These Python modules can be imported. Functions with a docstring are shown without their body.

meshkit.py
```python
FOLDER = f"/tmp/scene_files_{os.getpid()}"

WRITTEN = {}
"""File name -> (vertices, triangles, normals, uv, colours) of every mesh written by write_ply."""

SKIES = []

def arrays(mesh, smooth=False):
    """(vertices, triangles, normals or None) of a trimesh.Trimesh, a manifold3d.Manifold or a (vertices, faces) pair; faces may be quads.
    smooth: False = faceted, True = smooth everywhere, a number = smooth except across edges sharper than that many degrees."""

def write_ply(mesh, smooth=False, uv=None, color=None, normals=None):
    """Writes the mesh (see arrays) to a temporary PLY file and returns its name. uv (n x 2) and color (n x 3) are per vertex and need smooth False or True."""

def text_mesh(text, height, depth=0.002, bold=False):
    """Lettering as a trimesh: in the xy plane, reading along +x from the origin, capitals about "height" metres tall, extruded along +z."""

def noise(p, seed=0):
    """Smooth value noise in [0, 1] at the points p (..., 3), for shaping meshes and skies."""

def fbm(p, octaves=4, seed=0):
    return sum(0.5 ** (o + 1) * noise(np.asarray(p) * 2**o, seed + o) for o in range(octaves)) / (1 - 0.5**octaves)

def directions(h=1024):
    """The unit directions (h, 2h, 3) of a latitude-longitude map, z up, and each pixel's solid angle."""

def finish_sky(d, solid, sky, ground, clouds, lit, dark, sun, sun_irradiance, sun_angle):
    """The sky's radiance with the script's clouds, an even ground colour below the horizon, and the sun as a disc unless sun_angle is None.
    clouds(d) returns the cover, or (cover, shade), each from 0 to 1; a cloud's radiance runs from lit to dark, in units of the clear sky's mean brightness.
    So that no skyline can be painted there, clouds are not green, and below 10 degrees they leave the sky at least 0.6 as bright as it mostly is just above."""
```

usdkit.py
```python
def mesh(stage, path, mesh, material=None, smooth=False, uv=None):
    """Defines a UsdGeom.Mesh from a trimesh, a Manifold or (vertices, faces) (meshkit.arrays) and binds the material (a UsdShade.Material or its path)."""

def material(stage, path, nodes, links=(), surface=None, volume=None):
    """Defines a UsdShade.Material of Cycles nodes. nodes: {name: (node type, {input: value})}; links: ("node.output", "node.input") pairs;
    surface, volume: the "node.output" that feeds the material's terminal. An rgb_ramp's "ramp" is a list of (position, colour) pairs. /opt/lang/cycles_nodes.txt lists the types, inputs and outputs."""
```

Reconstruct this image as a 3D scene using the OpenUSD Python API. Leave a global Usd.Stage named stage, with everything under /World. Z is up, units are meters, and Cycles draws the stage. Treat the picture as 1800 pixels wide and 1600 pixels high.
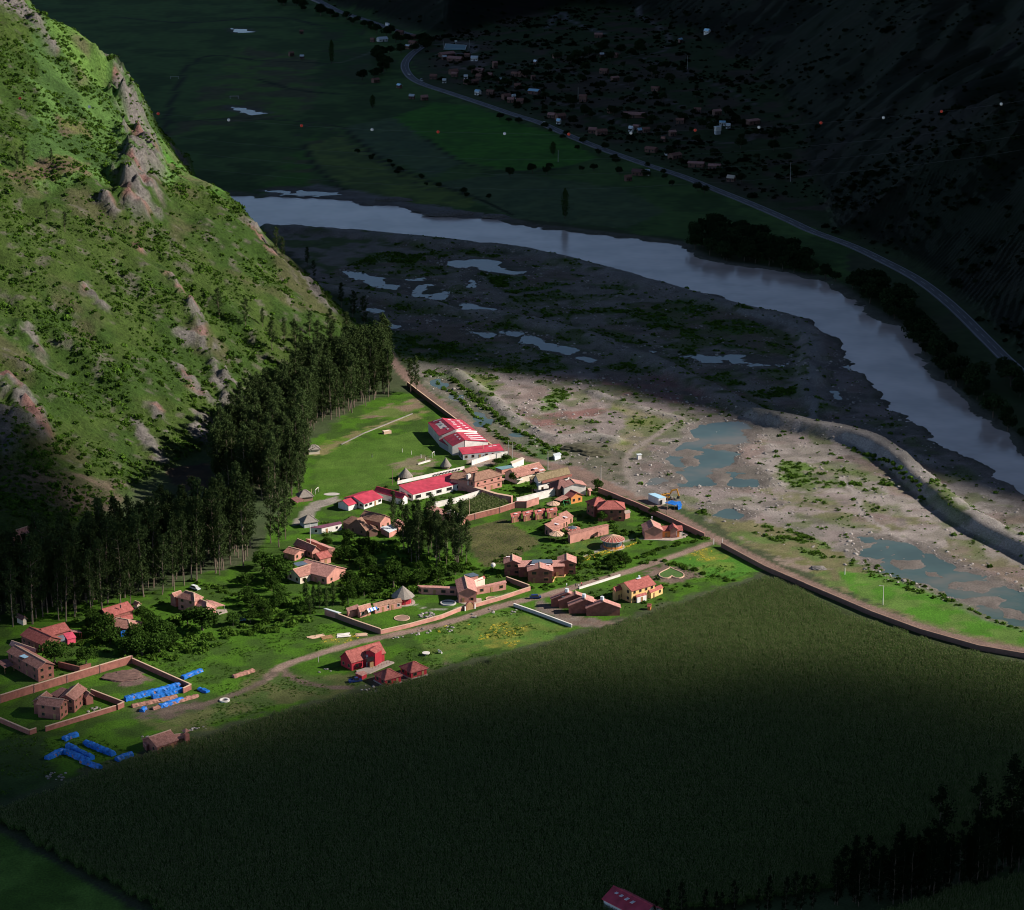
import math, random
import numpy as np, trimesh, shapely, usdkit, meshkit
from scipy.interpolate import RBFInterpolator
from scipy.spatial import cKDTree
from pxr import Usd, UsdGeom, UsdLux, UsdShade, Gf, Sdf, Vt

stage = Usd.Stage.CreateInMemory()
UsdGeom.SetStageUpAxis(stage, UsdGeom.Tokens.z)
UsdGeom.Xform.Define(stage, '/World')
UsdGeom.Scope.Define(stage, '/World/Looks')
T_ = Sdf.ValueTypeNames

# ------------------------------------------------------------------ camera, sky, sun, exposure
CAM_H, FPX, PITCH = 363.0, 4500.0, math.radians(17.36)
EXPOSURE = 0.72
cam = UsdGeom.Camera.Define(stage, '/World/camera')
cam.CreateHorizontalApertureAttr(36.0)
cam.CreateFocalLengthAttr(36.0 * FPX / 1800)
cam.CreateClippingRangeAttr(Gf.Vec2f(1.0, 20000.0))
cam.CreateExposureAttr(EXPOSURE)
cam.AddTranslateOp().Set(Gf.Vec3d(0, 0, CAM_H))
cam.AddRotateXOp().Set(90 - math.degrees(PITCH))

SUN_EL, SUN_AZ = math.radians(32), math.atan2(1.0, -0.02)     # azimuth clockwise from +y
SUN = np.array([math.sin(SUN_AZ) * math.cos(SUN_EL), math.cos(SUN_AZ) * math.cos(SUN_EL), math.sin(SUN_EL)])
SKY_STRENGTH, SUN_INTENSITY = 0.064, 1.2
sky = UsdLux.DomeLight.Define(stage, '/World/sky')
sky_mat = usdkit.material(stage, '/World/Looks/sky', {
    'sky': ('sky_texture', {'sky_type': 'single_scattering', 'sun_disc': False, 'sun_elevation': SUN_EL, 'sun_rotation': SUN_AZ, 'altitude': 2900.0}),
    'bg': ('background_shader', {'strength': SKY_STRENGTH})}, [('sky.color', 'bg.color')], surface='bg.background')
UsdShade.MaterialBindingAPI.Apply(sky.GetPrim()).Bind(sky_mat)
sun = UsdLux.DistantLight.Define(stage, '/World/sun')
sun.CreateIntensityAttr(SUN_INTENSITY); sun.CreateAngleAttr(0.5); sun.CreateNormalizeAttr(True)
sun.CreateColorAttr(Gf.Vec3f(1.0, 0.93, 0.84))
_r = Gf.Rotation(Gf.Vec3d(0, 0, 1), Gf.Vec3d(*SUN))
sun.AddTransformOp().Set(Gf.Matrix4d().SetRotate(_r))

# ------------------------------------------------------------------ where a sight line of the photograph meets the ground
FWD = np.array([0, math.cos(PITCH), -math.sin(PITCH)]); UPV = np.array([0, math.sin(PITCH), math.cos(PITCH)])
EYE = np.array([0, 0, CAM_H])
def sight(u, v):
    return FWD * FPX + np.array([u - 900.0, 0, 0]) + UPV * (800.0 - v)
def flat(u, v, z=0.0):
    d = sight(u, v); return EYE + d * (z - CAM_H) / d[2]
def flats(pts, z=0.0):
    return np.array([flat(u, v, z)[:2] for u, v in pts])

def smooth(a, b, x):
    t = np.clip((x - a) / (b - a), 0, 1); return t * t * (3 - 2 * t)
def fbm2(x, y, scale, octaves=4, seed=0):
    p = np.stack([np.asarray(x, float) / scale, np.asarray(y, float) / scale, np.full(np.shape(x), 0.37 + seed)], -1)
    return meshkit.fbm(p, octaves, seed)
def densify(pts, step, closed=False):
    pts = np.asarray(pts, float)
    if closed: pts = np.vstack([pts, pts[:1]])
    out = []
    for a, b in zip(pts[:-1], pts[1:]):
        n = max(1, int(np.linalg.norm(b - a) / step)); out.append(a + (b - a) * np.arange(n)[:, None] / n)
    return np.vstack(out + [pts[-1:]])
def spline(pts, n=8):
    """Catmull-Rom through the points."""
    p = np.asarray(pts, float); p = np.vstack([2 * p[0] - p[1], p, 2 * p[-1] - p[-2]]); out = []
    for i in range(1, len(p) - 2):
        for t in np.arange(n) / n:
            out.append(0.5 * (2 * p[i] + (p[i + 1] - p[i - 1]) * t + (2 * p[i - 1] - 5 * p[i] + 4 * p[i + 1] - p[i + 2]) * t * t + (3 * p[i] - p[i - 1] - 3 * p[i + 1] + p[i + 2]) * t ** 3))
    return np.array(out + [p[-2]])
def signed(poly, x, y, reach=40.0):
    """Signed distance to a polygon (positive inside), cut off at reach."""
    x, y = np.asarray(x, float), np.asarray(y, float)
    out = np.full(x.shape, -reach); lo, hi = poly.min(0) - reach, poly.max(0) + reach
    m = (x > lo[0]) & (x < hi[0]) & (y > lo[1]) & (y < hi[1])
    if m.any():
        q = np.stack([x[m], y[m]], -1)
        d = cKDTree(densify(poly, 1.5, True)).query(q, distance_upper_bound=reach)[0]; d = np.minimum(d, reach)
        out[m] = np.where(shapely.contains_xy(shapely.Polygon(poly).buffer(0), q[:, 0], q[:, 1]), d, -d)
    return out
def line_dist(line, x, y, reach=60.0):
    """Distance to a polyline, and which side (positive on the left of its run)."""
    x, y = np.asarray(x, float), np.asarray(y, float)
    d = np.full(x.shape, reach); side = np.zeros(x.shape)
    lo, hi = line.min(0) - reach, line.max(0) + reach
    m = (x > lo[0]) & (x < hi[0]) & (y > lo[1]) & (y < hi[1])
    if m.any():
        pts = densify(line, 1.0); tan = np.gradient(pts, axis=0)
        q = np.stack([x[m], y[m]], -1); dd, i = cKDTree(pts).query(q)
        w = q - pts[i]; d[m] = np.minimum(dd, reach); side[m] = np.sign(tan[i, 0] * w[:, 1] - tan[i, 1] * w[:, 0])
    return d, side

# ------------------------------------------------------------------ the lie of the land
HILL_BASE = [(-700, 1240), (-400, 1120), (-150, 1050), (0, 1000), (120, 960), (210, 905), (285, 845), (370, 805), (440, 745), (540, 690), (620, 660), (690, 640)]
HILL_CREST = [(636, 588), (575, 528), (522, 476), (472, 440), (446, 402), (380, 350), (287, 293), (246, 262), (192, 240), (214, 200), (216, 158), (190, 122), (171, 78), (136, 55), (84, 48), (40, 28), (45, 2), (2, -60), (-140, -200)]
_b = flats(HILL_BASE)
_end = flat(690, 640); _dir = np.array([-0.7, 0.7, 0]); _nrm = np.array([0.7, 0.7, 0])
_crest = []
for u, v in HILL_CREST:
    d = sight(u, v); t = ((_end - EYE) @ _nrm) / (d @ _nrm); _crest.append(EYE + d * t)
_crest = np.array(_crest)
_pts = [[*b, -0.5] for b in _b] + [list(c) for c in _crest]
for b in _b[:-1]:
    _pts.append([b[0] + 35, b[1] - 20, -16])
_pts.append([_end[0] + 40, _end[1] + 10, -18])
for c in _crest[::2]:
    _pts.append([c[0] + 45, c[1] + 60, c[2] - 75]); _pts.append([c[0] + 90, c[1] + 110, c[2] - 190])
_pts += [[-480, 1250, 150], [-560, 1450, 230], [-420, 1650, 250]]
_pts = np.array(_pts)
_rbf = RBFInterpolator(_pts[:, :2], _pts[:, 2], kernel='linear', smoothing=0.3)

RIVER_TOP = [(250, 322), (395, 338), (470, 346), (560, 348), (640, 355), (700, 362), (760, 377), (830, 383), (890, 385), (940, 397), (1000, 403), (1060, 410), (1120, 417), (1190, 427), (1215, 440), (1230, 450), (1290, 465), (1350, 472), (1420, 484), (1452, 490), (1482, 512), (1530, 545), (1580, 575), (1610, 610), (1640, 650), (1690, 700), (1750, 745), (1800, 790), (1870, 850), (1960, 940)]
RIVER_BOTTOM = [(250, 350), (380, 356), (430, 385), (460, 398), (510, 402), (560, 405), (640, 410), (720, 418), (800, 425), (880, 432), (960, 447), (1030, 460), (1120, 482), (1200, 505), (1290, 530), (1370, 548), (1412, 562), (1445, 578), (1470, 605), (1488, 625), (1508, 652), (1535, 690), (1590, 722), (1625, 752), (1650, 785), (1700, 805), (1740, 835), (1800, 868), (1870, 910), (1960, 975)]
RIVER = flats(RIVER_TOP + RIVER_BOTTOM[::-1])
PONDS = {   # name: (outline in the photograph, depth)
    'pond_a': [(778, 460), (800, 456), (840, 455), (880, 459), (938, 474), (930, 483), (880, 481), (850, 477), (820, 473), (790, 467)],
    'pond_b': [(818, 483), (833, 481), (839, 498), (828, 503)],
    'pond_c': [(714, 492), (745, 490), (775, 504), (787, 526), (760, 529), (735, 521), (716, 505)],
    'pond_d': [(608, 477), (660, 485), (702, 496), (695, 508), (650, 497), (612, 487)],
    'pond_e': [(790, 532), (850, 537), (885, 543), (820, 546)],
    'pond_f': [(882, 581), (920, 584), (955, 599), (1000, 612), (1048, 628), (1040, 638), (990, 624), (940, 610), (902, 596)],
    'pond_g': [(1096, 606), (1160, 615), (1152, 622), (1104, 616)],
    'pond_h': [(1195, 627), (1300, 624), (1380, 631), (1387, 639), (1330, 642), (1230, 636)],
    'pond_i': [(638, 538), (690, 547), (660, 552)],
    'pond_j': [(668, 567), (727, 572), (702, 580), (672, 578)],
    'pond_k': [(828, 583), (870, 588), (840, 594)],
    'pond_l': [(766, 558), (820, 565), (770, 563)],
    'pond_m': [(758, 664), (776, 666), (802, 688), (818, 704), (804, 711), (780, 692), (760, 677)],
    'pond_n': [(814, 713), (840, 718), (864, 736), (850, 748), (828, 736)],
    'pond_o': [(884, 744), (910, 750), (932, 771), (915, 781), (888, 766)],
    'pond_p': [(1205, 757), (1240, 741), (1290, 738), (1335, 752), (1316, 775), (1284, 792), (1304, 815), (1335, 830), (1340, 853), (1285, 858), (1205, 850), (1190, 825), (1155, 802), (1188, 784), (1212, 773)],
    'pond_q': [(1508, 944), (1560, 946), (1620, 958), (1664, 985), (1720, 1008), (1800, 1042), (1870, 1080), (1870, 1120), (1800, 1103), (1740, 1088), (1690, 1062), (1650, 1042), (1600, 1022), (1550, 1002), (1512, 972)],
    'pond_r': [(1250, 893), (1285, 890), (1315, 905), (1300, 915), (1262, 908)],
    'pond_s': [(1140, 838), (1190, 842), (1215, 855), (1180, 858), (1145, 850)],
    'pond_t': [(404, 50), (435, 51), (446, 56), (412, 58)],
    'pond_u': [(398, 186), (432, 189), (452, 194), (478, 199), (440, 202), (408, 195)],
    'pond_v': [(455, 334), (520, 330), (560, 336), (600, 341), (560, 343), (500, 341)],
    'pond_w': [(1450, 638), (1476, 642), (1478, 650), (1455, 648)],
    'pond_x': [(1452, 682), (1475, 690), (1500, 712), (1480, 712), (1458, 698)],
}
LEVEES = [  # crest line in the photograph, height, half width
    ([(480, 402), (560, 408), (700, 421), (800, 431), (900, 442), (1000, 463), (1100, 491), (1200, 519), (1300, 546), (1380, 563), (1420, 585), (1432, 620), (1428, 660), (1430, 700), (1450, 722)], 3.2, 11),
    ([(560, 508), (640, 521), (720, 531), (800, 548), (880, 560), (960, 575), (1040, 597), (1120, 625), (1200, 665), (1280, 705), (1340, 733), (1400, 750)], 3.0, 10),
    ([(1330, 738), (1430, 758), (1500, 772), (1560, 800), (1620, 852), (1680, 900), (1740, 938), (1800, 968), (1900, 1020)], 5.5, 9.5),
    ([(800, 655), (860, 700), (900, 735), (940, 760), (980, 772), (1040, 768), (1080, 775)], 1.8, 5),
    ([(1040, 690), (1100, 712), (1160, 728), (1195, 738)], 1.2, 4),
]
LEVEES = [(spline(flats(l), 6), h, w) for l, h, w in LEVEES]
MOUNT_FOOT = [(470, -30), (560, 2), (640, 26), (690, 40), (745, 60), (800, 66), (900, 40), (1000, 24), (1100, 34), (1180, 70), (1260, 110), (1330, 160), (1400, 235), (1420, 320), (1460, 408), (1530, 432), (1600, 466), (1660, 505), (1710, 545), (1760, 598), (1800, 640), (1880, 725), (1980, 840)]
FAN_EDGE = [(740, 70), (735, 100), (760, 140), (850, 178), (1000, 232), (1200, 305), (1330, 355), (1460, 410)]
_foot = flats(MOUNT_FOOT)
MOUNT = np.vstack([_foot, [[600, 800], [2600, 800], [2600, 5200], [-300, 5200]]])
FAN = np.vstack([flats(FAN_EDGE), [[700, 1700], [700, 3200], [0, 3200]]])
OUTCROPS = [
    ([(168, 58), (198, 118), (222, 175), (243, 228), (252, 270), (248, 320), (232, 376)], 15, 10), ([(300, 500), (330, 540), (350, 572), (366, 620), (386, 670), (398, 712)], 6, 5),
    ([(322, 650), (345, 690), (360, 700)], 3, 4), ([(236, 735), (258, 780), (283, 812)], 2.5, 4), ([(-20, 665), (20, 690), (48, 728), (62, 758)], 8, 8), ([(-20, 720), (15, 760), (10, 790)], 7, 7),
    ([(188, 368), (215, 398), (246, 442)], 5, 3.5), ([(155, 522), (182, 548)], 4, 4), ([(40, 575), (62, 608)], 5, 5), ([(-10, 5), (30, 20), (62, 45)], 7, 9),
    ([(540, 492), (578, 530)], 4, 5), ([(452, 415), (484, 455)], 3, 5), ([(405, 668), (422, 708)], 4, 4), ([(305, 262), (322, 285)], 3, 3), ([(350, 735), (352, 770)], 2.5, 4), ([(275, 720), (288, 760)], 2.5, 3.5),
    ([(100, 40), (150, 62), (180, 85)], 4, 8), ([(80, 62), (95, 85)], 3, 6), ([(310, 590), (335, 600)], 3, 4),
]

def land(x, y):
    """Height, and the masks: hill, mount, fan, rock, levee, wet."""
    x, y = np.asarray(x, float), np.asarray(y, float)
    z = (fbm2(x, y, 90, 3, 3) - 0.5) * 0.8 + (fbm2(x, y, 9, 3, 4) - 0.5) * 0.35
    lev = np.zeros(x.shape)
    for line, h, w in LEVEES:
        d, _ = line_dist(line, x, y, w + 3)
        d = d + (fbm2(x, y, 14, 3, 7) - 0.5) * w * 0.35
        b = smooth(w, w * 0.28, d); z = np.maximum(z, z * (1 - b) + b * h * (0.85 + 0.3 * fbm2(x, y, 25, 2, 8))); lev = np.maximum(lev, b)
    wet = np.full(x.shape, -30.0)
    for name, poly in PONDS.items():
        wet = np.maximum(wet, signed(flats(poly), x, y, 12))
    n = (fbm2(x, y, 12, 5, 11) - 0.5) * 46
    z = np.where(wet > -11, z * smooth(-2, -10, wet) + (1 - smooth(-2, -10, wet)) * (-0.05 - 0.16 * (np.minimum(wet, 2.7) + n * 0.5)).clip(-1.2, 0.35), z)
    riv = signed(RIVER, x, y, 30); rn = riv + (fbm2(x, y, 20, 5, 12) - 0.5) * 34
    z = np.where(riv > -29, z + (-2.2 - z) * smooth(-2.5, 4.5, rn), z)
    # far bank of the river stands higher
    zh = np.full(x.shape, -50.0); m = (x < 0) & (y > 780) & (y < 1900)
    if m.any():
        zh[m] = _rbf(np.stack([x[m], y[m]], -1))
    a = smooth(0, 28, zh)
    rid = 1 - np.abs(2 * fbm2(x + 0.5 * y, y - 0.35 * x, 42, 3, 21) - 1) * 1.6
    gul = np.abs(2 * fbm2(0.48 * x + 0.875 * y, 0.12 * (0.875 * x - 0.48 * y), 26, 3, 23) - 1)
    zh = zh + a * ((fbm2(x, y, 75, 3, 20) - 0.5) * 18 + (rid - 0.55) * 8 + (gul - 0.35) * 9 + (fbm2(x, y, 7, 3, 22) - 0.5) * 2.6)
    rock = np.zeros(x.shape)
    for line, h, w in OUTCROP_LINES:
        d, _ = line_dist(line, x, y, w * 2.4)
        b = smooth(w * 1.7, w * 0.3, d + (fbm2(x, y, 9, 4, 30) - 0.5) * w * 2.6)
        jag = np.abs(2 * fbm2(x + 0.4 * y, y * 0.6, 9, 4, 31) - 1) * 1.6 + 0.6 * (fbm2(x, y, 3.5, 2, 32) - 0.5)
        zh = zh + b * h * (0.95 - jag) * 0.85 + b * 0.9 * np.sin(zh * 1.3 + 7 * fbm2(x, y, 12, 2, 33))
        rock = np.maximum(rock, b)
    k = 3.0
    hill = smooth(-1, 5, zh - z)
    z = np.where(zh > -45, np.maximum(z, zh) + np.maximum(k - np.abs(z - zh), 0) ** 2 / (4 * k), z)
    dm = signed(MOUNT, x, y, 1200) if True else 0
    df = signed(FAN, x, y, 500)
    zm = np.maximum(df, 0) * 0.055 + np.where(dm > 0, 0.55 * dm + 0.0, 0)
    am = smooth(0, 120, dm)
    zm = zm + am * ((fbm2(x, y, 160, 4, 40) - 0.5) * 60 + (1 - np.abs(2 * fbm2(x, y, 70, 3, 41) - 1) - 0.6) * 22) + smooth(0, 25, dm) * (fbm2(x, y, 14, 3, 42) - 0.5) * 4 + smooth(0, 60, df) * (fbm2(x, y, 20, 3, 43) - 0.5) * 2
    z = z + np.maximum(zm, 0)
    return z, dict(hill=hill, mount=smooth(-4, 10, dm), fan=smooth(0, 15, df), rock=rock, levee=lev, wet=wet, river=riv)

OUTCROP_LINES = []
def _on_hill(u, v):
    d = sight(u, v); t = np.linspace(700, 2400, 1500) / d[1]; p = EYE + d * t[:, None]
    m = p[:, 0] < 0
    h = np.where(m, _rbf(p[:, :2]), -50); i = np.argmax(p[:, 2] < h)
    return p[i, :2] if (p[:, 2] < h).any() else flat(u, v)[:2]
for _l, _h, _w in OUTCROPS:
    OUTCROP_LINES.append((np.array([_on_hill(u, v) for u, v in _l]), _h, _w))

class Patch:
    def __init__(s, x0, x1, y0, y1, step):
        s.x0, s.y0, s.step = x0, y0, step
        s.xs, s.ys = np.arange(x0, x1 + step / 2, step), np.arange(y0, y1 + step / 2, step)
        s.X, s.Y = np.meshgrid(s.xs, s.ys); s.Z, s.M = land(s.X, s.Y)
    def at(s, x, y):
        f = ((np.asarray(x, float) - s.x0) / s.step).clip(0, len(s.xs) - 1.001); g = ((np.asarray(y, float) - s.y0) / s.step).clip(0, len(s.ys) - 1.001)
        i, j = f.astype(int), g.astype(int); f, g = f - i, g - j; Z = s.Z
        return (Z[j, i] * (1 - f) + Z[j, i + 1] * f) * (1 - g) + (Z[j + 1, i] * (1 - f) + Z[j + 1, i + 1] * f) * g
NEAR = Patch(-440, 440, 620, 1760, 1.7)
FAR = Patch(-1000, 1100, 1758, 3700, 5.0)
def height(x, y):
    return np.where(np.asarray(y, float) < 1758, NEAR.at(x, y), FAR.at(x, y))
def P(u, v, dz=0.0):
    """The point of the ground (raised by dz) that the photograph shows at u, v."""
    d = sight(u, v); t = np.arange(640, 3650, 1.5) / d[1]; p = EYE + d * t[:, None]
    below = p[:, 2] < height(p[:, 0], p[:, 1]) + dz
    i = int(np.argmax(below)) if below.any() else len(t) - 1
    if i == 0: return p[0]
    a, b = t[i - 1], t[i]
    for _ in range(12):
        c = (a + b) / 2; q = EYE + d * c
        if q[2] < float(height(q[0], q[1])) + dz: b = c
        else: a = c
    return EYE + d * b
def Ps(pts, dz=0.0): return np.array([P(u, v, dz) for u, v in pts])

# ------------------------------------------------------------------ names, labels, materials
_taken = set()
def path_of(name, parent=None):
    base = (str(parent.GetPath()) if parent is not None else '/World') + '/'
    p, i = base + name, 0
    while p in _taken:
        i += 1; p = f'{base}{name}_{i:03d}'
    _taken.add(p); return p
for _n in ('camera', 'sky', 'sun', 'Looks'): _taken.add('/World/' + _n)
def tag(o, label=None, cat=None, group=None, kind=None):
    o = o.GetPrim() if hasattr(o, 'GetPrim') else o
    for k, v in (('label', label), ('category', cat), ('group', group), ('kind', kind)):
        if v: o.SetCustomDataByKey(k, v)
    return o
def obj(name, mesh, mat, parent=None, smooth=False, **t):
    m = usdkit.mesh(stage, path_of(name, parent), mesh, mat, smooth).GetPrim()
    return tag(m, **t)
def thing(name, loc, rz=0.0, label=None, cat=None, group=None):
    x = UsdGeom.Xform.Define(stage, path_of(name)); x.AddTranslateOp().Set(Gf.Vec3d(*map(float, loc))); x.AddRotateZOp().Set(math.degrees(rz))
    return tag(x, label, cat, group)
def copy_of(src, name, loc, rz=0.0, scale=1.0, label=None, cat=None, group=None, lean=0.0):
    x = UsdGeom.Xform.Define(stage, path_of(name)); x.AddTranslateOp().Set(Gf.Vec3d(*map(float, loc))); x.AddRotateZOp().Set(math.degrees(rz))
    if lean: x.AddRotateXOp().Set(float(lean))
    x.AddScaleOp().Set(Gf.Vec3f(*(np.ones(3) * scale).tolist()))
    p = x.GetPrim(); p.GetReferences().AddInternalReference(src); p.SetInstanceable(True)
    return tag(p, label, cat, group)

def simple(name, color, rough=0.8, vary=0.15, scale=0.6, bump=0.0, bump_scale=3.0, spec=0.3, metallic=0.0, rand=0.0, coat=0.0):
    """A surface whose colour wanders a little with two sizes of noise."""
    c = np.array(color, float)
    nodes = {'g': ('geometry', {}), 'n': ('noise_texture', {'scale': scale, 'detail': 5.0, 'roughness': 0.6}),
             'r': ('rgb_ramp', {'ramp': [(0.3, c * (1 - vary)), (0.5, c), (0.7, np.minimum(c * (1 + vary), 0.95))]}),
             'p': ('principled_bsdf', {'roughness': rough, 'specular_ior_level': spec, 'metallic': metallic, 'coat_weight': coat})}
    links = [('g.position', 'n.vector'), ('n.fac', 'r.fac')]
    col = 'r.color'
    if rand:
        nodes |= {'oi': ('object_info', {}), 'mr': ('map_range', {'from_min': 0.0, 'from_max': 1.0, 'to_min': 1 - rand, 'to_max': 1 + rand}), 'h': ('hsv', {})}
        links += [('oi.random', 'mr.value'), ('mr.result', 'h.value'), (col, 'h.color')]; col = 'h.color'
    links += [(col, 'p.base_color')]
    if bump:
        nodes |= {'n2': ('noise_texture', {'scale': bump_scale, 'detail': 4.0}), 'b': ('bump', {'strength': bump, 'distance': 0.1})}
        links += [('g.position', 'n2.vector'), ('n2.fac', 'b.height'), ('b.normal', 'p.normal')]
    return usdkit.material(stage, '/World/Looks/' + name, nodes, links, surface='p.BSDF')

def land_material(name, fine=1.3, bump=0.6, dist=0.5):
    nodes = {'g': ('geometry', {}), 'a': ('attribute', {}),
             'n1': ('noise_texture', {'scale': fine, 'detail': 6.0, 'roughness': 0.72}), 'n2': ('noise_texture', {'scale': 0.11, 'detail': 5.0, 'roughness': 0.6}),
             'm1': ('map_range', {'from_min': 0.25, 'from_max': 0.75, 'to_min': 0.45, 'to_max': 1.6}), 'm2': ('map_range', {'from_min': 0.3, 'from_max': 0.7, 'to_min': 0.78, 'to_max': 1.25}),
             'mul': ('math', {'math_type': 'multiply'}), 'h': ('hsv', {}),
             'b': ('bump', {'strength': bump, 'distance': dist}), 'p': ('principled_bsdf', {'roughness': 0.95, 'specular_ior_level': 0.12})}
    links = [('g.position', 'n1.vector'), ('g.position', 'n2.vector'), ('n1.fac', 'm1.value'), ('n2.fac', 'm2.value'), ('m1.result', 'mul.value1'), ('m2.result', 'mul.value2'),
             ('mul.value', 'h.value'), ('a.color', 'h.color'), ('h.color', 'p.base_color'), ('n1.fac', 'b.height'), ('b.normal', 'p.normal')]
    m = usdkit.material(stage, '/World/Looks/' + name, nodes, links, surface='p.BSDF')
    UsdShade.Shader.Get(stage, f'/World/Looks/{name}/a').CreateInput('attribute', T_.String).Set('albedo')
    return m
def leaf_material(name, color, trans=0.25, vary=0.35, rand=0.25):
    c = np.array(color)
    nodes = {'g': ('geometry', {}), 'oi': ('object_info', {}),
             'm1': ('map_range', {'to_min': 1 - vary, 'to_max': 1 + vary}), 'm2': ('map_range', {'to_min': 1 - rand, 'to_max': 1 + rand}),
             'mul': ('math', {'math_type': 'multiply'}), 'h': ('hsv', {'color': c}), 'd': ('diffuse_bsdf', {}), 't': ('translucent_bsdf', {}), 'x': ('mix_closure', {'fac': trans})}
    links = [('g.random_per_island', 'm1.value'), ('oi.random', 'm2.value'), ('m1.result', 'mul.value1'), ('m2.result', 'mul.value2'), ('mul.value', 'h.value'),
             ('h.color', 'd.color'), ('h.color', 't.color'), ('d.BSDF', 'x.closure1'), ('t.BSDF', 'x.closure2')]
    return usdkit.material(stage, '/World/Looks/' + name, nodes, links, surface='x.closure')
def water_material(name, color, rough, wave_scale, wave, silt=None):
    nodes = {'g': ('geometry', {}), 'mp': ('mapping', {'scale': (0.5, 1.0, 1.0)}), 'n': ('noise_texture', {'scale': wave_scale, 'detail': 4.0, 'roughness': 0.6}),
             'n2': ('noise_texture', {'scale': 0.03, 'detail': 4.0}), 'r': ('rgb_ramp', {'ramp': [(0.36, np.array(color) * 0.8), (0.5, np.array(color)), (0.66, np.array(silt if silt is not None else np.array(color) * 1.2))]}),
             'b': ('bump', {'strength': wave, 'distance': 0.2}), 'p': ('principled_bsdf', {'roughness': rough, 'ior': 1.33, 'specular_ior_level': 0.5})}
    return usdkit.material(stage, '/World/Looks/' + name, nodes, [('g.position', 'mp.vector'), ('mp.vector', 'n.vector'), ('g.position', 'n2.vector'), ('n2.fac', 'r.fac'), ('r.color', 'p.base_color'),
                           ('n.fac', 'b.height'), ('b.normal', 'p.normal')], surface='p.BSDF')

# ------------------------------------------------------------------ the colours of the ground
GRASS, PALE, DULL, OLIVE = (0.048, 0.115, 0.008), (0.08, 0.145, 0.016), (0.042, 0.062, 0.024), (0.085, 0.095, 0.03)
GRAVEL, SILT, RED, DIRT, LANE = (0.205, 0.17, 0.16), (0.15, 0.135, 0.12), (0.19, 0.105, 0.095), (0.14, 0.10, 0.08), (0.22, 0.155, 0.125)
SOIL, YELLOW, CROP, DARK = (0.06, 0.042, 0.028), (0.16, 0.17, 0.03), (0.035, 0.07, 0.018), (0.022, 0.032, 0.016)
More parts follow.
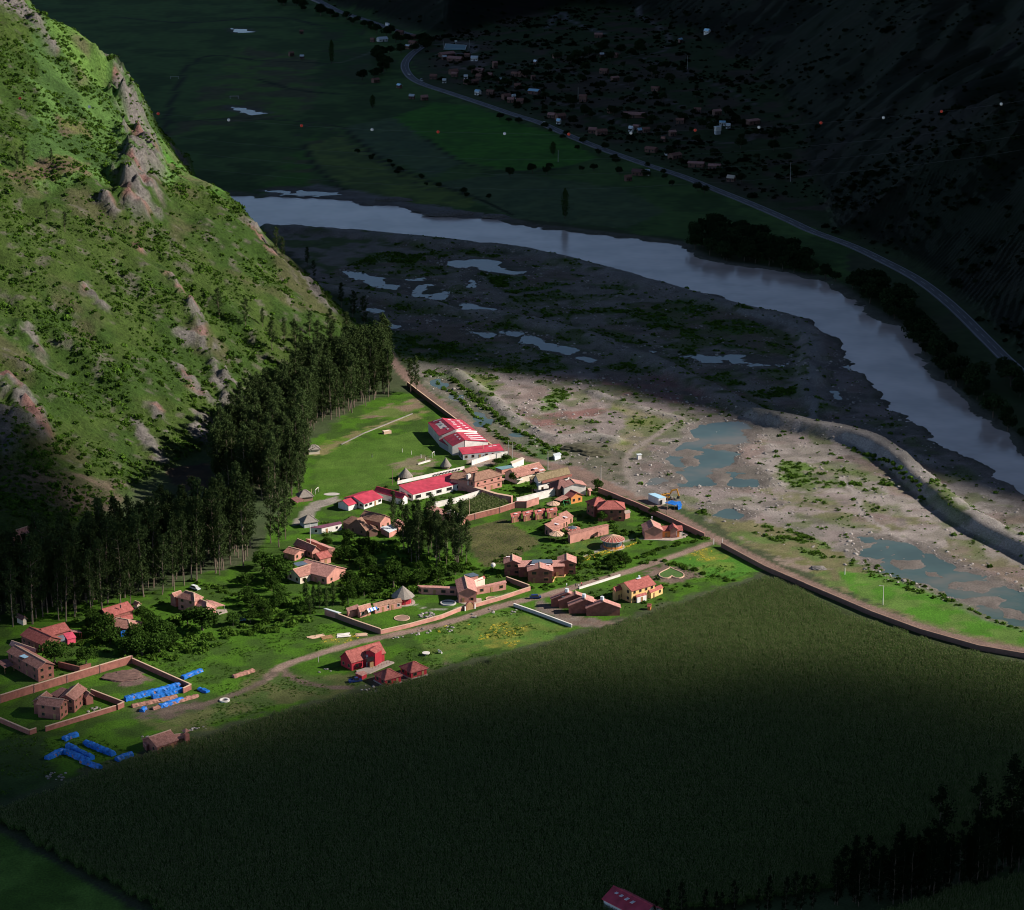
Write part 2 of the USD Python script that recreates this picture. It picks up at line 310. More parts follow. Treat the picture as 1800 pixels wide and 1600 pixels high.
# outline in the photograph, colour, second colour (in patches), edge softness m, edge raggedness m, patch size m
AREAS = [
    # the far plain
    ([(380, -40), (480, -40), (560, 0), (640, 22), (735, 58), (720, 110), (740, 150), (1000, 240), (1250, 330), (1500, 430), (1480, 500), (1200, 420), (900, 380), (560, 345), (380, 335), (60, 330), (60, -40)], (0.065, 0.125, 0.03), (0.04, 0.08, 0.02), 4, 10, 32),
    ([(100, 60), (420, 80), (560, 110), (540, 200), (300, 240), (150, 200)], (0.08, 0.085, 0.04), (0.08, 0.15, 0.03), 8, 20, 24),
    ([(240, 240), (560, 230), (560, 330), (380, 338), (300, 300)], (0.055, 0.14, 0.02), (0.085, 0.095, 0.04), 6, 14, 20),
    ([(680, 215), (760, 180), (830, 186), (1000, 246), (1050, 278), (1000, 292), (900, 300), (810, 282), (720, 240)], (0.055, 0.18, 0.018), (0.046, 0.14, 0.018), 2, 4, 14),
    ([(603, 224), (690, 205), (740, 240), (812, 285), (760, 312), (662, 272)], (0.066, 0.105, 0.05), (0.08, 0.125, 0.052), 2, 4, 14),
    ([(540, 258), (600, 236), (650, 272), (740, 312), (842, 346), (820, 366), (640, 348), (560, 292)], (0.12, 0.17, 0.038), (0.08, 0.12, 0.034), 2, 5, 14),
    ([(765, 322), (900, 304), (1100, 332), (1172, 372), (1100, 402), (900, 384)], (0.064, 0.10, 0.045), (0.08, 0.12, 0.05), 2, 4, 16),
    ([(560, 90), (660, 80), (700, 110), (640, 150), (560, 140)], (0.035, 0.075, 0.018), DULL, 4, 6, 20),
    ([(560, 40), (640, 45), (640, 70), (570, 75)], (0.035, 0.09, 0.016), DULL, 4, 6, 20),
    ([(470, 335), (560, 325), (640, 338), (720, 355), (830, 372), (890, 384), (830, 392), (560, 350), (470, 348)], (0.16, 0.15, 0.14), SILT, 2, 6, 10),
    # the river bed
    ([(470, 400), (560, 402), (720, 416), (960, 447), (1290, 530), (1440, 575), (1535, 690), (1650, 785), (1800, 868), (1960, 975), (1960, 1120), (1800, 1103), (1600, 1040), (1400, 960), (1215, 900), (1130, 870), (1050, 838), (960, 805), (860, 760), (760, 690), (720, 640), (660, 560), (560, 490)], GRAVEL, SILT, 3, 8, 18),
    ([(560, 480), (800, 520), (1040, 580), (1300, 690), (1440, 740), (1300, 720), (1000, 650), (740, 650), (680, 570)], (0.165, 0.148, 0.128), (0.075, 0.105, 0.04), 6, 16, 20),
    ([(480, 406), (640, 414), (900, 445), (1100, 500), (1300, 560), (1405, 600), (1410, 700), (1300, 690), (1100, 610), (850, 545), (600, 500)], (0.18, 0.16, 0.14), (0.075, 0.105, 0.04), 5, 14, 16),
    ([(840, 485), (930, 486), (1000, 500), (960, 516), (880, 512)], (0.055, 0.10, 0.028), SILT, 5, 9, 14),
    ([(1100, 535), (1200, 528), (1300, 548), (1392, 578), (1400, 612), (1330, 620), (1240, 602), (1150, 578)], (0.055, 0.10, 0.028), (0.09, 0.10, 0.05), 6, 12, 14),
    ([(1000, 640), (1150, 640), (1250, 680), (1350, 720), (1420, 750), (1330, 740), (1200, 700), (1080, 670)], (0.075, 0.095, 0.045), SILT, 5, 12, 14),
    ([(690, 582), (800, 577), (832, 602), (900, 640), (1000, 662), (900, 656), (760, 640), (700, 620)], (0.045, 0.08, 0.025), (0.09, 0.09, 0.05), 5, 10, 12),
    ([(880, 678), (965, 676), (1055, 698), (1064, 738), (985, 774), (940, 746)], (0.235, 0.19, 0.175), (0.19, 0.15, 0.135), 4, 8, 14),
    ([(930, 737), (1050, 714), (1066, 722), (965, 752)], RED, (0.15, 0.09, 0.08), 2, 5, 8),
    ([(1062, 664), (1150, 658), (1250, 670), (1330, 708), (1260, 722), (1180, 712), (1100, 692)], RED, (0.16, 0.115, 0.10), 4, 8, 12),
    ([(950, 690), (990, 678), (1000, 700), (970, 725), (945, 722)], (0.09, 0.15, 0.04), GRAVEL, 2, 6, 8),
    ([(770, 650), (885, 664), (872, 690), (842, 702), (800, 676)], (0.11, 0.125, 0.045), PALE, 3, 7, 8),
    ([(735, 648), (800, 658), (882, 720), (952, 772), (1010, 790), (1000, 812), (920, 802), (860, 765), (790, 715)], (0.055, 0.10, 0.03), (0.12, 0.12, 0.08), 2, 6, 7),
    ([(1060, 700), (1120, 712), (1192, 730), (1182, 762), (1132, 792), (1085, 805), (1068, 785), (1118, 752)], (0.115, 0.13, 0.045), (0.17, 0.15, 0.10), 4, 8, 10),
    ([(985, 775), (1080, 775), (1110, 812), (1100, 850), (1020, 830)], (0.085, 0.085, 0.06), (0.13, 0.115, 0.09), 2, 6, 6),
    ([(1130, 800), (1200, 740), (1300, 735), (1190, 800), (1140, 850)], (0.235, 0.205, 0.195), GRAVEL, 2, 5, 5),
    ([(1330, 780), (1480, 782), (1620, 870), (1740, 950), (1800, 1000), (1700, 990), (1500, 940), (1250, 890), (1350, 850)], (0.235, 0.205, 0.19), (0.18, 0.16, 0.14), 4, 9, 12),
    ([(1380, 810), (1450, 815), (1520, 832), (1500, 860), (1430, 862), (1370, 838)], (0.08, 0.13, 0.03), (0.16, 0.15, 0.11), 2, 8, 6),
    ([(1500, 788), (1560, 810), (1622, 862), (1600, 874), (1545, 850)], (0.075, 0.13, 0.03), GRAVEL, 2, 6, 6),
    ([(1330, 865), (1480, 862), (1640, 920), (1560, 940), (1400, 900)], (0.13, 0.125, 0.07), GRAVEL, 3, 10, 9),
    ([(1660, 940), (1800, 1000), (1800, 1030), (1700, 990)], (0.13, 0.12, 0.07), (0.2, 0.17, 0.14), 3, 8, 6),
    ([(1480, 760), (1600, 790), (1740, 860), (1860, 940), (1860, 1000), (1740, 930), (1620, 840)], (0.24, 0.215, 0.20), (0.2, 0.18, 0.165), 2, 5, 8),
    ([(1200, 890), (1290, 912), (1400, 934), (1500, 982), (1560, 1008), (1650, 1040), (1720, 1084), (1900, 1130), (1900, 1165), (1700, 1125), (1600, 1088), (1500, 1048), (1420, 1008), (1300, 948)], (0.085, 0.125, 0.035), (0.13, 0.12, 0.06), 2, 5, 8),
    ([(1300, 945), (1400, 980), (1460, 1000), (1440, 1014), (1380, 990)], (0.2, 0.155, 0.125), (0.12, 0.12, 0.05), 2, 5, 5),
    ([(1470, 1004), (1560, 1010), (1650, 1045), (1800, 1100), (1900, 1134), (1900, 1162), (1800, 1137), (1680, 1108), (1560, 1068), (1490, 1034)], (0.055, 0.15, 0.014), (0.085, 0.15, 0.03), 1.5, 4, 8),
    # the village and its fields
    ([(690, 690), (760, 690), (860, 790), (1010, 830), (1250, 945), (1345, 1004), (1150, 1066), (900, 1138), (640, 1203), (330, 1292), (0, 1405), (-200, 1440), (-200, 1080), (0, 1080), (300, 1030), (440, 985), (500, 880), (540, 780), (620, 720)], GRASS, (0.034, 0.07, 0.010), 2, 5, 8),
    ([(556, 812), (612, 776), (657, 774), (727, 758), (806, 797), (799, 808), (714, 832), (657, 857), (594, 873), (563, 868), (553, 842)], (0.052, 0.108, 0.013), (0.062, 0.118, 0.017), 0.7, 1, 14),
    ([(545, 800), (560, 780), (700, 735), (750, 722), (740, 735), (640, 762), (570, 800)], (0.15, 0.135, 0.06), PALE, 1, 3, 5),
    ([(620, 735), (690, 710), (745, 700), (750, 715), (690, 735)], (0.09, 0.13, 0.03), (0.16, 0.12, 0.08), 1, 4, 6),
    ([(524, 905), (545, 885), (590, 872), (600, 880), (560, 895), (540, 920), (515, 925)], (0.24, 0.21, 0.185), (0.2, 0.18, 0.15), 0.8, 1, 4),
    ([(690, 815), (745, 800), (770, 812), (740, 835), (700, 838)], (0.15, 0.13, 0.08), PALE, 1.5, 3, 4),
    ([(818, 930), (885, 912), (950, 952), (905, 985), (850, 998), (828, 965)], (0.085, 0.082, 0.032), (0.06, 0.06, 0.025), 1, 1.5, 6),
    ([(950, 812), (1020, 820), (1065, 850), (1120, 880), (1000, 850)], (0.17, 0.115, 0.10), DIRT, 1, 2, 4),
    ([(812, 800), (870, 800), (880, 815), (830, 822)], (0.27, 0.22, 0.19), LANE, 0.7, 1, 4),
    ([(945, 1050), (1000, 1080), (1075, 1092), (1100, 1085), (1060, 1105), (1000, 1100), (940, 1070)], (0.15, 0.12, 0.10), DIRT, 1.5, 3, 4),
    ([(790, 1095), (900, 1075), (1000, 1108), (980, 1120), (830, 1150), (760, 1175), (740, 1140)], (0.065, 0.13, 0.02), (0.09, 0.13, 0.025), 2, 5, 5),
    ([(835, 1110), (880, 1090), (935, 1105), (900, 1140), (845, 1142)], (0.08, 0.13, 0.022), YELLOW, 2, 5, 3),
    ([(560, 1125), (610, 1110), (640, 1120), (590, 1135)], (0.11, 0.14, 0.03), YELLOW, 2, 4, 3),
    ([(1180, 985), (1240, 965), (1345, 1000), (1290, 1018), (1230, 1010)], (0.055, 0.15, 0.016), (0.10, 0.16, 0.025), 1, 2, 6),
    ([(1190, 972), (1240, 962), (1280, 980), (1240, 988)], (0.085, 0.15, 0.02), YELLOW, 1, 3, 3),
    ([(1135, 1005), (1165, 993), (1225, 1000), (1235, 1015), (1180, 1025), (1150, 1018)], (0.15, 0.105, 0.085), DIRT, 1, 2, 4),
    ([(1000, 940), (1060, 930), (1130, 945), (1100, 965), (1040, 985), (990, 965)], (0.05, 0.10, 0.02), (0.075, 0.12, 0.02), 1, 3, 4),
    ([(640, 1190), (700, 1180), (760, 1175), (800, 1160), (740, 1190), (660, 1212)], (0.11, 0.085, 0.065), (0.05, 0.08, 0.02), 1.5, 3, 4),
    ([(470, 1180), (620, 1190), (640, 1200), (560, 1225), (400, 1265), (330, 1285), (260, 1265), (400, 1225)], (0.055, 0.09, 0.022), (0.09, 0.10, 0.035), 3, 8, 7),
    ([(220, 1240), (330, 1225), (380, 1240), (300, 1265), (240, 1258)], (0.10, 0.075, 0.06), (0.05, 0.07, 0.025), 3, 5, 4),
    ([(200, 1185), (235, 1175), (265, 1195), (215, 1210)], (0.14, 0.085, 0.08), DIRT, 1.5, 3, 4),
    ([(-100, 1320), (70, 1290), (100, 1370), (0, 1408), (-100, 1430)], (0.025, 0.05, 0.012), (0.03, 0.06, 0.015), 2, 3, 6),
    # foreground
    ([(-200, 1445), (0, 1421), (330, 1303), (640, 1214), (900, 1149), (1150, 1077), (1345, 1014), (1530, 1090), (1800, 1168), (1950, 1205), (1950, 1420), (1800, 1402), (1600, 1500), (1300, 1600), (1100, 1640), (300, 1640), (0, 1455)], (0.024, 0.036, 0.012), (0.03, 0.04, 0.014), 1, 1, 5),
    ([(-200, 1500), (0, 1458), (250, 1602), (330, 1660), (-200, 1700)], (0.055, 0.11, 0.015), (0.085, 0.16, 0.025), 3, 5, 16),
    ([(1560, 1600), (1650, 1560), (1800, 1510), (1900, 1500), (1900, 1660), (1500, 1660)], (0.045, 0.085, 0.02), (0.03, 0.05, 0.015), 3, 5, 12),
    # slopes
    ([(-20, 295), (60, 290), (150, 285), (160, 310), (60, 322)], (0.105, 0.078, 0.05), OLIVE, 2, 5, 6),
    ([(100, 205), (150, 205), (160, 240), (110, 240)], (0.09, 0.075, 0.045), OLIVE, 2, 5, 6),
    ([(290, 820), (370, 812), (375, 855), (345, 868), (300, 850)], (0.045, 0.035, 0.025), SOIL, 1.5, 2, 5),
    ([(-20, 800), (100, 830), (215, 850), (210, 890), (120, 905), (-20, 860)], (0.11, 0.085, 0.06), (0.06, 0.06, 0.03), 4, 8, 8),
]
FURROWS = {'crop': ([(680, 215), (760, 180), (830, 186), (1000, 246), (1050, 278), (900, 300), (720, 240)], 1)}
PATHS = [   # centre line in the photograph, width m, colour, ragged
    ([(680, 612), (690, 632), (710, 656), (740, 686), (790, 721), (850, 765), (900, 797), (960, 815), (1030, 836), (1080, 858), (1120, 874), (1180, 902), (1240, 938), (1300, 968), (1370, 1003), (1450, 1037), (1530, 1070), (1620, 1102), (1720, 1130), (1800, 1145), (1950, 1170)], 6.2, (0.175, 0.118, 0.097), 0.7),
    ([(1248, 955), (1150, 990), (1050, 1021), (960, 1046), (880, 1066), (800, 1091), (740, 1106), (690, 1116), (620, 1131), (560, 1150), (515, 1164), (490, 1176), (470, 1192)], 4.6, LANE, 0.6),
    ([(482, 1182), (455, 1202), (390, 1229), (330, 1244), (285, 1252)], 3.4, (0.12, 0.09, 0.07), 1.6),
    ([(500, 1180), (512, 1191), (540, 1201), (580, 1208), (614, 1208)], 3.0, (0.13, 0.09, 0.075), 0.6),
    ([(1120, 872), (1112, 850), (1100, 820), (1108, 795), (1140, 775), (1180, 745), (1196, 735)], 3.4, (0.2, 0.17, 0.15), 1.0),
    ([(1430, 735), (1430, 700), (1428, 660), (1432, 620), (1420, 588), (1380, 564), (1300, 546)], 4.5, (0.21, 0.195, 0.185), 1.0),
    ([(1400, 750), (1430, 735), (1460, 760), (1530, 785), (1600, 835)], 4, (0.22, 0.20, 0.19), 1.2),
    ([(1480, 840), (1505, 870), (1520, 905), (1600, 960)], 3, (0.24, 0.21, 0.195), 1.0),
    ([(850, 490), (900, 530), (960, 560), (1060, 590)], 3, (0.14, 0.13, 0.115), 1.5),
    ([(-10, 1450), (60, 1490), (150, 1543), (256, 1602), (300, 1630)], 3.0, (0.04, 0.045, 0.025), 0.6),
    ([(1000, 990), (1060, 965), (1115, 948), (1150, 948)], 1.6, (0.3, 0.26, 0.22), 0.3),
    ([(720, 1060), (750, 1070), (800, 1070), (825, 1060)], 1.0, (0.3, 0.28, 0.24), 0.2),
    ([(845, 1060), (870, 1050), (895, 1042)], 1.0, (0.3, 0.28, 0.24), 0.2),
    ([(800, 722), (870, 700), (950, 760), (1000, 790)], 0.01, SILT, 0.1),
    # tracks in the far village
    ([(820, 140), (870, 145), (930, 160), (980, 180), (1050, 200), (1100, 220), (1200, 245), (1300, 250), (1340, 225)], 4, (0.11, 0.09, 0.085), 1.2),
    ([(870, 110), (960, 120), (1040, 135), (1080, 145), (1170, 175), (1210, 195)], 3.5, (0.10, 0.085, 0.08), 1.2),
    ([(1115, 12), (1130, 30), (1160, 50), (1175, 70), (1165, 90), (1100, 100)], 3.5, (0.12, 0.105, 0.10), 1.2),
    ([(1120, 100), (1200, 125), (1260, 150), (1330, 185)], 3, (0.09, 0.08, 0.075), 1.5),
    ([(960, 50), (985, 22), (1000, 35), (1060, 60)], 4, (0.13, 0.125, 0.12), 2),
    ([(600, 110), (640, 97), (664, 87)], 2.5, (0.11, 0.12, 0.08), 0.8),
    ([(280, 138), (400, 130), (520, 122), (600, 108)], 2, (0.075, 0.08, 0.055), 1.0),
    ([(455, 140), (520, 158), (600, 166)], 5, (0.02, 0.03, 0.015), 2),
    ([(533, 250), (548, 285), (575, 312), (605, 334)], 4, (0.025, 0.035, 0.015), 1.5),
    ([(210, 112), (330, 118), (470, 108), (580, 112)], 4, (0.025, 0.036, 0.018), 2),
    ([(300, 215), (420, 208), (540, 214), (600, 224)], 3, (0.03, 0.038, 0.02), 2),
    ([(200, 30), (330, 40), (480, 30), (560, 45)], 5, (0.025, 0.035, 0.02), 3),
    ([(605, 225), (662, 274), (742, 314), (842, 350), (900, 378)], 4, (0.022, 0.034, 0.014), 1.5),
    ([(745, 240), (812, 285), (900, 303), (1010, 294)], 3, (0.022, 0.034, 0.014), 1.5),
    ([(520, 240), (560, 215), (640, 270), (760, 340)], 2, (0.05, 0.06, 0.035), 1.0),
    ([(770, 78), (820, 76), (830, 92), (775, 95)], 8, (0.12, 0.11, 0.10), 2),
    ([(820, 105), (850, 112), (830, 122), (800, 118)], 7, (0.13, 0.10, 0.09), 2),
]
def ground_points(pts):
    return np.array([P(u, v)[:2] if -50 <= v else flat(u, v)[:2] for u, v in pts])
AREAS_W = [(ground_points(a[0]), *a[1:]) for a in AREAS]
PATHS_W = [(spline(ground_points(p[0]), 6), *p[1:]) for p in PATHS]

BED = flats([(560, 480), (720, 420), (960, 450), (1290, 534), (1440, 580), (1535, 695), (1650, 790), (1800, 872), (1900, 940), (1900, 1110), (1800, 1098), (1690, 1055), (1600, 1030), (1500, 975), (1400, 930), (1215, 892), (1140, 862), (1100, 800), (1000, 800), (900, 745), (820, 690), (740, 640), (660, 560)])
def paint(x, y, m):
    """The colour of the bare ground itself."""
    n = fbm2(x, y, 30, 4, 50); col = np.zeros(x.shape + (3,)); col[:] = DULL
    def lay(c, w): 
        nonlocal col
        c = np.asarray(c, float)
        col = col + (c - col) * w[..., None]
    lay((0.05, 0.06, 0.03), smooth(0.45, 0.6, n))
    # mountain side across the river, and the fan of the far village
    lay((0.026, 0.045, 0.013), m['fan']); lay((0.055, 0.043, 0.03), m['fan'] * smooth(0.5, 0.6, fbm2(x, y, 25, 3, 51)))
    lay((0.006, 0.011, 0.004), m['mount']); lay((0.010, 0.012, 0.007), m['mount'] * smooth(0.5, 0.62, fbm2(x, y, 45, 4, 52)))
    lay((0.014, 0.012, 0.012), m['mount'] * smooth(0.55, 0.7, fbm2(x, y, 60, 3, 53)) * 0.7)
    # the sunny hill
    lay((0.040, 0.066, 0.013), m['hill']); lay((0.029, 0.057, 0.010), m['hill'] * smooth(0.46, 0.56, fbm2(x, y, 24, 4, 54))); lay((0.072, 0.066, 0.034), m['hill'] * smooth(0.55, 0.66, fbm2(x, y, 30, 4, 55)) * 0.7); lay((0.10, 0.09, 0.072), m['hill'] * smooth(0.6, 0.65, fbm2(x, y, 5, 4, 49)) * 0.7)
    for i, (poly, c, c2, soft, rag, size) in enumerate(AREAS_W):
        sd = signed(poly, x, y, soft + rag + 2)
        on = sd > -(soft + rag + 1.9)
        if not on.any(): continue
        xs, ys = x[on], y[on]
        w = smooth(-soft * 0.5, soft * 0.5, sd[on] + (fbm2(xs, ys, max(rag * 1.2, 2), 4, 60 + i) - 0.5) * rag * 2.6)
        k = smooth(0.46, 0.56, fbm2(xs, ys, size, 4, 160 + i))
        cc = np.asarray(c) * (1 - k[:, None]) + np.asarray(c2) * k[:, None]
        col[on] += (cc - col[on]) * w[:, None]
    # the river bed is mottled: sparse grass, red silt
    bed = smooth(-4, 6, signed(BED, x, y, 12)) * (1 - smooth(-4, 0, m['wet'])) * (1 - m['levee'])
    lay((0.085, 0.105, 0.042), bed * 0.75 * smooth(0.53, 0.60, fbm2(x, y, 15, 5, 45))); lay((0.155, 0.112, 0.10), bed * 0.7 * smooth(0.55, 0.62, fbm2(x, y, 26, 4, 46))); lay((0.09, 0.08, 0.07), bed * 0.6 * smooth(0.57, 0.64, fbm2(x, y, 9, 4, 47)))
    # wet margins, dikes
    lay((0.10, 0.088, 0.078), smooth(-5, -1, m['wet']) * 0.75); lay((0.14, 0.12, 0.11), smooth(-8, -2, m['river']) * 0.6)
    lay((0.215, 0.195, 0.18), m['levee'] * 0.75); lay((0.08, 0.10, 0.04), m['levee'] * smooth(0.55, 0.66, fbm2(x, y, 12, 3, 57)))
    rk = m['rock'] * smooth(0.47, 0.56, fbm2(x, y, 7, 4, 58) + 0.2 * (m['rock'] - 0.55))
    rc = np.array((0.125, 0.113, 0.104)) + (np.array((0.17, 0.092, 0.08)) - np.array((0.125, 0.113, 0.104))) * smooth(0.57, 0.66, fbm2(x, y, 13, 3, 59))[..., None]
    rc = rc * (0.65 + 0.7 * fbm2(x, y, 4, 3, 56))[..., None]
    col += (rc - col) * rk[..., None]
    for line, w, c, rag in PATHS_W:
        d, _ = line_dist(line, x, y, w + rag * 2 + 2)
        on = d < w + rag * 2 + 1.9
        if not on.any(): continue
        k = smooth(w * 0.5 + 0.5, w * 0.5 - 0.5, d[on] + (fbm2(x[on], y[on], 5, 3, 70) - 0.5) * rag * 2.5)
        cc = np.asarray(c) * (0.8 + 0.4 * fbm2(x[on], y[on], 4, 3, 71))[:, None]
        col[on] += (cc - col[on]) * k[:, None]
    return np.clip(col, 0.005, 0.8)

LAND_MAT = land_material('land')
HILL_MAT = land_material('hill_land', 0.55, 1.0, 1.6)
def sheet(name, patch, keep, mat, **t):
    ny, nx = patch.X.shape
    i = np.arange(nx * ny).reshape(ny, nx)
    q = np.stack([i[:-1, :-1], i[:-1, 1:], i[1:, 1:], i[1:, :-1]], -1)[keep[:-1, :-1]]
    used, inv = np.unique(q, return_inverse=True); q = inv.reshape(q.shape)
    v = np.stack([patch.X.ravel(), patch.Y.ravel(), patch.Z.ravel()], -1)[used]
    m = usdkit.mesh(stage, path_of(name), (v, q), mat, smooth=True)
    UsdGeom.PrimvarsAPI(m).CreatePrimvar('albedo', T_.Color3fArray, 'vertex').Set(Vt.Vec3fArray.FromNumpy(patch.C.reshape(-1, 3)[used].astype(np.float32)))
    return tag(m, **t)
for pt in (NEAR, FAR):
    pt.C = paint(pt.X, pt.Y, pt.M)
_hill = NEAR.M['hill'] > 0.5; _mn = NEAR.M['mount'] > 0.5; _mf = FAR.M['mount'] > 0.5
_fn = (NEAR.M['fan'] > 0.5) & ~_mn; _ff = (FAR.M['fan'] > 0.5) & ~_mf
sheet('valley_floor', NEAR, ~_hill & ~_mn, LAND_MAT, label='near valley floor with village, fields and gravel bed', cat='ground', kind='structure')
sheet('hillside', NEAR, _hill, HILL_MAT, label='sunlit green rocky hillside on the left', cat='hill', kind='structure')
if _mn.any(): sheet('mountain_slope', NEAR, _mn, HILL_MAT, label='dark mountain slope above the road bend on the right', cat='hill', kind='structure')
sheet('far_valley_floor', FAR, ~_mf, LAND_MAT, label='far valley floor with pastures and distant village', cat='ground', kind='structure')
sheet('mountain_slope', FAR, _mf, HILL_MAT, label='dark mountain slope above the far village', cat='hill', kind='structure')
# beyond the picture the land goes on
_e = trimesh.creation.annulus(640, 9000, 1.0, 48); _e.apply_translation([0, 1900, -4]); 
OUTER = simple('outer_land', (0.045, 0.06, 0.025), 0.95, 0.3, 0.02)
_ring = shapely.box(-9000, -7000, 9000, 11000).difference(shapely.box(-430, 630, 430, 1762).union(shapely.box(-990, 1762, 1090, 3690)))
obj('outer_land', trimesh.creation.extrude_polygon(_ring, 1.0, engine='earcut').apply_translation([0, 0, -3.6]), OUTER, label='land beyond the valley floor', cat='ground', kind='structure')

# ------------------------------------------------------------------ water
POND_WORDS = ['widest turquoise pond of the shaded bar below the river', 'narrow pool just below the widest shaded pond', 'forked pale pool left of the widest shaded pond', 'broken pools at the left of the shaded bar', 'flat sliver of water under the forked pool', 'long bright pool pointing down the middle of the bar', 'thin puddle right of the long bright pool', 'dark turquoise pool before the bar end track', 'pale pool nearest the hill foot, upper of two', 'pale pool nearest the hill foot, lower of two', 'small puddle left of the long bright pool', 'thin sliver of water on the inner dike', 'upper pool of the ditch beside the dirt road', 'middle pool of the ditch beside the dirt road', 'lower pool of the ditch beside the dirt road', 'large shallow pond beyond the site container', 'long shallow pond at the right beyond the bright grass', 'small pond between the dirt road and the gravel', 'tiny pool beside the excavator', 'puddle far out on the plain, near the top', 'twin puddle beside the far goal', 'slender pools on the far gravel bank of the river', 'upper puddle between the dike end and the river', 'lower puddle between the dike end and the river']
RIVER_MAT = water_material('river_water', (0.60, 0.48, 0.43), 0.16, 0.4, 0.6)  # muddy brown, lightened so the base colour carries the brightness of reflected sky
POND_MAT = water_material('pond_water', (0.06, 0.095, 0.088), 0.14, 0.35, 0.12, (0.12, 0.118, 0.10))
def flat_sheet(poly, z):
    p = shapely.Polygon(poly).buffer(0)
    v, f = [], []
    for g in getattr(p, 'geoms', [p]):
        a, b = trimesh.creation.triangulate_polygon(g, engine='earcut'); f.append(np.asarray(b) + sum(map(len, v))); v.append(np.asarray(a))
    v = np.vstack(v); return np.column_stack([v, np.full(len(v), z)]), np.vstack(f)
def wave_sheet(poly, z): return flat_sheet(shapely.Polygon(poly).buffer(0).exterior.coords[:-1] if shapely.Polygon(poly).buffer(0).geom_type == 'Polygon' else poly, z)
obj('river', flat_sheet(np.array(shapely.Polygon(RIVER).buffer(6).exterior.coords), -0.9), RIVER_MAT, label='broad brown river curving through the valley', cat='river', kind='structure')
for i, (name, poly) in enumerate(PONDS.items()):
    obj('pond', flat_sheet(np.array(shapely.Polygon(flats(poly)).buffer(5).exterior.coords), -0.18 - 0.006 * i), POND_MAT, label=POND_WORDS[i], cat='pond', kind='structure')

# ------------------------------------------------------------------ the cloud deck whose gap lets the sun reach the village
CLOUD_Z, CLOUD_DENSITY = 1250.0, 0.11
GAP = np.vstack([[[-1000, 1680], [-400, 1600], [-255, 1490], [-165, 1395]], flats([(650, 615), (780, 640), (920, 655), (1080, 685), (1200, 705), (1320, 735), (1480, 762), (1620, 800), (1760, 850), (1950, 930), (2100, 1020), (2100, 1300), (1900, 1278), (1700, 1255), (1500, 1232), (1340, 1222), (1180, 1222), (1000, 1228), (840, 1238), (640, 1262), (420, 1300), (250, 1318), (80, 1290), (-60, 1220), (-60, 1080)]), [[-188, 1010], [-180, 1062], [-215, 1092], [-300, 1122], [-400, 1160], [-560, 1240], [-1000, 1300]]])
def cloud_mesh():
    step = 18.0
    x, y = np.meshgrid(np.arange(-1900, 1500, step), np.arange(100, 4300, step))
    sd = -signed(GAP, x, y, 400)
    edge = np.minimum(np.minimum(x + 1900, 1480 - x), np.minimum(y - 100, 4280 - y))
    ripple = (fbm2(x, y, 60, 4, 90) - 0.5) * 60
    south = smooth(1120, 960, y)       # the thin edge of the cloud over the maize
    w = 66 + 165 * south
    th = 70 * smooth(-0.25 * w, w * 0.9, sd + ripple) * smooth(0, 300, edge) * (0.8 + 0.4 * fbm2(x, y, 150, 3, 91))
    shift = SUN[:2] / SUN[2] * CLOUD_Z
    up = CLOUD_Z + th * 0.75; dn = CLOUD_Z - th * 0.25
    ny, nx = x.shape; i = np.arange(nx * ny).reshape(ny, nx)
    q = np.stack([i[:-1, :-1], i[:-1, 1:], i[1:, 1:], i[1:, :-1]], -1)
    on = np.stack([th[:-1, :-1], th[:-1, 1:], th[1:, 1:], th[1:, :-1]], -1).max(-1) > 0.02
    q = q[on]; n = nx * ny
    v = np.vstack([np.stack([(x + shift[0]).ravel(), (y + shift[1]).ravel(), up.ravel() + 0.05], -1), np.stack([(x + shift[0]).ravel(), (y + shift[1]).ravel(), dn.ravel() - 0.05], -1)])
    e = np.vstack([q[:, [0, 1]], q[:, [1, 2]], q[:, [2, 3]], q[:, [3, 0]]])
    es = set(map(tuple, e.tolist())); rim = np.array([a for a in e.tolist() if (a[1], a[0]) not in es])
    sides = np.stack([rim[:, 1], rim[:, 0], rim[:, 0] + n, rim[:, 1] + n], -1)
    f = np.vstack([q, q[:, ::-1] + n, sides])
    used, inv = np.unique(f, return_inverse=True)
    return v[used], inv.reshape(f.shape)
CLOUD_MAT = usdkit.material(stage, '/World/Looks/cloud', {'p': ('principled_volume', {'color': (0.55, 0.58, 0.62), 'density': CLOUD_DENSITY, 'anisotropy': 0.4})}, volume='p.volume')
obj('cloud', cloud_mesh(), CLOUD_MAT, label='broken deck of rain cloud over the valley with a gap for the sun', cat='cloud', kind='stuff')

# ------------------------------------------------------------------ plants: one of each kind, then copies
GUM_LEAF = leaf_material('gum_leaf', (0.085, 0.13, 0.044), 0.2, 0.5, 0.25)
TREE_LEAF = leaf_material('tree_leaf', (0.07, 0.14, 0.024), 0.22, 0.45, 0.25)
POPLAR_LEAF = leaf_material('poplar_leaf', (0.09, 0.15, 0.04), 0.25, 0.4, 0.2)
SHRUB_LEAF = leaf_material('shrub_leaf', (0.105, 0.20, 0.028), 0.25, 0.35, 0.4)
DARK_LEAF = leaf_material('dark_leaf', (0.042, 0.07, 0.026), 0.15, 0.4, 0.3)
MAIZE_LEAF = leaf_material('maize_leaf', (0.125, 0.215, 0.055), 0.3, 0.25, 0.12)
TASSEL = leaf_material('maize_tassel', (0.30, 0.31, 0.15), 0.1, 0.4, 0.2)
REED_LEAF = leaf_material('garden_leaf', (0.15, 0.25, 0.055), 0.3, 0.4, 0.25)
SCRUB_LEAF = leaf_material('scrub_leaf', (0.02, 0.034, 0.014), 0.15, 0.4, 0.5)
BARK = simple('bark', (0.17, 0.125, 0.095), 0.9, 0.35, 1.5)
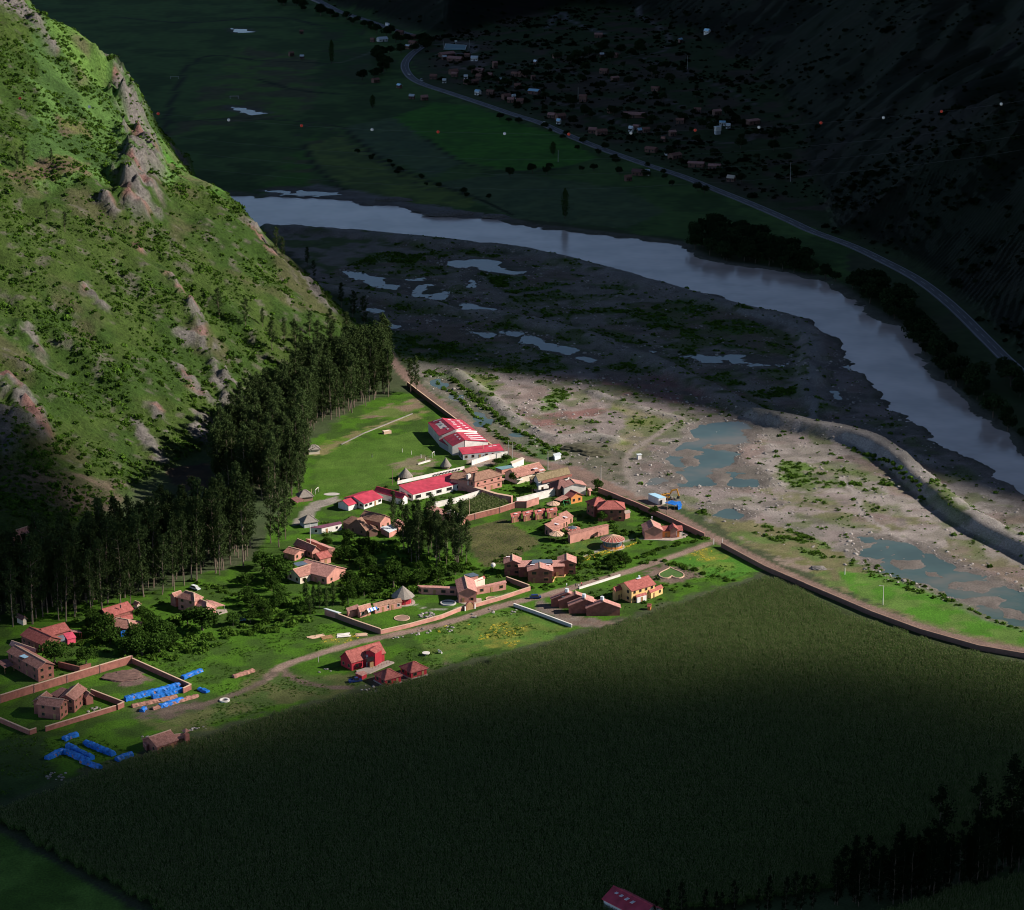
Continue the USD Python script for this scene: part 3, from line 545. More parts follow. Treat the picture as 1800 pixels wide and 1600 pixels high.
DARK_BARK = simple('dark_bark', (0.09, 0.07, 0.05), 0.9, 0.3, 1.5)

def leaf_quads(centers, size, rng, droop=0.0, per=1, spread=0.0, aspect=0.55):
    c = np.repeat(np.asarray(centers), per, 0); c = c + rng.normal(0, 1, c.shape) * spread
    n = len(c); a = rng.normal(0, 1, (n, 3)); a[:, 2] -= droop; a /= np.linalg.norm(a, axis=1, keepdims=True)
    b = np.cross(a, rng.normal(0, 1, (n, 3))); b /= np.linalg.norm(b, axis=1, keepdims=True)
    s = size * rng.uniform(0.6, 1.35, (n, 1)); k = aspect * s
    v = np.stack([c - a * s * 0.5, c + b * k * 0.5 + a * s * 0.05, c + a * s * 0.5, c - b * k * 0.5 + a * s * 0.05], 1).reshape(-1, 3)
    return v, np.arange(n * 4).reshape(n, 4)
def limb(pts, radii, sides=6):
    p = np.asarray(pts, float); t = np.gradient(p, axis=0); t /= np.linalg.norm(t, axis=1, keepdims=True) + 1e-9
    a = np.cross(t, [0.31, 0.95, 0.05]); a /= np.linalg.norm(a, axis=1, keepdims=True) + 1e-9; b = np.cross(t, a); ang = np.arange(sides) * 2 * np.pi / sides
    v = p[:, None] + np.broadcast_to(radii, len(p))[:, None, None] * (np.cos(ang)[None, :, None] * a[:, None] + np.sin(ang)[None, :, None] * b[:, None])
    i, j = np.meshgrid(np.arange(len(p) - 1), np.arange(sides), indexing='ij')
    q = np.stack([i * sides + j, i * sides + (j + 1) % sides, (i + 1) * sides + (j + 1) % sides, (i + 1) * sides + j], -1).reshape(-1, 4)
    return v.reshape(-1, 3), q
def join(parts):
    v, f, n = [], [], 0
    for a, b in parts:
        b = np.asarray(b)
        if b.shape[1] == 3: b = np.column_stack([b, b[:, 2]]) if False else b
        v.append(a); f.append(b + n); n += len(a)
    if len({x.shape[1] for x in f}) > 1: f = [np.vstack([x[:, [0, 1, 2]], x[:, [0, 2, 3]]]) if x.shape[1] == 4 else x for x in f]
    return np.vstack(v), np.vstack(f)

UsdGeom.Scope.Define(stage, '/World/Looks')
def plant_class(name, parts):
    """A class prim (never drawn itself) that the copies reference."""
    root = stage.CreateClassPrim('/_' + name)
    for pn, mesh, mat in parts:
        usdkit.mesh(stage, f'/_{name}/{pn}', mesh, mat)
    return f'/_{name}'
def gum(seed, h=32.0, bare=0.24, width=3.0, leaves=1700):
    r = np.random.default_rng(seed); bend = r.normal(0, 0.5, (7, 2)); bend[0] = 0; bend = np.cumsum(bend, 0) * 0.35
    zz = np.linspace(-1.5, h * 0.94, 7); trunk = [limb(np.column_stack([bend, zz]), np.linspace(0.3, 0.05, 7), 6)]
    cs = []
    nb = 38
    for i in range(nb):
        t = bare + (1 - bare) * ((i + r.uniform(0, 1)) / nb) ** 0.95; z = t * h
        k = (t - bare) / (1 - bare); prof = (np.sin(np.pi * np.clip(k * 0.86 + 0.12, 0, 1)) ** 0.75) * width * r.uniform(0.55, 1.3)
        ang = r.uniform(0, 2 * np.pi); o = np.array([np.interp(z, zz, bend[:, 0]), np.interp(z, zz, bend[:, 1]), z])
        tip = o + np.array([np.cos(ang) * prof, np.sin(ang) * prof, prof * r.uniform(0.3, 0.9)])
        if i % 2 == 0: trunk.append(limb([o, (o + tip) / 2 + [0, 0, 0.1], tip], [0.11, 0.07, 0.03], 3))
        m = int(leaves / nb); s = r.uniform(0.25, 1.05, (m, 1))
        cs.append(o + (tip - o) * s + r.normal(0, 0.5, (m, 3)) * [1, 1, 1.3])
    cs = np.vstack(cs)
    return [('trunk', join(trunk), BARK), ('crown', leaf_quads(cs, 0.85, r, 0.8), GUM_LEAF)]
def broad(seed, h=8.0, rad=4.0, base=0.02, leaves=1700, leaf=0.6, mat=None, bark=None, lobes=13):
    r = np.random.default_rng(seed); trunk = [limb([[0, 0, -0.6], [0.1, 0, h * 0.25], [0.15, 0.1, h * 0.55]], [0.04 * h, 0.028 * h, 0.012 * h], 6)]
    cs = []
    for i in range(lobes):
        d = r.normal(0, 1, 3); d[2] = abs(d[2]) * 0.9 - 0.4; d /= np.linalg.norm(d); d *= r.uniform(0.35, 0.72)
        c = np.array([d[0] * rad, d[1] * rad, h * (base + 0.5 * (1 - base)) + d[2] * h * 0.5 * (1 - base)]); R = rad * r.uniform(0.3, 0.5)
        trunk.append(limb([[0.1, 0, h * 0.28], (np.array([0.1, 0, h * 0.28]) + c) / 2 + [0, 0, 0.2], c], [0.016 * h, 0.01 * h, 0.005 * h], 4))
        m = leaves // lobes; q = r.normal(0, 1, (m, 3)); q /= np.linalg.norm(q, axis=1, keepdims=True); q *= r.uniform(0.55, 1.08, (m, 1))
        cs.append(c + q * R * [1, 1, 0.85])
    cs = np.vstack(cs); cs = cs[cs[:, 2] > 0.15]
    return [('trunk', join(trunk), bark or DARK_BARK), ('crown', leaf_quads(cs, leaf, r, 0.2, aspect=0.75), mat or TREE_LEAF)]
def column(seed, h=11.0, rad=1.3, leaves=900, mat=None):
    r = np.random.default_rng(seed); t = r.uniform(0, 1, leaves) ** 0.85; a = r.uniform(0, 2 * np.pi, leaves)
    R = rad * (np.sin(np.pi * (0.12 + 0.86 * t)) ** 0.7) * r.uniform(0.35, 1.1, leaves) * (1 + 0.25 * np.sin(3 * a + 9 * t))
    c = np.column_stack([R * np.cos(a), R * np.sin(a), h * (0.1 + 0.9 * t)])
    return [('trunk', limb([[0, 0, -0.5], [0, 0.05, h * 0.5], [0, 0, h * 0.9]], [0.16, 0.1, 0.03], 6), DARK_BARK), ('crown', leaf_quads(c, 0.6, r, 0.1), mat or POPLAR_LEAF)]
def shrub_mesh(seed, leaves=46, leaf=0.62):
    r = np.random.default_rng(seed); q = r.normal(0, 1, (leaves, 3)); q[:, 2] = np.abs(q[:, 2]); q /= np.linalg.norm(q, axis=1, keepdims=True); q *= r.uniform(0.5, 1.05, (leaves, 1))
    return leaf_quads(q * [1, 1, 0.8] + [0, 0, -0.05], leaf, r, 0.0, aspect=0.85)

GUMS = [plant_class(f'gum_{i}', gum(100 + i, 32, [0.16, 0.24, 0.14, 0.27, 0.2, 0.12, 0.22][i], [3.7, 3.1, 4.0, 3.3, 3.5, 4.3, 2.9][i], 1900)) for i in range(7)]
BROADS = [plant_class(f'broad_{i}', broad(200 + i)) for i in range(4)]
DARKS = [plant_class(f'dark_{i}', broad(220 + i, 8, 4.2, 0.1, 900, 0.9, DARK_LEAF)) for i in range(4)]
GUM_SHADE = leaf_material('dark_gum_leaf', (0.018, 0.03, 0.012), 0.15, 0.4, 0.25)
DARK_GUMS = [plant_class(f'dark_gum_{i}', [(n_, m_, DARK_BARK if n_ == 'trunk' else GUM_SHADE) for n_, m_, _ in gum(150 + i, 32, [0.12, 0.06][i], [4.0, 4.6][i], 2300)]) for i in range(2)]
COLUMNS = [plant_class(f'column_{i}', column(240 + i)) for i in range(3)]
BUSHES = [plant_class(f'bush_{i}', [('foliage', join([shrub_mesh(260 + i, 170, 0.5), limb([[0, 0, -0.4], [0, 0, 0.3]], [0.08, 0.05], 4)]), SHRUB_LEAF)]) for i in range(4)]

rng = np.random.default_rng(7)
def inside(poly_px, spacing, rng, jitter=0.45, ground=True):
    """Points spread through an outline of the photograph, about spacing metres apart."""
    w = ground_points(poly_px); lo, hi = w.min(0), w.max(0); pg = shapely.Polygon(w).buffer(0)
    x, y = np.meshgrid(np.arange(lo[0], hi[0], spacing), np.arange(lo[1], hi[1], spacing))
    x = x + (np.arange(x.shape[0]) % 2)[:, None] * spacing * 0.5
    p = np.stack([x.ravel(), y.ravel()], -1); p += rng.uniform(-jitter, jitter, p.shape) * spacing
    return p[shapely.contains_xy(pg, p[:, 0], p[:, 1])]
def along(line_px, spacing, rng, wide=0.0):
    w = densify(ground_points(line_px), spacing); return w + rng.uniform(-1, 1, w.shape) * (spacing * 0.35 + wide)
def plant(kinds, name, xy, scale, label, cat, group, squash=(0.9, 1.15), base=1.0):
    for i, (x, y) in enumerate(xy):
        s = rng.uniform(*scale) * base; q = rng.uniform(*squash)
        copy_of(kinds[int(rng.integers(len(kinds)))], name, (x, y, float(height(x, y)) - 0.05), rng.uniform(0, 6.28), np.array([s * q, s * q, s]), label, cat, group, lean=rng.normal(0, 2.0))

# the eucalyptus stands
_left = inside([(-60, 1112), (0, 1104), (150, 1086), (210, 1064), (300, 1036), (380, 1012), (444, 984), (440, 950), (380, 965), (300, 985), (150, 1030), (-60, 1060)], 7.2, rng)
_front = along([(-40, 1108), (60, 1098), (150, 1088), (230, 1060), (300, 1038), (380, 1013), (440, 986)], 6.0, rng, 0.8)
plant(GUMS, 'eucalyptus', np.vstack([_left, _front]), (0.78, 1.16), 'tall eucalyptus in the dense wall of trees behind the western houses', 'tree', 'eucalyptus in the stand behind the western houses')
_mid = inside([(372, 868), (430, 880), (470, 900), (535, 880), (540, 850), (536, 800), (560, 752), (640, 718), (690, 694), (690, 655), (640, 660), (560, 690), (500, 735), (440, 770), (385, 815)], 7.9, rng)
plant(GUMS, 'eucalyptus', _mid, (0.6, 1.05), 'eucalyptus in the stand between the playing field and the hill', 'tree', 'eucalyptus in the stand beside the playing field')
_slope = inside([(540, 640), (600, 622), (680, 650), (690, 690), (640, 700), (540, 720), (500, 700)], 9.5, rng)
plant(GUMS, 'eucalyptus', _slope, (0.6, 0.9), 'eucalyptus climbing the foot of the hill above the playing field', 'tree', 'eucalyptus on the foot of the hill')
_grove = inside([(700, 966), (740, 960), (800, 972), (832, 986), (828, 1002), (770, 1000), (720, 990), (700, 982)], 5.0, rng)
plant(GUMS, 'eucalyptus', _grove, (0.56, 0.8), 'eucalyptus in the dark grove among the village houses', 'tree', 'eucalyptus in the village grove')
for u, v, s, lab in [(490, 962, 0.95, 'big eucalyptus standing alone above the houses left of the white low building'), (502, 948, 0.8, 'eucalyptus leaning beside the big lone eucalyptus near the thatched hut'), (476, 955, 0.85, 'eucalyptus at the near side of the lone pair by the field'),
                     (733, 693, 0.62, 'bushy eucalyptus beside the dirt road where the river flats begin'), (722, 690, 0.55, 'smaller eucalyptus on the near edge of the dirt road bend'), (690, 925, 0.5, 'thin eucalyptus in front of the white gable of the red roofed school'),
                     (692, 940, 0.5, 'thin eucalyptus beside the pink house below the school'), (512, 870, 0.8, 'eucalyptus at the corner of the playing field by the thatched hut'), (527, 868, 0.85, 'eucalyptus with a bare trunk at the corner of the playing field')]:
    q = P(u, v); copy_of(GUMS[int(rng.integers(7))], 'eucalyptus', (q[0], q[1], q[2]), rng.uniform(0, 6), s, lab, 'tree')
def mass_of(name, classes, xy, scale, label, cat):
    """The trees past the three hundred that show largest: one object."""
    path = path_of(name); pi = UsdGeom.PointInstancer.Define(stage, path); rels = []
    for i, c in enumerate(classes):
        k = UsdGeom.Xform.Define(stage, f'{path}/kind_{i}'); k.GetPrim().GetReferences().AddInternalReference(c); rels.append(Sdf.Path(f'{path}/kind_{i}'))
    n = len(xy); pi.CreatePrototypesRel().SetTargets(rels); pi.CreateProtoIndicesAttr(Vt.IntArray.FromNumpy(rng.integers(0, len(classes), n).astype(np.int32)))
    pi.CreatePositionsAttr(Vt.Vec3fArray.FromNumpy(np.column_stack([xy, height(xy[:, 0], xy[:, 1])]).astype(np.float32)))
    pi.CreateOrientationsAttr(Vt.QuathArray([Gf.Quath(float(math.cos(t / 2)), 0, 0, float(math.sin(t / 2))) for t in rng.uniform(0, 6.28, n)]))
    s = rng.uniform(*scale, n); pi.CreateScalesAttr(Vt.Vec3fArray.FromNumpy(np.column_stack([s * 1.1, s * 1.1, s]).astype(np.float32)))
    return tag(pi, label, cat, kind='stuff')
mass_of('eucalyptus_woods', GUMS[:4], np.vstack([inside([(-60, 1095), (150, 1070), (300, 1022), (430, 975), (440, 940), (380, 955), (300, 975), (150, 1015), (-60, 1045)], 5.4, rng), inside([(376, 862), (430, 872), (470, 890), (530, 870), (534, 800), (555, 752), (640, 715), (688, 690), (686, 655), (640, 655), (560, 685), (500, 730), (440, 765), (385, 812)], 5.8, rng)]), (0.55, 1.0), 'mass of eucalyptus filling the stands below the hill', 'woods')
# trees dotted over the hillside
for u, v, s in [(30, 296, 0.28), (42, 290, 0.33), (90, 288, 0.26), (82, 386, 0.3), (114, 408, 0.33), (385, 560, 0.5), (432, 572, 0.45), (462, 575, 0.32), (478, 615, 0.5), (500, 600, 0.4), (545, 590, 0.42), (520, 620, 0.55), (486, 440, 0.4), (496, 452, 0.35), (540, 470, 0.4), (552, 490, 0.35), (620, 560, 0.5), (600, 540, 0.45), (640, 575, 0.55), (580, 600, 0.55), (610, 610, 0.6), (560, 625, 0.6)]:
    q = P(u, v); copy_of(GUMS[int(rng.integers(7))], 'hill_tree', q, rng.uniform(0, 6), np.array([s * 1.35, s * 1.35, s]), 'lone young eucalyptus on the sunlit slope of the hill', 'tree', 'trees dotted over the sunlit hill')
# the dark stand at the near right corner
_corner = np.vstack([inside([(1460, 1590), (1560, 1560), (1660, 1545), (1800, 1518), (1850, 1505), (1850, 1530), (1700, 1570), (1580, 1600)], 6.0, rng)])
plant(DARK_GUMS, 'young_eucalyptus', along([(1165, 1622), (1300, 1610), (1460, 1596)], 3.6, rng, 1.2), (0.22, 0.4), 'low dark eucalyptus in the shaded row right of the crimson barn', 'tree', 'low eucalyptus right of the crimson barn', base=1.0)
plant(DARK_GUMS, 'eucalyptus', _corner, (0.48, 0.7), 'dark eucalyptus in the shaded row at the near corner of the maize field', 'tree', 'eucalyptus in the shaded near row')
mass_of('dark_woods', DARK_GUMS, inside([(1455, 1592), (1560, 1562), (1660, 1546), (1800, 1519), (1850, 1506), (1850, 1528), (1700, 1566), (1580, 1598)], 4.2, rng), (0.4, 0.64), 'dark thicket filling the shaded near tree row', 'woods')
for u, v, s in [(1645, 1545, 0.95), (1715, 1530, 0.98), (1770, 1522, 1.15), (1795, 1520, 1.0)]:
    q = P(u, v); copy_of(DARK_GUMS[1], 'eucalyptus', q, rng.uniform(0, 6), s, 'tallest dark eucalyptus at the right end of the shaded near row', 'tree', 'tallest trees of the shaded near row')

# garden trees
for u, v, h, w, lab in [
    (484, 1022, 12, 1.25, 'big round glossy tree left of the solar panelled house'), (462, 1000, 9, 1.1, 'round dark tree behind the big glossy tree'), (356, 1108, 11, 1.4, 'big rounded tree below the hip roofed villa'), (330, 1100, 7, 1.2, 'small dark tree left of the rounded tree below the villa'),
    (97, 1168, 10, 1.3, 'rounded tree beside the two storey house with white posts'), (152, 1168, 8, 1.1, 'dark tree behind the brick compound wall'), (182, 1118, 11, 1.0, 'tall dark tree left of the house with the blue window'), (168, 1112, 9, 0.9, 'slender dark tree beside the tall garden tree'),
    (220, 1150, 8, 1.2, 'low dark tree below the house with the blue window'), (250, 1152, 8.5, 1.3, 'wide dark tree in the middle of the garden hedge'), (280, 1148, 9, 1.2, 'dark tree at the meadow edge of the garden hedge'), (302, 1140, 8, 1.1, 'rounded tree at the end of the garden hedge'),
    (265, 1108, 8, 1.1, 'feathery tree between the western houses'), (250, 1092, 7, 1.0, 'pale feathery tree beside the stone oven'), (410, 1100, 6, 1.2, 'bushy tree right of the villa lawn'), (440, 1095, 6, 1.3, 'bushy tree in the hedge right of the villa'),
    (692, 1035, 12, 0.9, 'pale leafy tree in the park above the thatched round hut'), (616, 1040, 10, 0.85, 'pale leafy tree in front of the pink gabled house'), (612, 1062, 9, 0.8, 'slim leafy tree behind the house with the blue awning'), (660, 1040, 8, 1.2, 'bushy tree in the park behind the blue awning'),
    (640, 1048, 7, 1.1, 'reddish green tree behind the blue awning house'), (735, 1030, 7, 1.3, 'bush tree left of the pink tower house'), (770, 1022, 7, 1.3, 'bush tree behind the pink tower house'), (800, 1010, 6, 1.3, 'low tree at the back of the pink tower house'),
    (1058, 918, 6, 0.9, 'small round tree in front of the twin roofed house'), (1050, 862, 6, 0.9, 'leafy tree at the roadside by the small pink gate'), (1150, 906, 5, 1.0, 'round tree between the road wall and the pavilion'), (905, 848, 6, 1.2, 'dark tree in the hotel courtyard'),
    (935, 866, 5, 1.2, 'pale purple flowering tree beside the olive roofed hall'), (890, 812, 4, 1.4, 'hedge tree behind the hotel'), (875, 818, 4, 1.3, 'hedge tree at the corner of the school court'), (715, 955, 9, 0.9, 'dark tree in front of the pink house under the grove'),
    (1000, 985, 4, 1.5, 'bushy tree below the long pink wall'), (1075, 1000, 4, 1.5, 'bushy tree beside the yellow flower path'), (1100, 992, 3.5, 1.5, 'low bush tree beyond the yellow flower path'), (1020, 992, 4, 1.3, 'bush in front of the tan umbrella roof')]:
    q = P(u, v); copy_of(BROADS[int(rng.integers(4))], 'garden_tree', q, rng.uniform(0, 6), np.array([w * h / 8, w * h / 8, h / 8]) , lab, 'tree')
for u, v, h in [(538, 1066, 12), (552, 1070, 10), (562, 1068, 11), (574, 1070, 9), (586, 1064, 10), (545, 1080, 8), (602, 1060, 8)]:
    q = P(u, v); copy_of(COLUMNS[int(rng.integers(3))], 'columnar_tree', q, rng.uniform(0, 6), np.array([0.9, 0.9, h / 11]), 'narrow columnar tree in the row left of the blue awning house', 'tree', 'columnar trees left of the blue awning house')
for lab, poly, sp, sc in [
    ('broad tree in the park between the grove and the lodge', [(630, 985), (700, 995), (800, 1003), (780, 1020), (690, 1030), (625, 1030)], 9.0, (0.6, 1.1)), ('broad tree in the dark garden of the western houses', [(160, 1085), (175, 1140), (240, 1155), (300, 1145), (330, 1120), (270, 1105), (250, 1120), (190, 1125)], 9.0, (0.7, 1.15)),
    ('broad tree in the thicket below the big glossy tree', [(440, 1000), (490, 1005), (500, 1050), (540, 1065), (520, 1095), (455, 1095), (430, 1050)], 9.0, (0.6, 1.0)), ('small tree in the shade of the gabled house garden', [(560, 955), (640, 952), (690, 975), (620, 990), (585, 985)], 9.0, (0.5, 0.9)),
    ('small tree in the orchard beyond the yellow flower path', [(1050, 985), (1110, 975), (1150, 965), (1120, 990), (1060, 1002)], 8.0, (0.4, 0.7))]:
    plant(BROADS, 'garden_tree', inside(poly, sp, rng), sc, lab, 'tree', lab.replace('tree', 'trees', 1))
# hedges and bushes of the gardens
_bushes = [
    ('bush in the belt between the park and the walled lawn', [(620, 1030), (740, 1010), (800, 1008), (790, 1030), (735, 1040), (640, 1060)], 3.4, (1.2, 2.4)),
    ('bush in the thicket left of the walled lawn', [(450, 1060), (520, 1050), (560, 1075), (540, 1100), (460, 1120), (440, 1095)], 3.2, (1.2, 2.4)),
    ('dark bush in the shade under the village grove', [(640, 960), (700, 958), (830, 990), (850, 1000), (800, 1008), (700, 1000), (650, 980)], 3.8, (1.2, 2.2)),
    ('bush in the hedge along the villa garden', [(200, 1150), (300, 1130), (400, 1105), (450, 1100), (455, 1112), (310, 1160), (200, 1168)], 3.2, (1.2, 2.3)),
    ('bush in the shrubbery between the solar panelled house and the park', [(600, 1000), (680, 1000), (720, 1012), (640, 1030), (600, 1045)], 4.0, (1.0, 2.2)),
    ('bush in the shrubbery below the brown gabled house', [(590, 950), (650, 948), (700, 960), (640, 975), (600, 970)], 3.6, (1.0, 2.0)),
    ('bush in the shrubbery around the western houses', [(140, 1090), (175, 1075), (190, 1120), (170, 1150), (135, 1150)], 4.0, (1.2, 2.4)),
    ('bush in the shrubbery below the hip roofed villa', [(255, 1085), (300, 1085), (350, 1095), (330, 1125), (260, 1125)], 4.0, (1.2, 2.4)),
    ('bush in the shrubbery left of the gabled hotel', [(840, 1000), (880, 1000), (880, 1020), (845, 1020)], 3.6, (1.0, 1.8)),
    ('bush in the shrubbery right of the guest rooms', [(1000, 905), (1030, 905), (1050, 930), (1020, 935)], 4.2, (0.8, 1.5)),
    ('bush in the shrubbery between the long pink wall and the gazebo', [(1060, 930), (1110, 935), (1100, 950), (1075, 955)], 4.2, (0.8, 1.5)),
    ('bush in the garden below the long pink wall', [(960, 975), (1010, 968), (1110, 985), (1090, 1003), (1030, 1000), (960, 992)], 3.2, (0.9, 1.8)),
]
for lab, poly, sp, sc in _bushes:
    plant(BUSHES, 'garden_bush', inside(poly, sp * 1.3, rng), sc, lab, 'bush', lab.replace('bush', 'bushes', 1))
for lab, line, sc in [
    ('clipped bush in the hedge along the lane to the road', [(1020, 1000), (1100, 985), (1180, 962), (1240, 945)], (1.1, 1.5)), ('dark bush in the hedge above the maize field', [(1165, 988), (1220, 1004), (1290, 1022)], (1.0, 1.6)),
    ('bush in the hedge on the near side of the road wall', [(830, 865), (1050, 862), (1120, 890), (1180, 915), (1240, 948)][1:], (0.9, 1.5)), ('bush growing along the ditch beside the dirt road', [(770, 672), (830, 725), (880, 772), (940, 800)], (0.8, 1.6)),
    ('bush on the bank of the channel beyond the ditch', [(800, 668), (850, 715), (900, 752), (950, 780), (1000, 800)], (0.9, 1.9)), ('dark bush in the hedge along the villa field', [(340, 1022), (420, 1050), (470, 1068)], (1.0, 1.6)),
    ('bush at the water edge of the right pond', [(1515, 985), (1560, 1008), (1640, 1040), (1700, 1070), (1790, 1108)], (0.6, 1.3)), ('bush along the foot of the gravel dike', [(1515, 795), (1560, 815), (1605, 848), (1625, 875)], (1.0, 1.8)),
    ('low bush in the hedge in front of the gabled hotel', [(900, 1025), (960, 1036), (1000, 1022), (1060, 1005)], (0.8, 1.3))]:
    plant(BUSHES, 'hedge_bush', along(line, 2.6, rng, 0.6), sc, lab, 'bush', lab.replace('bush', 'bushes', 1))

# dark trees of the far bank, the road side and the far village
for lab, poly, sp, sc in [
    ('dark bushy tree on the bank between the river bend and the highway', [(1215, 440), (1225, 400), (1290, 400), (1380, 430), (1450, 480), (1480, 500), (1350, 468), (1280, 460)], 8.5, (0.8, 1.5)),
    ('dark bushy tree on the steep bank below the highway bend', [(1485, 505), (1520, 495), (1600, 540), (1650, 605), (1720, 680), (1790, 755), (1870, 820), (1860, 840), (1800, 780), (1700, 700), (1640, 645), (1580, 570)], 8.4, (0.85, 1.65))]:
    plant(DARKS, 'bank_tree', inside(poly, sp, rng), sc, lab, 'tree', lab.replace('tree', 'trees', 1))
for lab, line, sp, sc in [
    ('dark tree in the row along the valley side of the highway', [(870, 205), (950, 225), (1000, 248), (1080, 280), (1160, 310), (1240, 340)], 16, (0.5, 0.9)), ('dark tree in the cluster at the highway bend', [(690, 75), (745, 72), (742, 88), (660, 100), (680, 120), (640, 140)], 10, (0.8, 1.5)),
    ('dark tree in the belt above the upper highway', [(470, 0), (540, 18), (600, 36), (650, 50), (690, 66)], 11, (0.7, 1.4)), ('dark tree in a field hedge of the far plain', [(640, 270), (700, 300), (760, 325), (840, 350)], 14, (0.4, 0.7)),
    ('dark tree scattered behind the far village houses', [(820, 130), (900, 150), (960, 175), (1010, 195), (1090, 215), (1180, 240)], 24, (0.6, 1.1)), ('dark tree along the upper village lane', [(1010, 110), (1060, 95), (1120, 100), (1130, 85)], 14, (0.9, 1.5)), ('dark tree in the hedge below the far bright field', [(900, 310), (980, 300), (1060, 300), (1130, 310)], 13, (0.6, 1.1)),
    ('dark tree at the end of the highway bend on the right', [(1775, 668), (1790, 680), (1815, 705)], 7, (1.0, 1.6))]:
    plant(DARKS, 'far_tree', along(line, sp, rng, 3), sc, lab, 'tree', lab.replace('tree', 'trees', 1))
for u, v, s, lab in [(583, 112, 2.0, 'tall dark conifer in the far pasture'), (993, 385, 1.9, 'dark pointed tree on the far river bank'), (655, 190, 1.0, 'small dark tree beside the far pasture track'), (972, 272, 0.9, 'round dark tree at the bright far field edge')]:
    q = P(u, v); x = copy_of(COLUMNS[0], 'far_tree', q, 0, np.array([1.9, 1.9, s]), lab, 'tree')

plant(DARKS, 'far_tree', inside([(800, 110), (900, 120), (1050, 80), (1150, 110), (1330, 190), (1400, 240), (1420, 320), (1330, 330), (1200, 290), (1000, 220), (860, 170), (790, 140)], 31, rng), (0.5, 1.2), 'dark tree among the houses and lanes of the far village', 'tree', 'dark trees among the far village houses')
# what nobody could count: shrubs of the slopes, scrub of the river bed, stones, maize
def cloud_of(name, protos, mats, pos, scale, label, cat, tilt=0.0):
    """Ground cover: copies of a few small plants or stones, as one PointInstancer."""
    path = path_of(name); pi = UsdGeom.PointInstancer.Define(stage, path); rels = []
    for i, (m, mt) in enumerate(zip(protos, mats)):
        usdkit.mesh(stage, f'{path}/kind_{i}', m, mt); rels.append(Sdf.Path(f'{path}/kind_{i}'))
    n = len(pos); pi.CreatePrototypesRel().SetTargets(rels)
    pi.CreateProtoIndicesAttr(Vt.IntArray.FromNumpy(rng.integers(0, len(protos), n).astype(np.int32)))
    pi.CreatePositionsAttr(Vt.Vec3fArray.FromNumpy(np.asarray(pos, np.float32))); a = rng.uniform(0, np.pi * 2, n)
    q = np.stack([np.zeros(n), np.zeros(n), np.sin(a / 2), np.cos(a / 2)], -1)
    pi.CreateOrientationsAttr(Vt.QuathArray([Gf.Quath(float(c), 0, 0, float(s)) for s, c in q[:, 2:]]))
    sc = np.asarray(scale, np.float32); sc = np.repeat(sc[:, None], 3, 1) if sc.ndim == 1 else sc
    pi.CreateScalesAttr(Vt.Vec3fArray.FromNumpy(sc.astype(np.float32)))
    return tag(pi, label, cat, kind='stuff')
def on_land(xy, dz=0.0): return np.column_stack([xy, height(xy[:, 0], xy[:, 1]) + dz])

def scatter_mask(patch, mask, n, seed):
    """n random points of a patch, as likely as the mask is high."""
    r = np.random.default_rng(seed); w = mask.ravel().astype(float); i = r.choice(len(w), n, p=w / w.sum())
    return np.stack([patch.X.ravel()[i], patch.Y.ravel()[i]], -1) + r.uniform(-0.5, 0.5, (n, 2)) * patch.step
_hm = (NEAR.M['hill'] > 0.6) * (0.12 + smooth(0.4, 0.58, fbm2(NEAR.X, NEAR.Y, 22, 3, 80))) * (1 - 0.6 * NEAR.M['rock']) * (NEAR.X > -420) * (NEAR.Y > 960)
_s = scatter_mask(NEAR, _hm, 42000, 81)
cloud_of('hill_shrubs', [shrub_mesh(i, 60, 0.6) for i in range(6)], [SHRUB_LEAF] * 4 + [TREE_LEAF] * 2, on_land(_s), rng.gamma(2.0, 0.3, len(_s)).clip(0.2, 2.6), 'countless green shrubs covering the sunlit hillside', 'shrubs')
_mm = FAR.M['mount'] * (0.15 + smooth(0.42, 0.6, fbm2(FAR.X, FAR.Y, 50, 3, 82))) * (FAR.X < 620) * (FAR.Y < 3200)
_s = scatter_mask(FAR, _mm, 6000, 83)
if _mn.any(): _s = np.vstack([_s, scatter_mask(NEAR, NEAR.M['mount'] * (0.15 + smooth(0.42, 0.6, fbm2(NEAR.X, NEAR.Y, 40, 3, 82))), 2500, 84)])
_fs = scatter_mask(FAR, FAR.M['fan'] * (1 - FAR.M['mount']) * (0.1 + smooth(0.45, 0.58, fbm2(FAR.X, FAR.Y, 35, 3, 85))), 2600, 86)
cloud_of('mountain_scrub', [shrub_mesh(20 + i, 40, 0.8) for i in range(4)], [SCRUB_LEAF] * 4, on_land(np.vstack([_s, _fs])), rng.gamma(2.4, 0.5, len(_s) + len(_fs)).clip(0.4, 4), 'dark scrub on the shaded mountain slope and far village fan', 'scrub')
_bedpoly = signed(flats([(560, 490), (720, 416), (960, 447), (1290, 530), (1440, 575), (1535, 690), (1800, 868), (1900, 1000), (1900, 1130), (1600, 1040), (1215, 900), (960, 805), (760, 690)]), NEAR.X, NEAR.Y, 10) > 0
_g = NEAR.C[..., 1] - NEAR.C[..., 0] * 1.02
_bm = _bedpoly * (NEAR.M['wet'] < -2) * (NEAR.M['river'] < -2) * (0.03 + smooth(0.0, 0.04, _g)) * (0.2 + smooth(0.5, 0.62, fbm2(NEAR.X, NEAR.Y, 9, 3, 87)))
_s = scatter_mask(NEAR, _bm, 11000, 88)
cloud_of('river_bed_scrub', [shrub_mesh(30 + i, 40, 0.62) for i in range(4)], [SHRUB_LEAF] * 4, on_land(_s), rng.gamma(3, 0.17, len(_s)).clip(0.2, 1.5), 'tufts of grass and scrub scattered over the gravel bed', 'scrub')
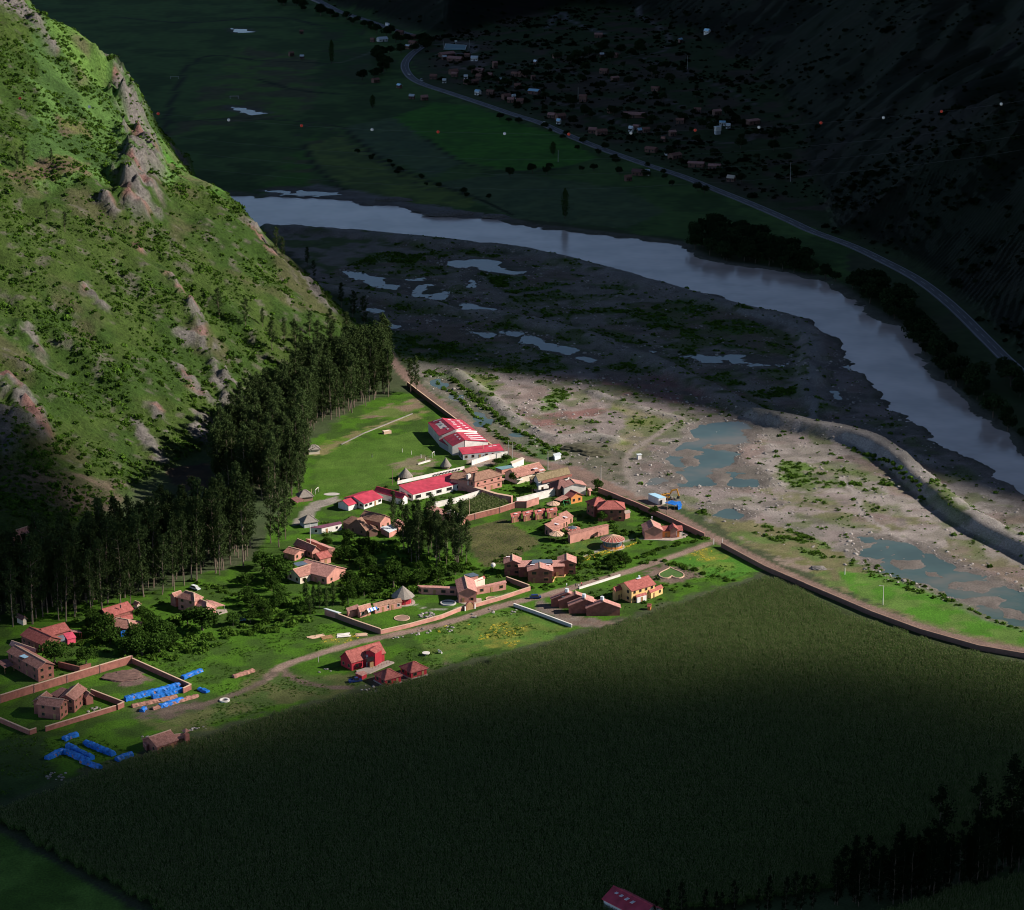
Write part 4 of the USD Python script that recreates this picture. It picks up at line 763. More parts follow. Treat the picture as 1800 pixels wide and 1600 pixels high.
def stone(seed):
    m = trimesh.creation.icosphere(1, 0.5); v = m.vertices; r = np.random.default_rng(seed)
    v = v * (0.75 + 0.5 * r.uniform(0, 1, (len(v), 1))) * [1, 0.8, 0.6]; return v, m.faces
STONE = simple('stone', (0.27, 0.24, 0.22), 0.9, 0.3, 0.8, rand=0.35)
_sm = _bedpoly * (NEAR.M['wet'] < 0.5) * (NEAR.M['river'] < -1) * (0.02 + smooth(0.45, 0.6, fbm2(NEAR.X, NEAR.Y, 12, 3, 89)) * smooth(0.03, -0.02, _g) + 0.8 * smooth(-9, -3, NEAR.M['wet']))
_s = scatter_mask(NEAR, _sm, 6500, 90)
cloud_of('river_stones', [stone(i) for i in range(4)], [STONE] * 4, on_land(_s), rng.gamma(2.2, 0.3, len(_s)).clip(0.25, 2.4), 'pale stones strewn over the gravel river bed', 'stones')

MAIZE = [(-260, 1462), (0, 1423), (330, 1306), (640, 1218), (760, 1194), (900, 1152), (1000, 1126), (1090, 1100), (1150, 1080), (1250, 1049), (1345, 1017), (1450, 1064), (1530, 1097), (1620, 1129), (1720, 1157), (1800, 1173), (1950, 1208), (1950, 1400), (1800, 1412), (1700, 1480), (1600, 1520), (1450, 1570), (1150, 1612), (1165, 1650), (330, 1650), (258, 1598), (150, 1538), (60, 1484), (0, 1451)]
def maize_patch(seed, size=2.6, plants=24):
    r = np.random.default_rng(seed); lv, lf, tv, tf = [], [], [], []
    k = 0; m = 0
    rows = np.repeat(np.arange(4) * size / 4 + size / 8, 6)[:plants] - size / 2
    for i in range(plants):
        x = r.uniform(-size / 2, size / 2); y = rows[i % len(rows)] + r.normal(0, 0.1); h = r.uniform(1.9, 2.7)
        for j in range(7):
            z = h * (0.2 + 0.11 * j); a = r.uniform(0, 6.28); d = np.array([np.cos(a), np.sin(a), 0]); b = np.array([-np.sin(a), np.cos(a), 0]) * r.uniform(0.045, 0.09)
            o = np.array([x, y, z]); mid = o + d * 0.36 + [0, 0, 0.34]; tip = o + d * r.uniform(0.62, 0.85) + [0, 0, r.uniform(-0.15, 0.25)]
            lv += [o - b * 0.6, o + b * 0.6, mid + b, mid - b, tip]; lf += [[k, k + 1, k + 2], [k, k + 2, k + 3], [k + 3, k + 2, k + 4]]; k += 5
        s = np.array([x, y, h * 0.9])
        for j in range(4):
            a = r.uniform(0, 6.28); d = np.array([np.cos(a), np.sin(a), 0]) * 0.13; w = np.array([-d[1], d[0], 0]) * 0.5
            tv += [s - w, s + w, s + d * 2 + [0, 0, r.uniform(0.35, 0.6)]]; tf += [[m, m + 1, m + 2]]; m += 3
    return (np.array(lv), np.array(lf)), (np.array(tv), np.array(tf))
def maize(name, poly, n_kinds, label, spacing, seed, mat, base=1.0):
    path = path_of(name); pi = UsdGeom.PointInstancer.Define(stage, path); rels = []
    for i in range(n_kinds):
        a, b = maize_patch(seed + i); UsdGeom.Xform.Define(stage, f'{path}/kind_{i}')
        usdkit.mesh(stage, f'{path}/kind_{i}/leaves', a, mat); usdkit.mesh(stage, f'{path}/kind_{i}/tassels', b, TASSEL); rels.append(Sdf.Path(f'{path}/kind_{i}'))
    p = inside(poly, spacing, rng, 0.1); p = p[(np.abs(p[:, 0]) < 0.235 * p[:, 1])]
    p = p[signed(ground_points(poly), p[:, 0], p[:, 1], 12) + (fbm2(p[:, 0], p[:, 1], 9, 3, 96) - 0.5) * (12 if name == 'maize_field' else 4) > 0.6]; n = len(p)
    pi.CreatePrototypesRel().SetTargets(rels); pi.CreateProtoIndicesAttr(Vt.IntArray.FromNumpy(rng.integers(0, n_kinds, n).astype(np.int32)))
    pi.CreatePositionsAttr(Vt.Vec3fArray.FromNumpy(on_land(p).astype(np.float32)))
    a = math.radians(35) + rng.integers(0, 2, n) * np.pi + rng.normal(0, 0.06, n)
    pi.CreateOrientationsAttr(Vt.QuathArray([Gf.Quath(float(math.cos(t / 2)), 0, 0, float(math.sin(t / 2))) for t in a]))
    s = base * rng.uniform(0.95, 1.05, n) * (0.68 + 0.64 * fbm2(p[:, 0], p[:, 1], 30, 4, 95)); pi.CreateScalesAttr(Vt.Vec3fArray.FromNumpy(np.column_stack([np.ones(n) * base, np.ones(n) * base, s]).astype(np.float32)))
    print(name, n)
    return tag(pi, label, 'maize', kind='stuff')
maize('maize_field', MAIZE, 6, 'big field of tall maize filling the foreground', 2.45, 300, MAIZE_LEAF)
maize('garden_maize', [(783, 902), (845, 872), (893, 888), (880, 903), (832, 912)], 2, 'bright maize plot inside the brick wall beside the hotel', 2.2, 320, REED_LEAF)
maize('garden_maize', [(1560, 1606), (1660, 1568), (1850, 1530), (1850, 1640), (1500, 1640)], 2, 'second maize plot beyond the dark tree row in the near corner', 2.45, 330, MAIZE_LEAF)

# ------------------------------------------------------------------ buildings
def tiled(name, color, vary=0.28):
    c = np.array(color)
    nodes = {'g': ('geometry', {}), 'n': ('noise_texture', {'scale': 0.9, 'detail': 5.0, 'roughness': 0.65}), 'v': ('voronoi_texture', {'scale': 2.6}) if False else ('noise_texture', {'scale': 5.0, 'detail': 2.0}),
             'r': ('rgb_ramp', {'ramp': [(0.28, c * (1 - vary)), (0.5, c), (0.72, c * (1 + vary) + 0.02)]}), 'r2': ('rgb_ramp', {'ramp': [(0.3, (0.6,) * 3), (0.7, (1.3,) * 3)]}),
             'm': ('mix_color', {'blend_type': 'multiply', 'fac': 1.0, 'use_clamp': False}), 'b': ('bump', {'strength': 0.5, 'distance': 0.15}), 'p': ('principled_bsdf', {'roughness': 0.85, 'specular_ior_level': 0.2})}
    return usdkit.material(stage, '/World/Looks/' + name, nodes, [('g.position', 'n.vector'), ('g.position', 'v.vector'), ('n.fac', 'r.fac'), ('v.fac', 'r2.fac'), ('r.color', 'm.a'), ('r2.color', 'm.b'), ('m.result', 'p.base_color'), ('v.fac', 'b.height'), ('b.normal', 'p.normal')], surface='p.BSDF')
M = dict(
    tile=tiled('clay_tile', (0.35, 0.165, 0.13), 0.36), pinktile=tiled('pink_tile', (0.46, 0.225, 0.19), 0.3), browntile=tiled('brown_tile', (0.27, 0.15, 0.105)), oldtile=tiled('old_tile', (0.20, 0.15, 0.085)), darktile=tiled('dark_tile', (0.20, 0.095, 0.085)),
    redtile=tiled('red_tile', (0.34, 0.10, 0.085)), orangetile=tiled('orange_tile', (0.55, 0.16, 0.04), 0.15),
    redmetal=simple('red_metal', (0.42, 0.045, 0.075), 0.55, 0.28, 0.35), purplemetal=simple('purple_metal', (0.16, 0.06, 0.09), 0.5, 0.15, 0.5), skylight=simple('skylight', (0.75, 0.68, 0.7), 0.35, 0.1, 0.8),
    white=simple('white_wall', (0.70, 0.65, 0.60), 0.85, 0.16, 0.35), cream=simple('cream_wall', (0.66, 0.55, 0.44), 0.85, 0.1, 0.5), grey=simple('grey_wall', (0.42, 0.42, 0.42), 0.85, 0.12, 0.5), tan=simple('tan_coping', (0.56, 0.38, 0.27), 0.85, 0.15, 0.7),
    pink=simple('pink_wall', (0.47, 0.215, 0.17), 0.85, 0.22, 0.45), brick=simple('brick_wall', (0.25, 0.095, 0.072), 0.9, 0.28, 0.6), brown=simple('brown_wall', (0.20, 0.11, 0.085), 0.9, 0.15, 0.6), redwall=simple('red_wall', (0.36, 0.022, 0.035), 0.8, 0.12, 0.5),
    yellow=simple('yellow_wall', (0.66, 0.42, 0.17), 0.85, 0.1, 0.5), orange=simple('orange_wall', (0.62, 0.24, 0.07), 0.85, 0.1, 0.5), straw=simple('thatch', (0.22, 0.19, 0.165), 0.95, 0.25, 2.0, bump=0.6, bump_scale=6), adobe=simple('adobe', (0.26, 0.16, 0.12), 0.95, 0.2, 0.6),
    wood=simple('wood', (0.30, 0.17, 0.08), 0.8, 0.25, 1.2), dark=simple('dark_opening', (0.018, 0.017, 0.018), 0.25, 0.2, 1.0, spec=0.5), solar=simple('solar_glass', (0.10, 0.13, 0.16), 0.12, 0.2, 1.0, spec=0.6), teal=simple('teal_sheet', (0.16, 0.28, 0.30), 0.6, 0.15, 0.6),
    tin=simple('tin_sheet', (0.62, 0.66, 0.68), 0.4, 0.12, 0.6), bluewhite=simple('pale_blue_sheet', (0.38, 0.62, 0.78), 0.5, 0.1, 0.5), blue=simple('blue_tarp', (0.014, 0.13, 0.46), 0.5, 0.5, 0.7, bump=0.9, bump_scale=1.3), stripe=simple('white_cloth', (0.8, 0.8, 0.82), 0.7, 0.05, 1.0),
    paving=simple('paving', (0.36, 0.29, 0.25), 0.9, 0.15, 0.8), concrete=simple('concrete', (0.42, 0.39, 0.36), 0.9, 0.15, 0.8), metal=simple('pale_metal', (0.6, 0.6, 0.6), 0.4, 0.05, 1.0, metallic=0.3), pinkcloth=simple('pink_cloth', (0.75, 0.10, 0.16), 0.7, 0.2, 0.8),
    greycloth=simple('grey_cloth', (0.16, 0.17, 0.2), 0.7, 0.2, 0.8), machine=simple('yellow_machine', (0.62, 0.27, 0.03), 0.5, 0.12, 0.6), rubber=simple('rubber', (0.03, 0.03, 0.03), 0.7, 0.1, 1.0), navy=simple('navy_paint', (0.012, 0.03, 0.13), 0.25, 0.08, 1.0, coat=0.5), asphalt=simple('asphalt', (0.115, 0.115, 0.125), 0.85, 0.2, 0.08),
    line=simple('road_paint', (0.7, 0.7, 0.68), 0.8, 0.05, 1.0), flowers=simple('yellow_flowers', (0.72, 0.52, 0.05), 0.9, 0.3, 2.0), hay=simple('stored_bricks', (0.30, 0.15, 0.115), 0.9, 0.25, 1.4), green=simple('green_cloth', (0.05, 0.35, 0.12), 0.7, 0.1, 1.0),
    farwall=simple('mud_brick', (0.16, 0.085, 0.065), 0.95, 0.2, 0.3), fartile=tiled('far_tile', (0.27, 0.125, 0.095)), stone=STONE)

def prism(foot, tops, bottom):
    """Upright walls over a footprint (n x 2); tops: the height at every corner."""
    foot = np.asarray(foot, float); n = len(foot)
    if 0.5 * np.sum(foot[:, 0] * np.roll(foot[:, 1], -1) - np.roll(foot[:, 0], -1) * foot[:, 1]) < 0: foot, tops = foot[::-1], np.asarray(tops)[::-1]
    v = np.vstack([np.column_stack([foot, np.full(n, bottom)]), np.column_stack([foot, tops])])
    f = []
    for i in range(n):
        j = (i + 1) % n; f += [[i, j, n + j], [i, n + j, n + i]]
    c = v[n:].mean(0); v = np.vstack([v, c]); f += [[n + i, n + (i + 1) % n, 2 * n] for i in range(n)]
    return v, np.array(f)
def slab(corners, thick=0.2):
    """A roof plane with thickness below it."""
    c = np.asarray(corners, float); n = len(c)
    if np.cross(c[1] - c[0], c[2] - c[0])[2] < 0: c = c[::-1]
    v = np.vstack([c, c - [0, 0, thick]]); f = [[0, i, i + 1] for i in range(1, n - 1)] + [[n, n + i + 1, n + i] for i in range(1, n - 1)]
    for i in range(n):
        j = (i + 1) % n; f += [[i, n + i, n + j], [i, n + j, j]]
    return v, np.array(f)
def beam(a, b, w, h, up=(0, 0, 1)):
    a, b = np.asarray(a, float), np.asarray(b, float); d = b - a; L = np.linalg.norm(d); d = d / L; s = np.cross(d, up); s = s / (np.linalg.norm(s) + 1e-9); u = np.cross(s, d)
    v = np.array([p + s * w / 2 * i + u * h / 2 * j for p in (a, b) for i, j in ((-1, -1), (1, -1), (1, 1), (-1, 1))])
    return v, np.array([[0, 1, 2], [0, 2, 3], [4, 6, 5], [4, 7, 6], [0, 4, 5], [0, 5, 1], [1, 5, 6], [1, 6, 2], [2, 6, 7], [2, 7, 3], [3, 7, 4], [3, 4, 0]])
def box(c, size, rz=0.0):
    c = np.asarray(c, float); a = np.array([math.cos(rz), math.sin(rz), 0]) * size[0] / 2
    return beam(c - a, c + a, size[1], size[2])
def cyl(c, r, h, n=10, r2=None):
    a = np.arange(n) * 2 * np.pi / n; r2 = r if r2 is None else r2; c = np.asarray(c, float)
    v = np.vstack([np.column_stack([c[0] + q * np.cos(a), c[1] + q * np.sin(a), np.full(n, c[2] + z)]) for q, z in ((r, 0), (r2, h))] + [c + [0, 0, h], c])
    f = []
    for i in range(n):
        j = (i + 1) % n; f += [[i, j, n + j], [i, n + j, n + i], [n + i, n + j, 2 * n], [j, i, 2 * n + 1]]
    return v, np.array(f)

class House:
    """One building; everything is set out on the ground from where the photograph shows it."""
    def __init__(s, name, label, at, cat='house', wall='brick', roof='tile', z=None, group=None, win=True):
        s.loc = P(*at); s.z = float(s.loc[2]) if z is None else z; s.loc[2] = s.z
        s.root = thing(name, s.loc, 0, label, cat, group); s.wall, s.roof, s.win = wall, roof, win
    def part(s, name, mesh, mat, parent=None, smooth=False, label=None):
        v, f = mesh if isinstance(mesh, tuple) else (mesh.vertices, mesh.faces)
        o = obj(name, (np.asarray(v) - s.loc, f), M[mat], parent if parent is not None else s.root, smooth)
        return tag(o, label) if label else o
    def at(s, px, h): return np.append(flat(px[0], px[1], s.z + h)[:2], s.z + h)
    def openings(s, foot, tops, wall, door=True, sill=0.95, hh=1.25, storey=2.75, step=3.2, w=1.15, frame='wood'):
        foot = np.asarray(foot); c = foot.mean(0); best = None
        for i in range(len(foot)):
            a, b = foot[i], foot[(i + 1) % len(foot)]; L = np.linalg.norm(b - a)
            if L < 2.4: continue
            d = (b - a) / L; n = np.array([d[1], -d[0]])
            if n @ ((a + b) / 2 - c) < 0: n = -n
            if n[1] > 0.25: continue                       # the back is out of sight of everything the photograph shows
            top = min(tops[i], tops[(i + 1) % len(foot)]) - s.z
            k = max(1, int(L / step))
            for fl in range(max(1, int((top + 0.45) / storey))):
                for j in range(k):
                    p = a + d * L * (j + 0.5) / k
                    z0 = s.z + fl * storey + sill
                    if door and fl == 0 and best is None and n[1] < -0.3 and j == k // 2:
                        best = True
                        q = np.append(p + n * 0.05, s.z + 1.05); s.part('door', box(q, (1.0, 0.12, 2.1), math.atan2(d[1], d[0])), 'wood'); continue
                    if z0 + hh > s.z + top: continue
                    q = np.append(p + n * 0.02, z0 + hh / 2); rz = math.atan2(d[1], d[0])
                    e = np.append(d, 0)
                    fr = join([beam(q - e * w / 2 + [0, 0, sg * hh / 2], q + e * w / 2 + [0, 0, sg * hh / 2], 0.18, 0.1) for sg in (-1, 1)] + [beam(q + e * sg * w / 2 - [0, 0, hh / 2], q + e * sg * w / 2 + [0, 0, hh / 2], 0.18, 0.1, np.append(n, 0)) for sg in (-1, 1)])
                    wd = s.part('window', fr, frame); s.part('pane', box(q, (w, 0.1, hh), rz), 'dark', wd)
    def finish(s, foot, tops, wall, win, roof_parts, roof, ridge=None, **kw):
        wl = wall or s.wall
        s.part('wall', prism(foot, tops, s.z - 1.2), wl)
        r = s.part('roof', join(roof_parts), roof or s.roof)
        if ridge is not None: s.part('ridge_cap', join([beam(a + [0, 0, 0.05], b + [0, 0, 0.05], 0.35, 0.16) for a, b in ridge]), {'redmetal': 'redmetal'}.get(roof or s.roof, 'tan' if (roof or s.roof) in ('tile', 'pinktile') else (roof or s.roof)), r)
        if s.win if win is None else win: s.openings(foot, tops, wl, **kw)
        return r
    def gable(s, a, b, e, he, hr, wall=None, roof=None, win=None, oh=0.45, **kw):
        A, B, E = s.at(a, hr), s.at(b, hr), s.at(e, he); d = (B - A)[:2]; L = np.linalg.norm(d); d /= L; n = np.array([-d[1], d[0]])
        half = abs((E - A)[:2] @ n); half = max(half, 1.2); d3, n3 = np.append(d, 0), np.append(n, 0)
        drop = np.array([0, 0, hr - he]); rp = [slab([A, B, B + n3 * half - drop, A + n3 * half - drop], 0.22), slab([A, B, B - n3 * half - drop, A - n3 * half - drop], 0.22)]
        k = half - oh; zi = s.z + hr - (hr - he) * k / half - 0.12; zt = s.z + hr - 0.12
        a2, b2 = A[:2] + d * oh, B[:2] - d * oh
        foot = [a2 - n * k, b2 - n * k, b2, b2 + n * k, a2 + n * k, a2]; tops = [zi, zi, zt, zi, zi, zt]
        return s.finish(foot, tops, wall, win, rp, roof, [(A, B)], **kw)
    def hip(s, a, b, e, he, hr, wall=None, roof=None, win=None, oh=0.5, rz=None, size=None, **kw):
        """a, b: the ridge's ends; e: an eave corner. With rz and size the plan is given outright."""
        A, B = s.at(a, hr), s.at(b, hr)
        if size is None:
            d = (B - A)[:2]; L = np.linalg.norm(d); d /= L; n = np.array([-d[1], d[0]]); E = s.at(e, he); half = max(abs((E - A)[:2] @ n), 1.5); ext = half * 0.9; ext = max(ext, abs((E - (A if (E - A)[:2] @ d < 0 else B))[:2] @ d)) if True else ext
        else:
            d = np.array([math.cos(rz), math.sin(rz)]); n = np.array([-d[1], d[0]]); half = size[1] / 2; rl = max(size[0] - size[1], 0.3) / 2; c = (A + B) / 2; A, B = c - np.append(d * rl, 0), c + np.append(d * rl, 0); ext = size[0] / 2 - rl
        z = s.z + he; c1 = np.append(A[:2] - d * ext - n * half, z); c2 = np.append(B[:2] + d * ext - n * half, z); c3 = np.append(B[:2] + d * ext + n * half, z); c4 = np.append(A[:2] - d * ext + n * half, z)
        rp = [slab([c1, c2, B, A]), slab([c3, c4, A, B]), slab([c2, c3, B]), slab([c4, c1, A])]
        foot = [c1[:2] + d * oh + n * oh, c2[:2] - d * oh + n * oh, c3[:2] - d * oh - n * oh, c4[:2] + d * oh - n * oh]
        return s.finish(foot, [z - 0.05] * 4, wall, win, rp, roof, [(A, B + [0.01, 0, 0])] + [(A, c1), (A, c4), (B, c2), (B, c3)], **kw)
    def quad(s, pts, zs, wall=None, roof=None, win=None, oh=0.35, thick=0.22, **kw):
        """A roof of four corners, each with its height; wall False leaves it on posts."""
        c = np.array([s.at(p, h) for p, h in zip(pts, zs)]); m = c.mean(0)
        if wall is False:
            r = s.part('roof', slab(c, thick), roof or s.roof)
            for q in c:
                t = q + (m - q) * 0.06; s.part('post', beam([t[0], t[1], s.z - 0.5], [t[0], t[1], t[2] - 0.1], 0.16, 0.16, (1, 0, 0)), kw.get('post', 'wood'))
            return r
        k = np.array([q + (m - q) * min(0.3, oh / (np.linalg.norm(q - m) + 1e-6)) for q in c])
        return s.finish(k[:, :2], k[:, 2] - 0.12, wall, win, [slab(c, thick)], roof, **kw)
    def shed(s, a, b, e, he, hr, **kw):
        """A lean-to: high edge a-b, e below a on the low edge."""
        A, B, E = s.at(a, hr), s.at(b, hr), s.at(e, he); d = (B - A)[:2]; d /= np.linalg.norm(d); n = np.array([-d[1], d[0]]); o = n * ((E - A)[:2] @ n)
        c = np.array([A, B, np.append(B[:2] + o, s.z + he), np.append(A[:2] + o, s.z + he)]); m = c.mean(0); oh = kw.pop('oh', 0.35)
        k = np.array([q + (m - q) * min(0.3, oh / np.linalg.norm(q - m)) for q in c])
        return s.finish(k[:, :2], k[:, 2] - 0.12, kw.pop('wall', None), kw.pop('win', None), [slab(c)], kw.pop('roof', None), **kw)
    def panels(s, pts, h, mat='skylight', name='skylight', w=1.0, l=1.8, lift=0.12):
        """Small sheets lying on a roof where the photograph shows them; h: the roof's height there, falls: along the slope."""
        for p in pts:
            q = s.at(p[:2], p[2] if len(p) > 2 else h) + [0, 0, lift]
            s.part(name, box(q, (l, w, 0.12), p[3] if len(p) > 3 else math.radians(35)), mat)
    def lights(s, px, zs, at, ds, dt, mat='skylight', name='skylight'):
        """Clear sheets let into the roof plane px: at (along the ridge, down the slope), from 0 to 1."""
        a, b, c, d = [s.at(p, z + 0.06) for p, z in zip(px, zs)]
        f = lambda u, v: (a * (1 - u) + b * u) * (1 - v) + (d * (1 - u) + c * u) * v
        for u, v in at: s.part(name, slab([f(u - ds / 2, v - dt / 2), f(u + ds / 2, v - dt / 2), f(u + ds / 2, v + dt / 2), f(u - ds / 2, v + dt / 2)], 0.08), mat)
    def round_roof(s, c, r, he, hr, roof, ribs=0, wall=None, wr=None, posts=0, post_mat='wood', sides=20, floor=None):
        C = s.at(c, hr); a = np.arange(sides) * 2 * np.pi / sides; z = s.z + he
        v = np.vstack([np.column_stack([C[0] + r * np.cos(a), C[1] + r * np.sin(a), np.full(sides, z)]), np.column_stack([C[0] + r * 0.98 * np.cos(a), C[1] + r * 0.98 * np.sin(a), np.full(sides, z - 0.25)]), C, C - [0, 0, 0.3]])
        f = []
        for i in range(sides):
            j = (i + 1) % sides; f += [[i, j, 2 * sides], [sides + i, j, i], [sides + i, sides + j, j], [sides + j, sides + i, 2 * sides + 1]]
        rf = s.part('roof', (v, np.array(f)), roof)
        for k in range(ribs):
            t = 2 * np.pi * (k + 0.5) / ribs; s.part('rib', beam(C + [0, 0, 0.05], np.array([C[0] + r * math.cos(t), C[1] + r * math.sin(t), z + 0.05]), 0.22, 0.14), 'tan', rf)
        if wall:
            t = np.arange(16) * 2 * np.pi / 16; s.part('wall', prism(np.column_stack([C[0] + (wr or r * 0.8) * np.cos(t), C[1] + (wr or r * 0.8) * np.sin(t)]), np.full(16, z + 0.1), s.z - 0.8), wall)
        for k in range(posts):
            t = 2 * np.pi * (k + 0.3) / posts; s.part('post', beam([C[0] + r * 0.85 * math.cos(t), C[1] + r * 0.85 * math.sin(t), s.z - 0.4], [C[0] + r * 0.85 * math.cos(t), C[1] + r * 0.85 * math.sin(t), z], 0.18, 0.18, (1, 0, 0)), post_mat)
        if floor: s.part('floor', cyl([C[0], C[1], s.z - 0.3], r * 1.02, 0.45, 24), floor)
        return C

# --- the red roofed school
h = House('school_hall', 'red metal roofed hall with rows of white skylights beside the dirt road', (800, 795), 'school', 'white', 'redmetal', win=False)
h.quad([(776.5, 734.5), (800.5, 755), (771.5, 766), (752, 742.5)], [8.0, 8.0, 5.0, 5.0], win=False); h.quad([(776.5, 734.5), (800.5, 755), (838, 758), (812, 738)], [8.01, 8.01, 5.0, 5.0], win=False)
h.quad([(803, 759.5), (817, 773), (795, 784), (778, 769)], [7.6, 7.6, 4.8, 4.8], win=False); h.quad([(803, 759.5), (817, 773), (859, 776), (838, 759.5)], [7.61, 7.61, 4.8, 4.8], win=False)
h.lights([(776.5, 734.5), (800.5, 755), (771.5, 766), (752, 742.5)], [8, 8, 5, 5], [(0.2 + .2 * i, 0.3) for i in range(4)], 0.07, 0.12); h.lights([(776.5, 734.5), (800.5, 755), (771.5, 766), (752, 742.5)], [8, 8, 5, 5], [(0.05, 0.35)], 0.03, 0.6)
h.lights([(776.5, 734.5), (800.5, 755), (838, 758), (812, 738)], [8, 8, 5, 5], [(0.12 + .19 * i, 0.3 + 0.05 * (i % 2)) for i in range(5)] + [(0.15 + .19 * i, 0.72) for i in range(5)], 0.06, 0.16)
h.lights([(803, 759.5), (817, 773), (795, 784), (778, 769)], [7.6, 7.6, 4.8, 4.8], [(0.2, 0.22), (0.45, 0.22), (0.72, 0.22)], 0.1, 0.12); h.lights([(803, 759.5), (817, 773), (859, 776), (838, 759.5)], [7.6, 7.6, 4.8, 4.8], [(0.18 + .22 * i, 0.62) for i in range(4)], 0.09, 0.66)
h.shed((805, 787), (878, 780), (809.5, 799), 3.0, 4.2, wall='grey', win=True)
h.shed((779, 769.5), (806, 785), (771, 774), 3.0, 4.0, wall='grey')
w = h.part('parapet', beam(h.at((777, 768), 5.2), h.at((802, 756.5), 8.3), 0.5, 0.9), 'white'); h.part('parapet', beam(h.at((802, 756.5), 8.3), h.at((838, 759.5), 5.4), 0.5, 0.9), 'white')
h.part('vent', box(h.at((811, 780.5), 5.2), (3.4, 0.3, 0.6), math.radians(25)), 'dark'); h.part('vent', box(h.at((822, 780), 5.2), (2.2, 0.3, 0.6), math.radians(25)), 'dark')
h.panels([(824, 788.5, 3.7, 0.1), (862, 785, 3.8, 0.1), (869.5, 784, 3.8, 0.1)], 0, w=0.9, l=1.7)
h = House('classroom_block', 'long red roofed classroom block under a white parapet with dark vents', (745, 870), 'school', 'white', 'redmetal', win=False)
h.shed((700.5, 853), (793, 831), (723, 870), 3.3, 5.0, win=True, step=5.2, w=3.0, hh=1.6, frame='white', door=False)
h.part('parapet', beam(h.at((698.5, 848.5), 5.5), h.at((816, 822.5), 5.5), 0.4, 1.5), 'white')
for i in range(9): h.part('vent', box(h.at((764 + i * 5.4, 834.6 - i * 1.22), 5.5) - [0, 0.24, 0], (0.9, 0.1, 0.6), math.radians(33)), 'dark')
h.quad([(768.5, 842.5), (778, 838.5), (803, 846.5), (785, 853.5)], [4.0, 4.4, 3.4, 3.2], wall='grey', roof='pinktile', win=False)
h.panels([(780, 842.5, 4.0, 0.6), (787, 845, 3.8, 0.6), (794, 847.5, 3.6, 0.6)], 0, w=0.8, l=3.0)
h = House('stepped_schoolhouse', 'stepped red roofed schoolhouse with white gable in three joined wings', (650, 890), 'school', 'white', 'redmetal')
h.gable((662, 855), (713, 868.5), (697, 874.5), 3.0, 4.8, win=False)
h.gable((621, 873), (655, 861.5), (643.5, 884.5), 2.8, 4.8, step=2.6, w=1.9, frame='white')
h.gable((602, 880), (619, 874.5), (615.5, 888.2), 2.6, 4.2, win=False)
h.part('window', box(h.at((707.5, 875), 2.0), (1.2, 0.3, 0.9), math.radians(33)), 'dark')
# --- huts of the playing field
h = House('field_hut', 'small cream walled hut at the far left corner of the playing field', (549, 797), 'hut', 'cream', 'straw', win=False)
h.hip((549.5, 781.5), (552, 782), None, 2.4, 4.2, rz=math.radians(15), size=(6.2, 5.0))
for (u, v), lab in (((712.5, 838), 'conical grey thatched hut beside the log arms behind the classroom block'), ((783.5, 820), 'smaller conical grey thatched hut near the goal of the playing field')):
    h = House('thatched_hut', lab, (u, v), 'hut', 'adobe', 'straw', win=False); h.round_roof((u, v - 16), 3.4 if u < 750 else 2.7, 1.2, 5.2, 'straw', wall='adobe', wr=1.9); 
h = House('thatched_hut', 'square thatched hut on pale walls by the gravel drive', (543, 925), 'hut', 'grey', 'straw', win=False); h.hip((541, 905), (544, 905), None, 2.4, 5.0, rz=math.radians(25), size=(7.2, 6.4))
h = House('thatched_hut', 'low thatched hut under the trees at the field corner', (536, 879), 'hut', 'adobe', 'straw', win=False); h.hip((534, 861), (537, 861), None, 2.2, 4.8, rz=math.radians(20), size=(7.0, 6.0)); h.quad([(511, 876), (522, 872), (534, 878), (522, 884)], [2.4, 2.4, 2.2, 2.2], wall=False, roof='darktile')
h = House('white_shed', 'long white shed with purple roof left of the brown gabled house', (575, 938), 'shed', 'white', 'purplemetal'); h.quad([(544, 927), (598, 916.5), (602, 920), (564.5, 928.5)], [3.2, 3.2, 3.0, 2.9], step=3.4, frame='white')
# --- houses around the grove
h = House('gabled_house', 'brown gabled house with tan roof beside the white shed', (630, 935), 'house', 'brown', 'browntile')
h.gable((626.5, 912.5), (636, 909), (644, 933), 2.8, 7.0); h.quad([(602, 917.5), (618.5, 906.7), (631.5, 910.5), (616, 923.5)], [3.2, 5.4, 5.4, 3.2], win=False); h.gable((651, 922), (657, 929), (645, 931), 2.6, 3.8)
h = House('terraced_villa', 'pink villa with tan tiled roof half behind the grove eucalyptus', (665, 930), 'house', 'pink', 'browntile')
h.gable((640.5, 897.5), (678.5, 906), (668, 919), 4.0, 6.2); h.quad([(668, 927), (690, 921), (700, 929), (684, 936)], [2.8, 2.8, 2.6, 2.6], roof='tin', win=False); h.quad([(690, 917), (700, 912), (712, 918), (700, 924)], [4.5, 4.5, 4.2, 4.2], roof='pinktile')
h = House('arcade_shed', 'pink and white striped lean-to beside the maize plot behind the grove', (790, 912), 'shed', 'pink', 'pinktile'); h.quad([(748, 893), (762, 888.5), (818, 909.5), (805, 915.5)], [3.0, 3.2, 3.2, 2.8], win=False); h.panels([(786, 898.5, 3.1, .6), (793, 901.5, 3.1, .6), (800, 905, 3.1, .6), (808, 909, 3.1, .6)], 0, w=0.7, l=4.0)
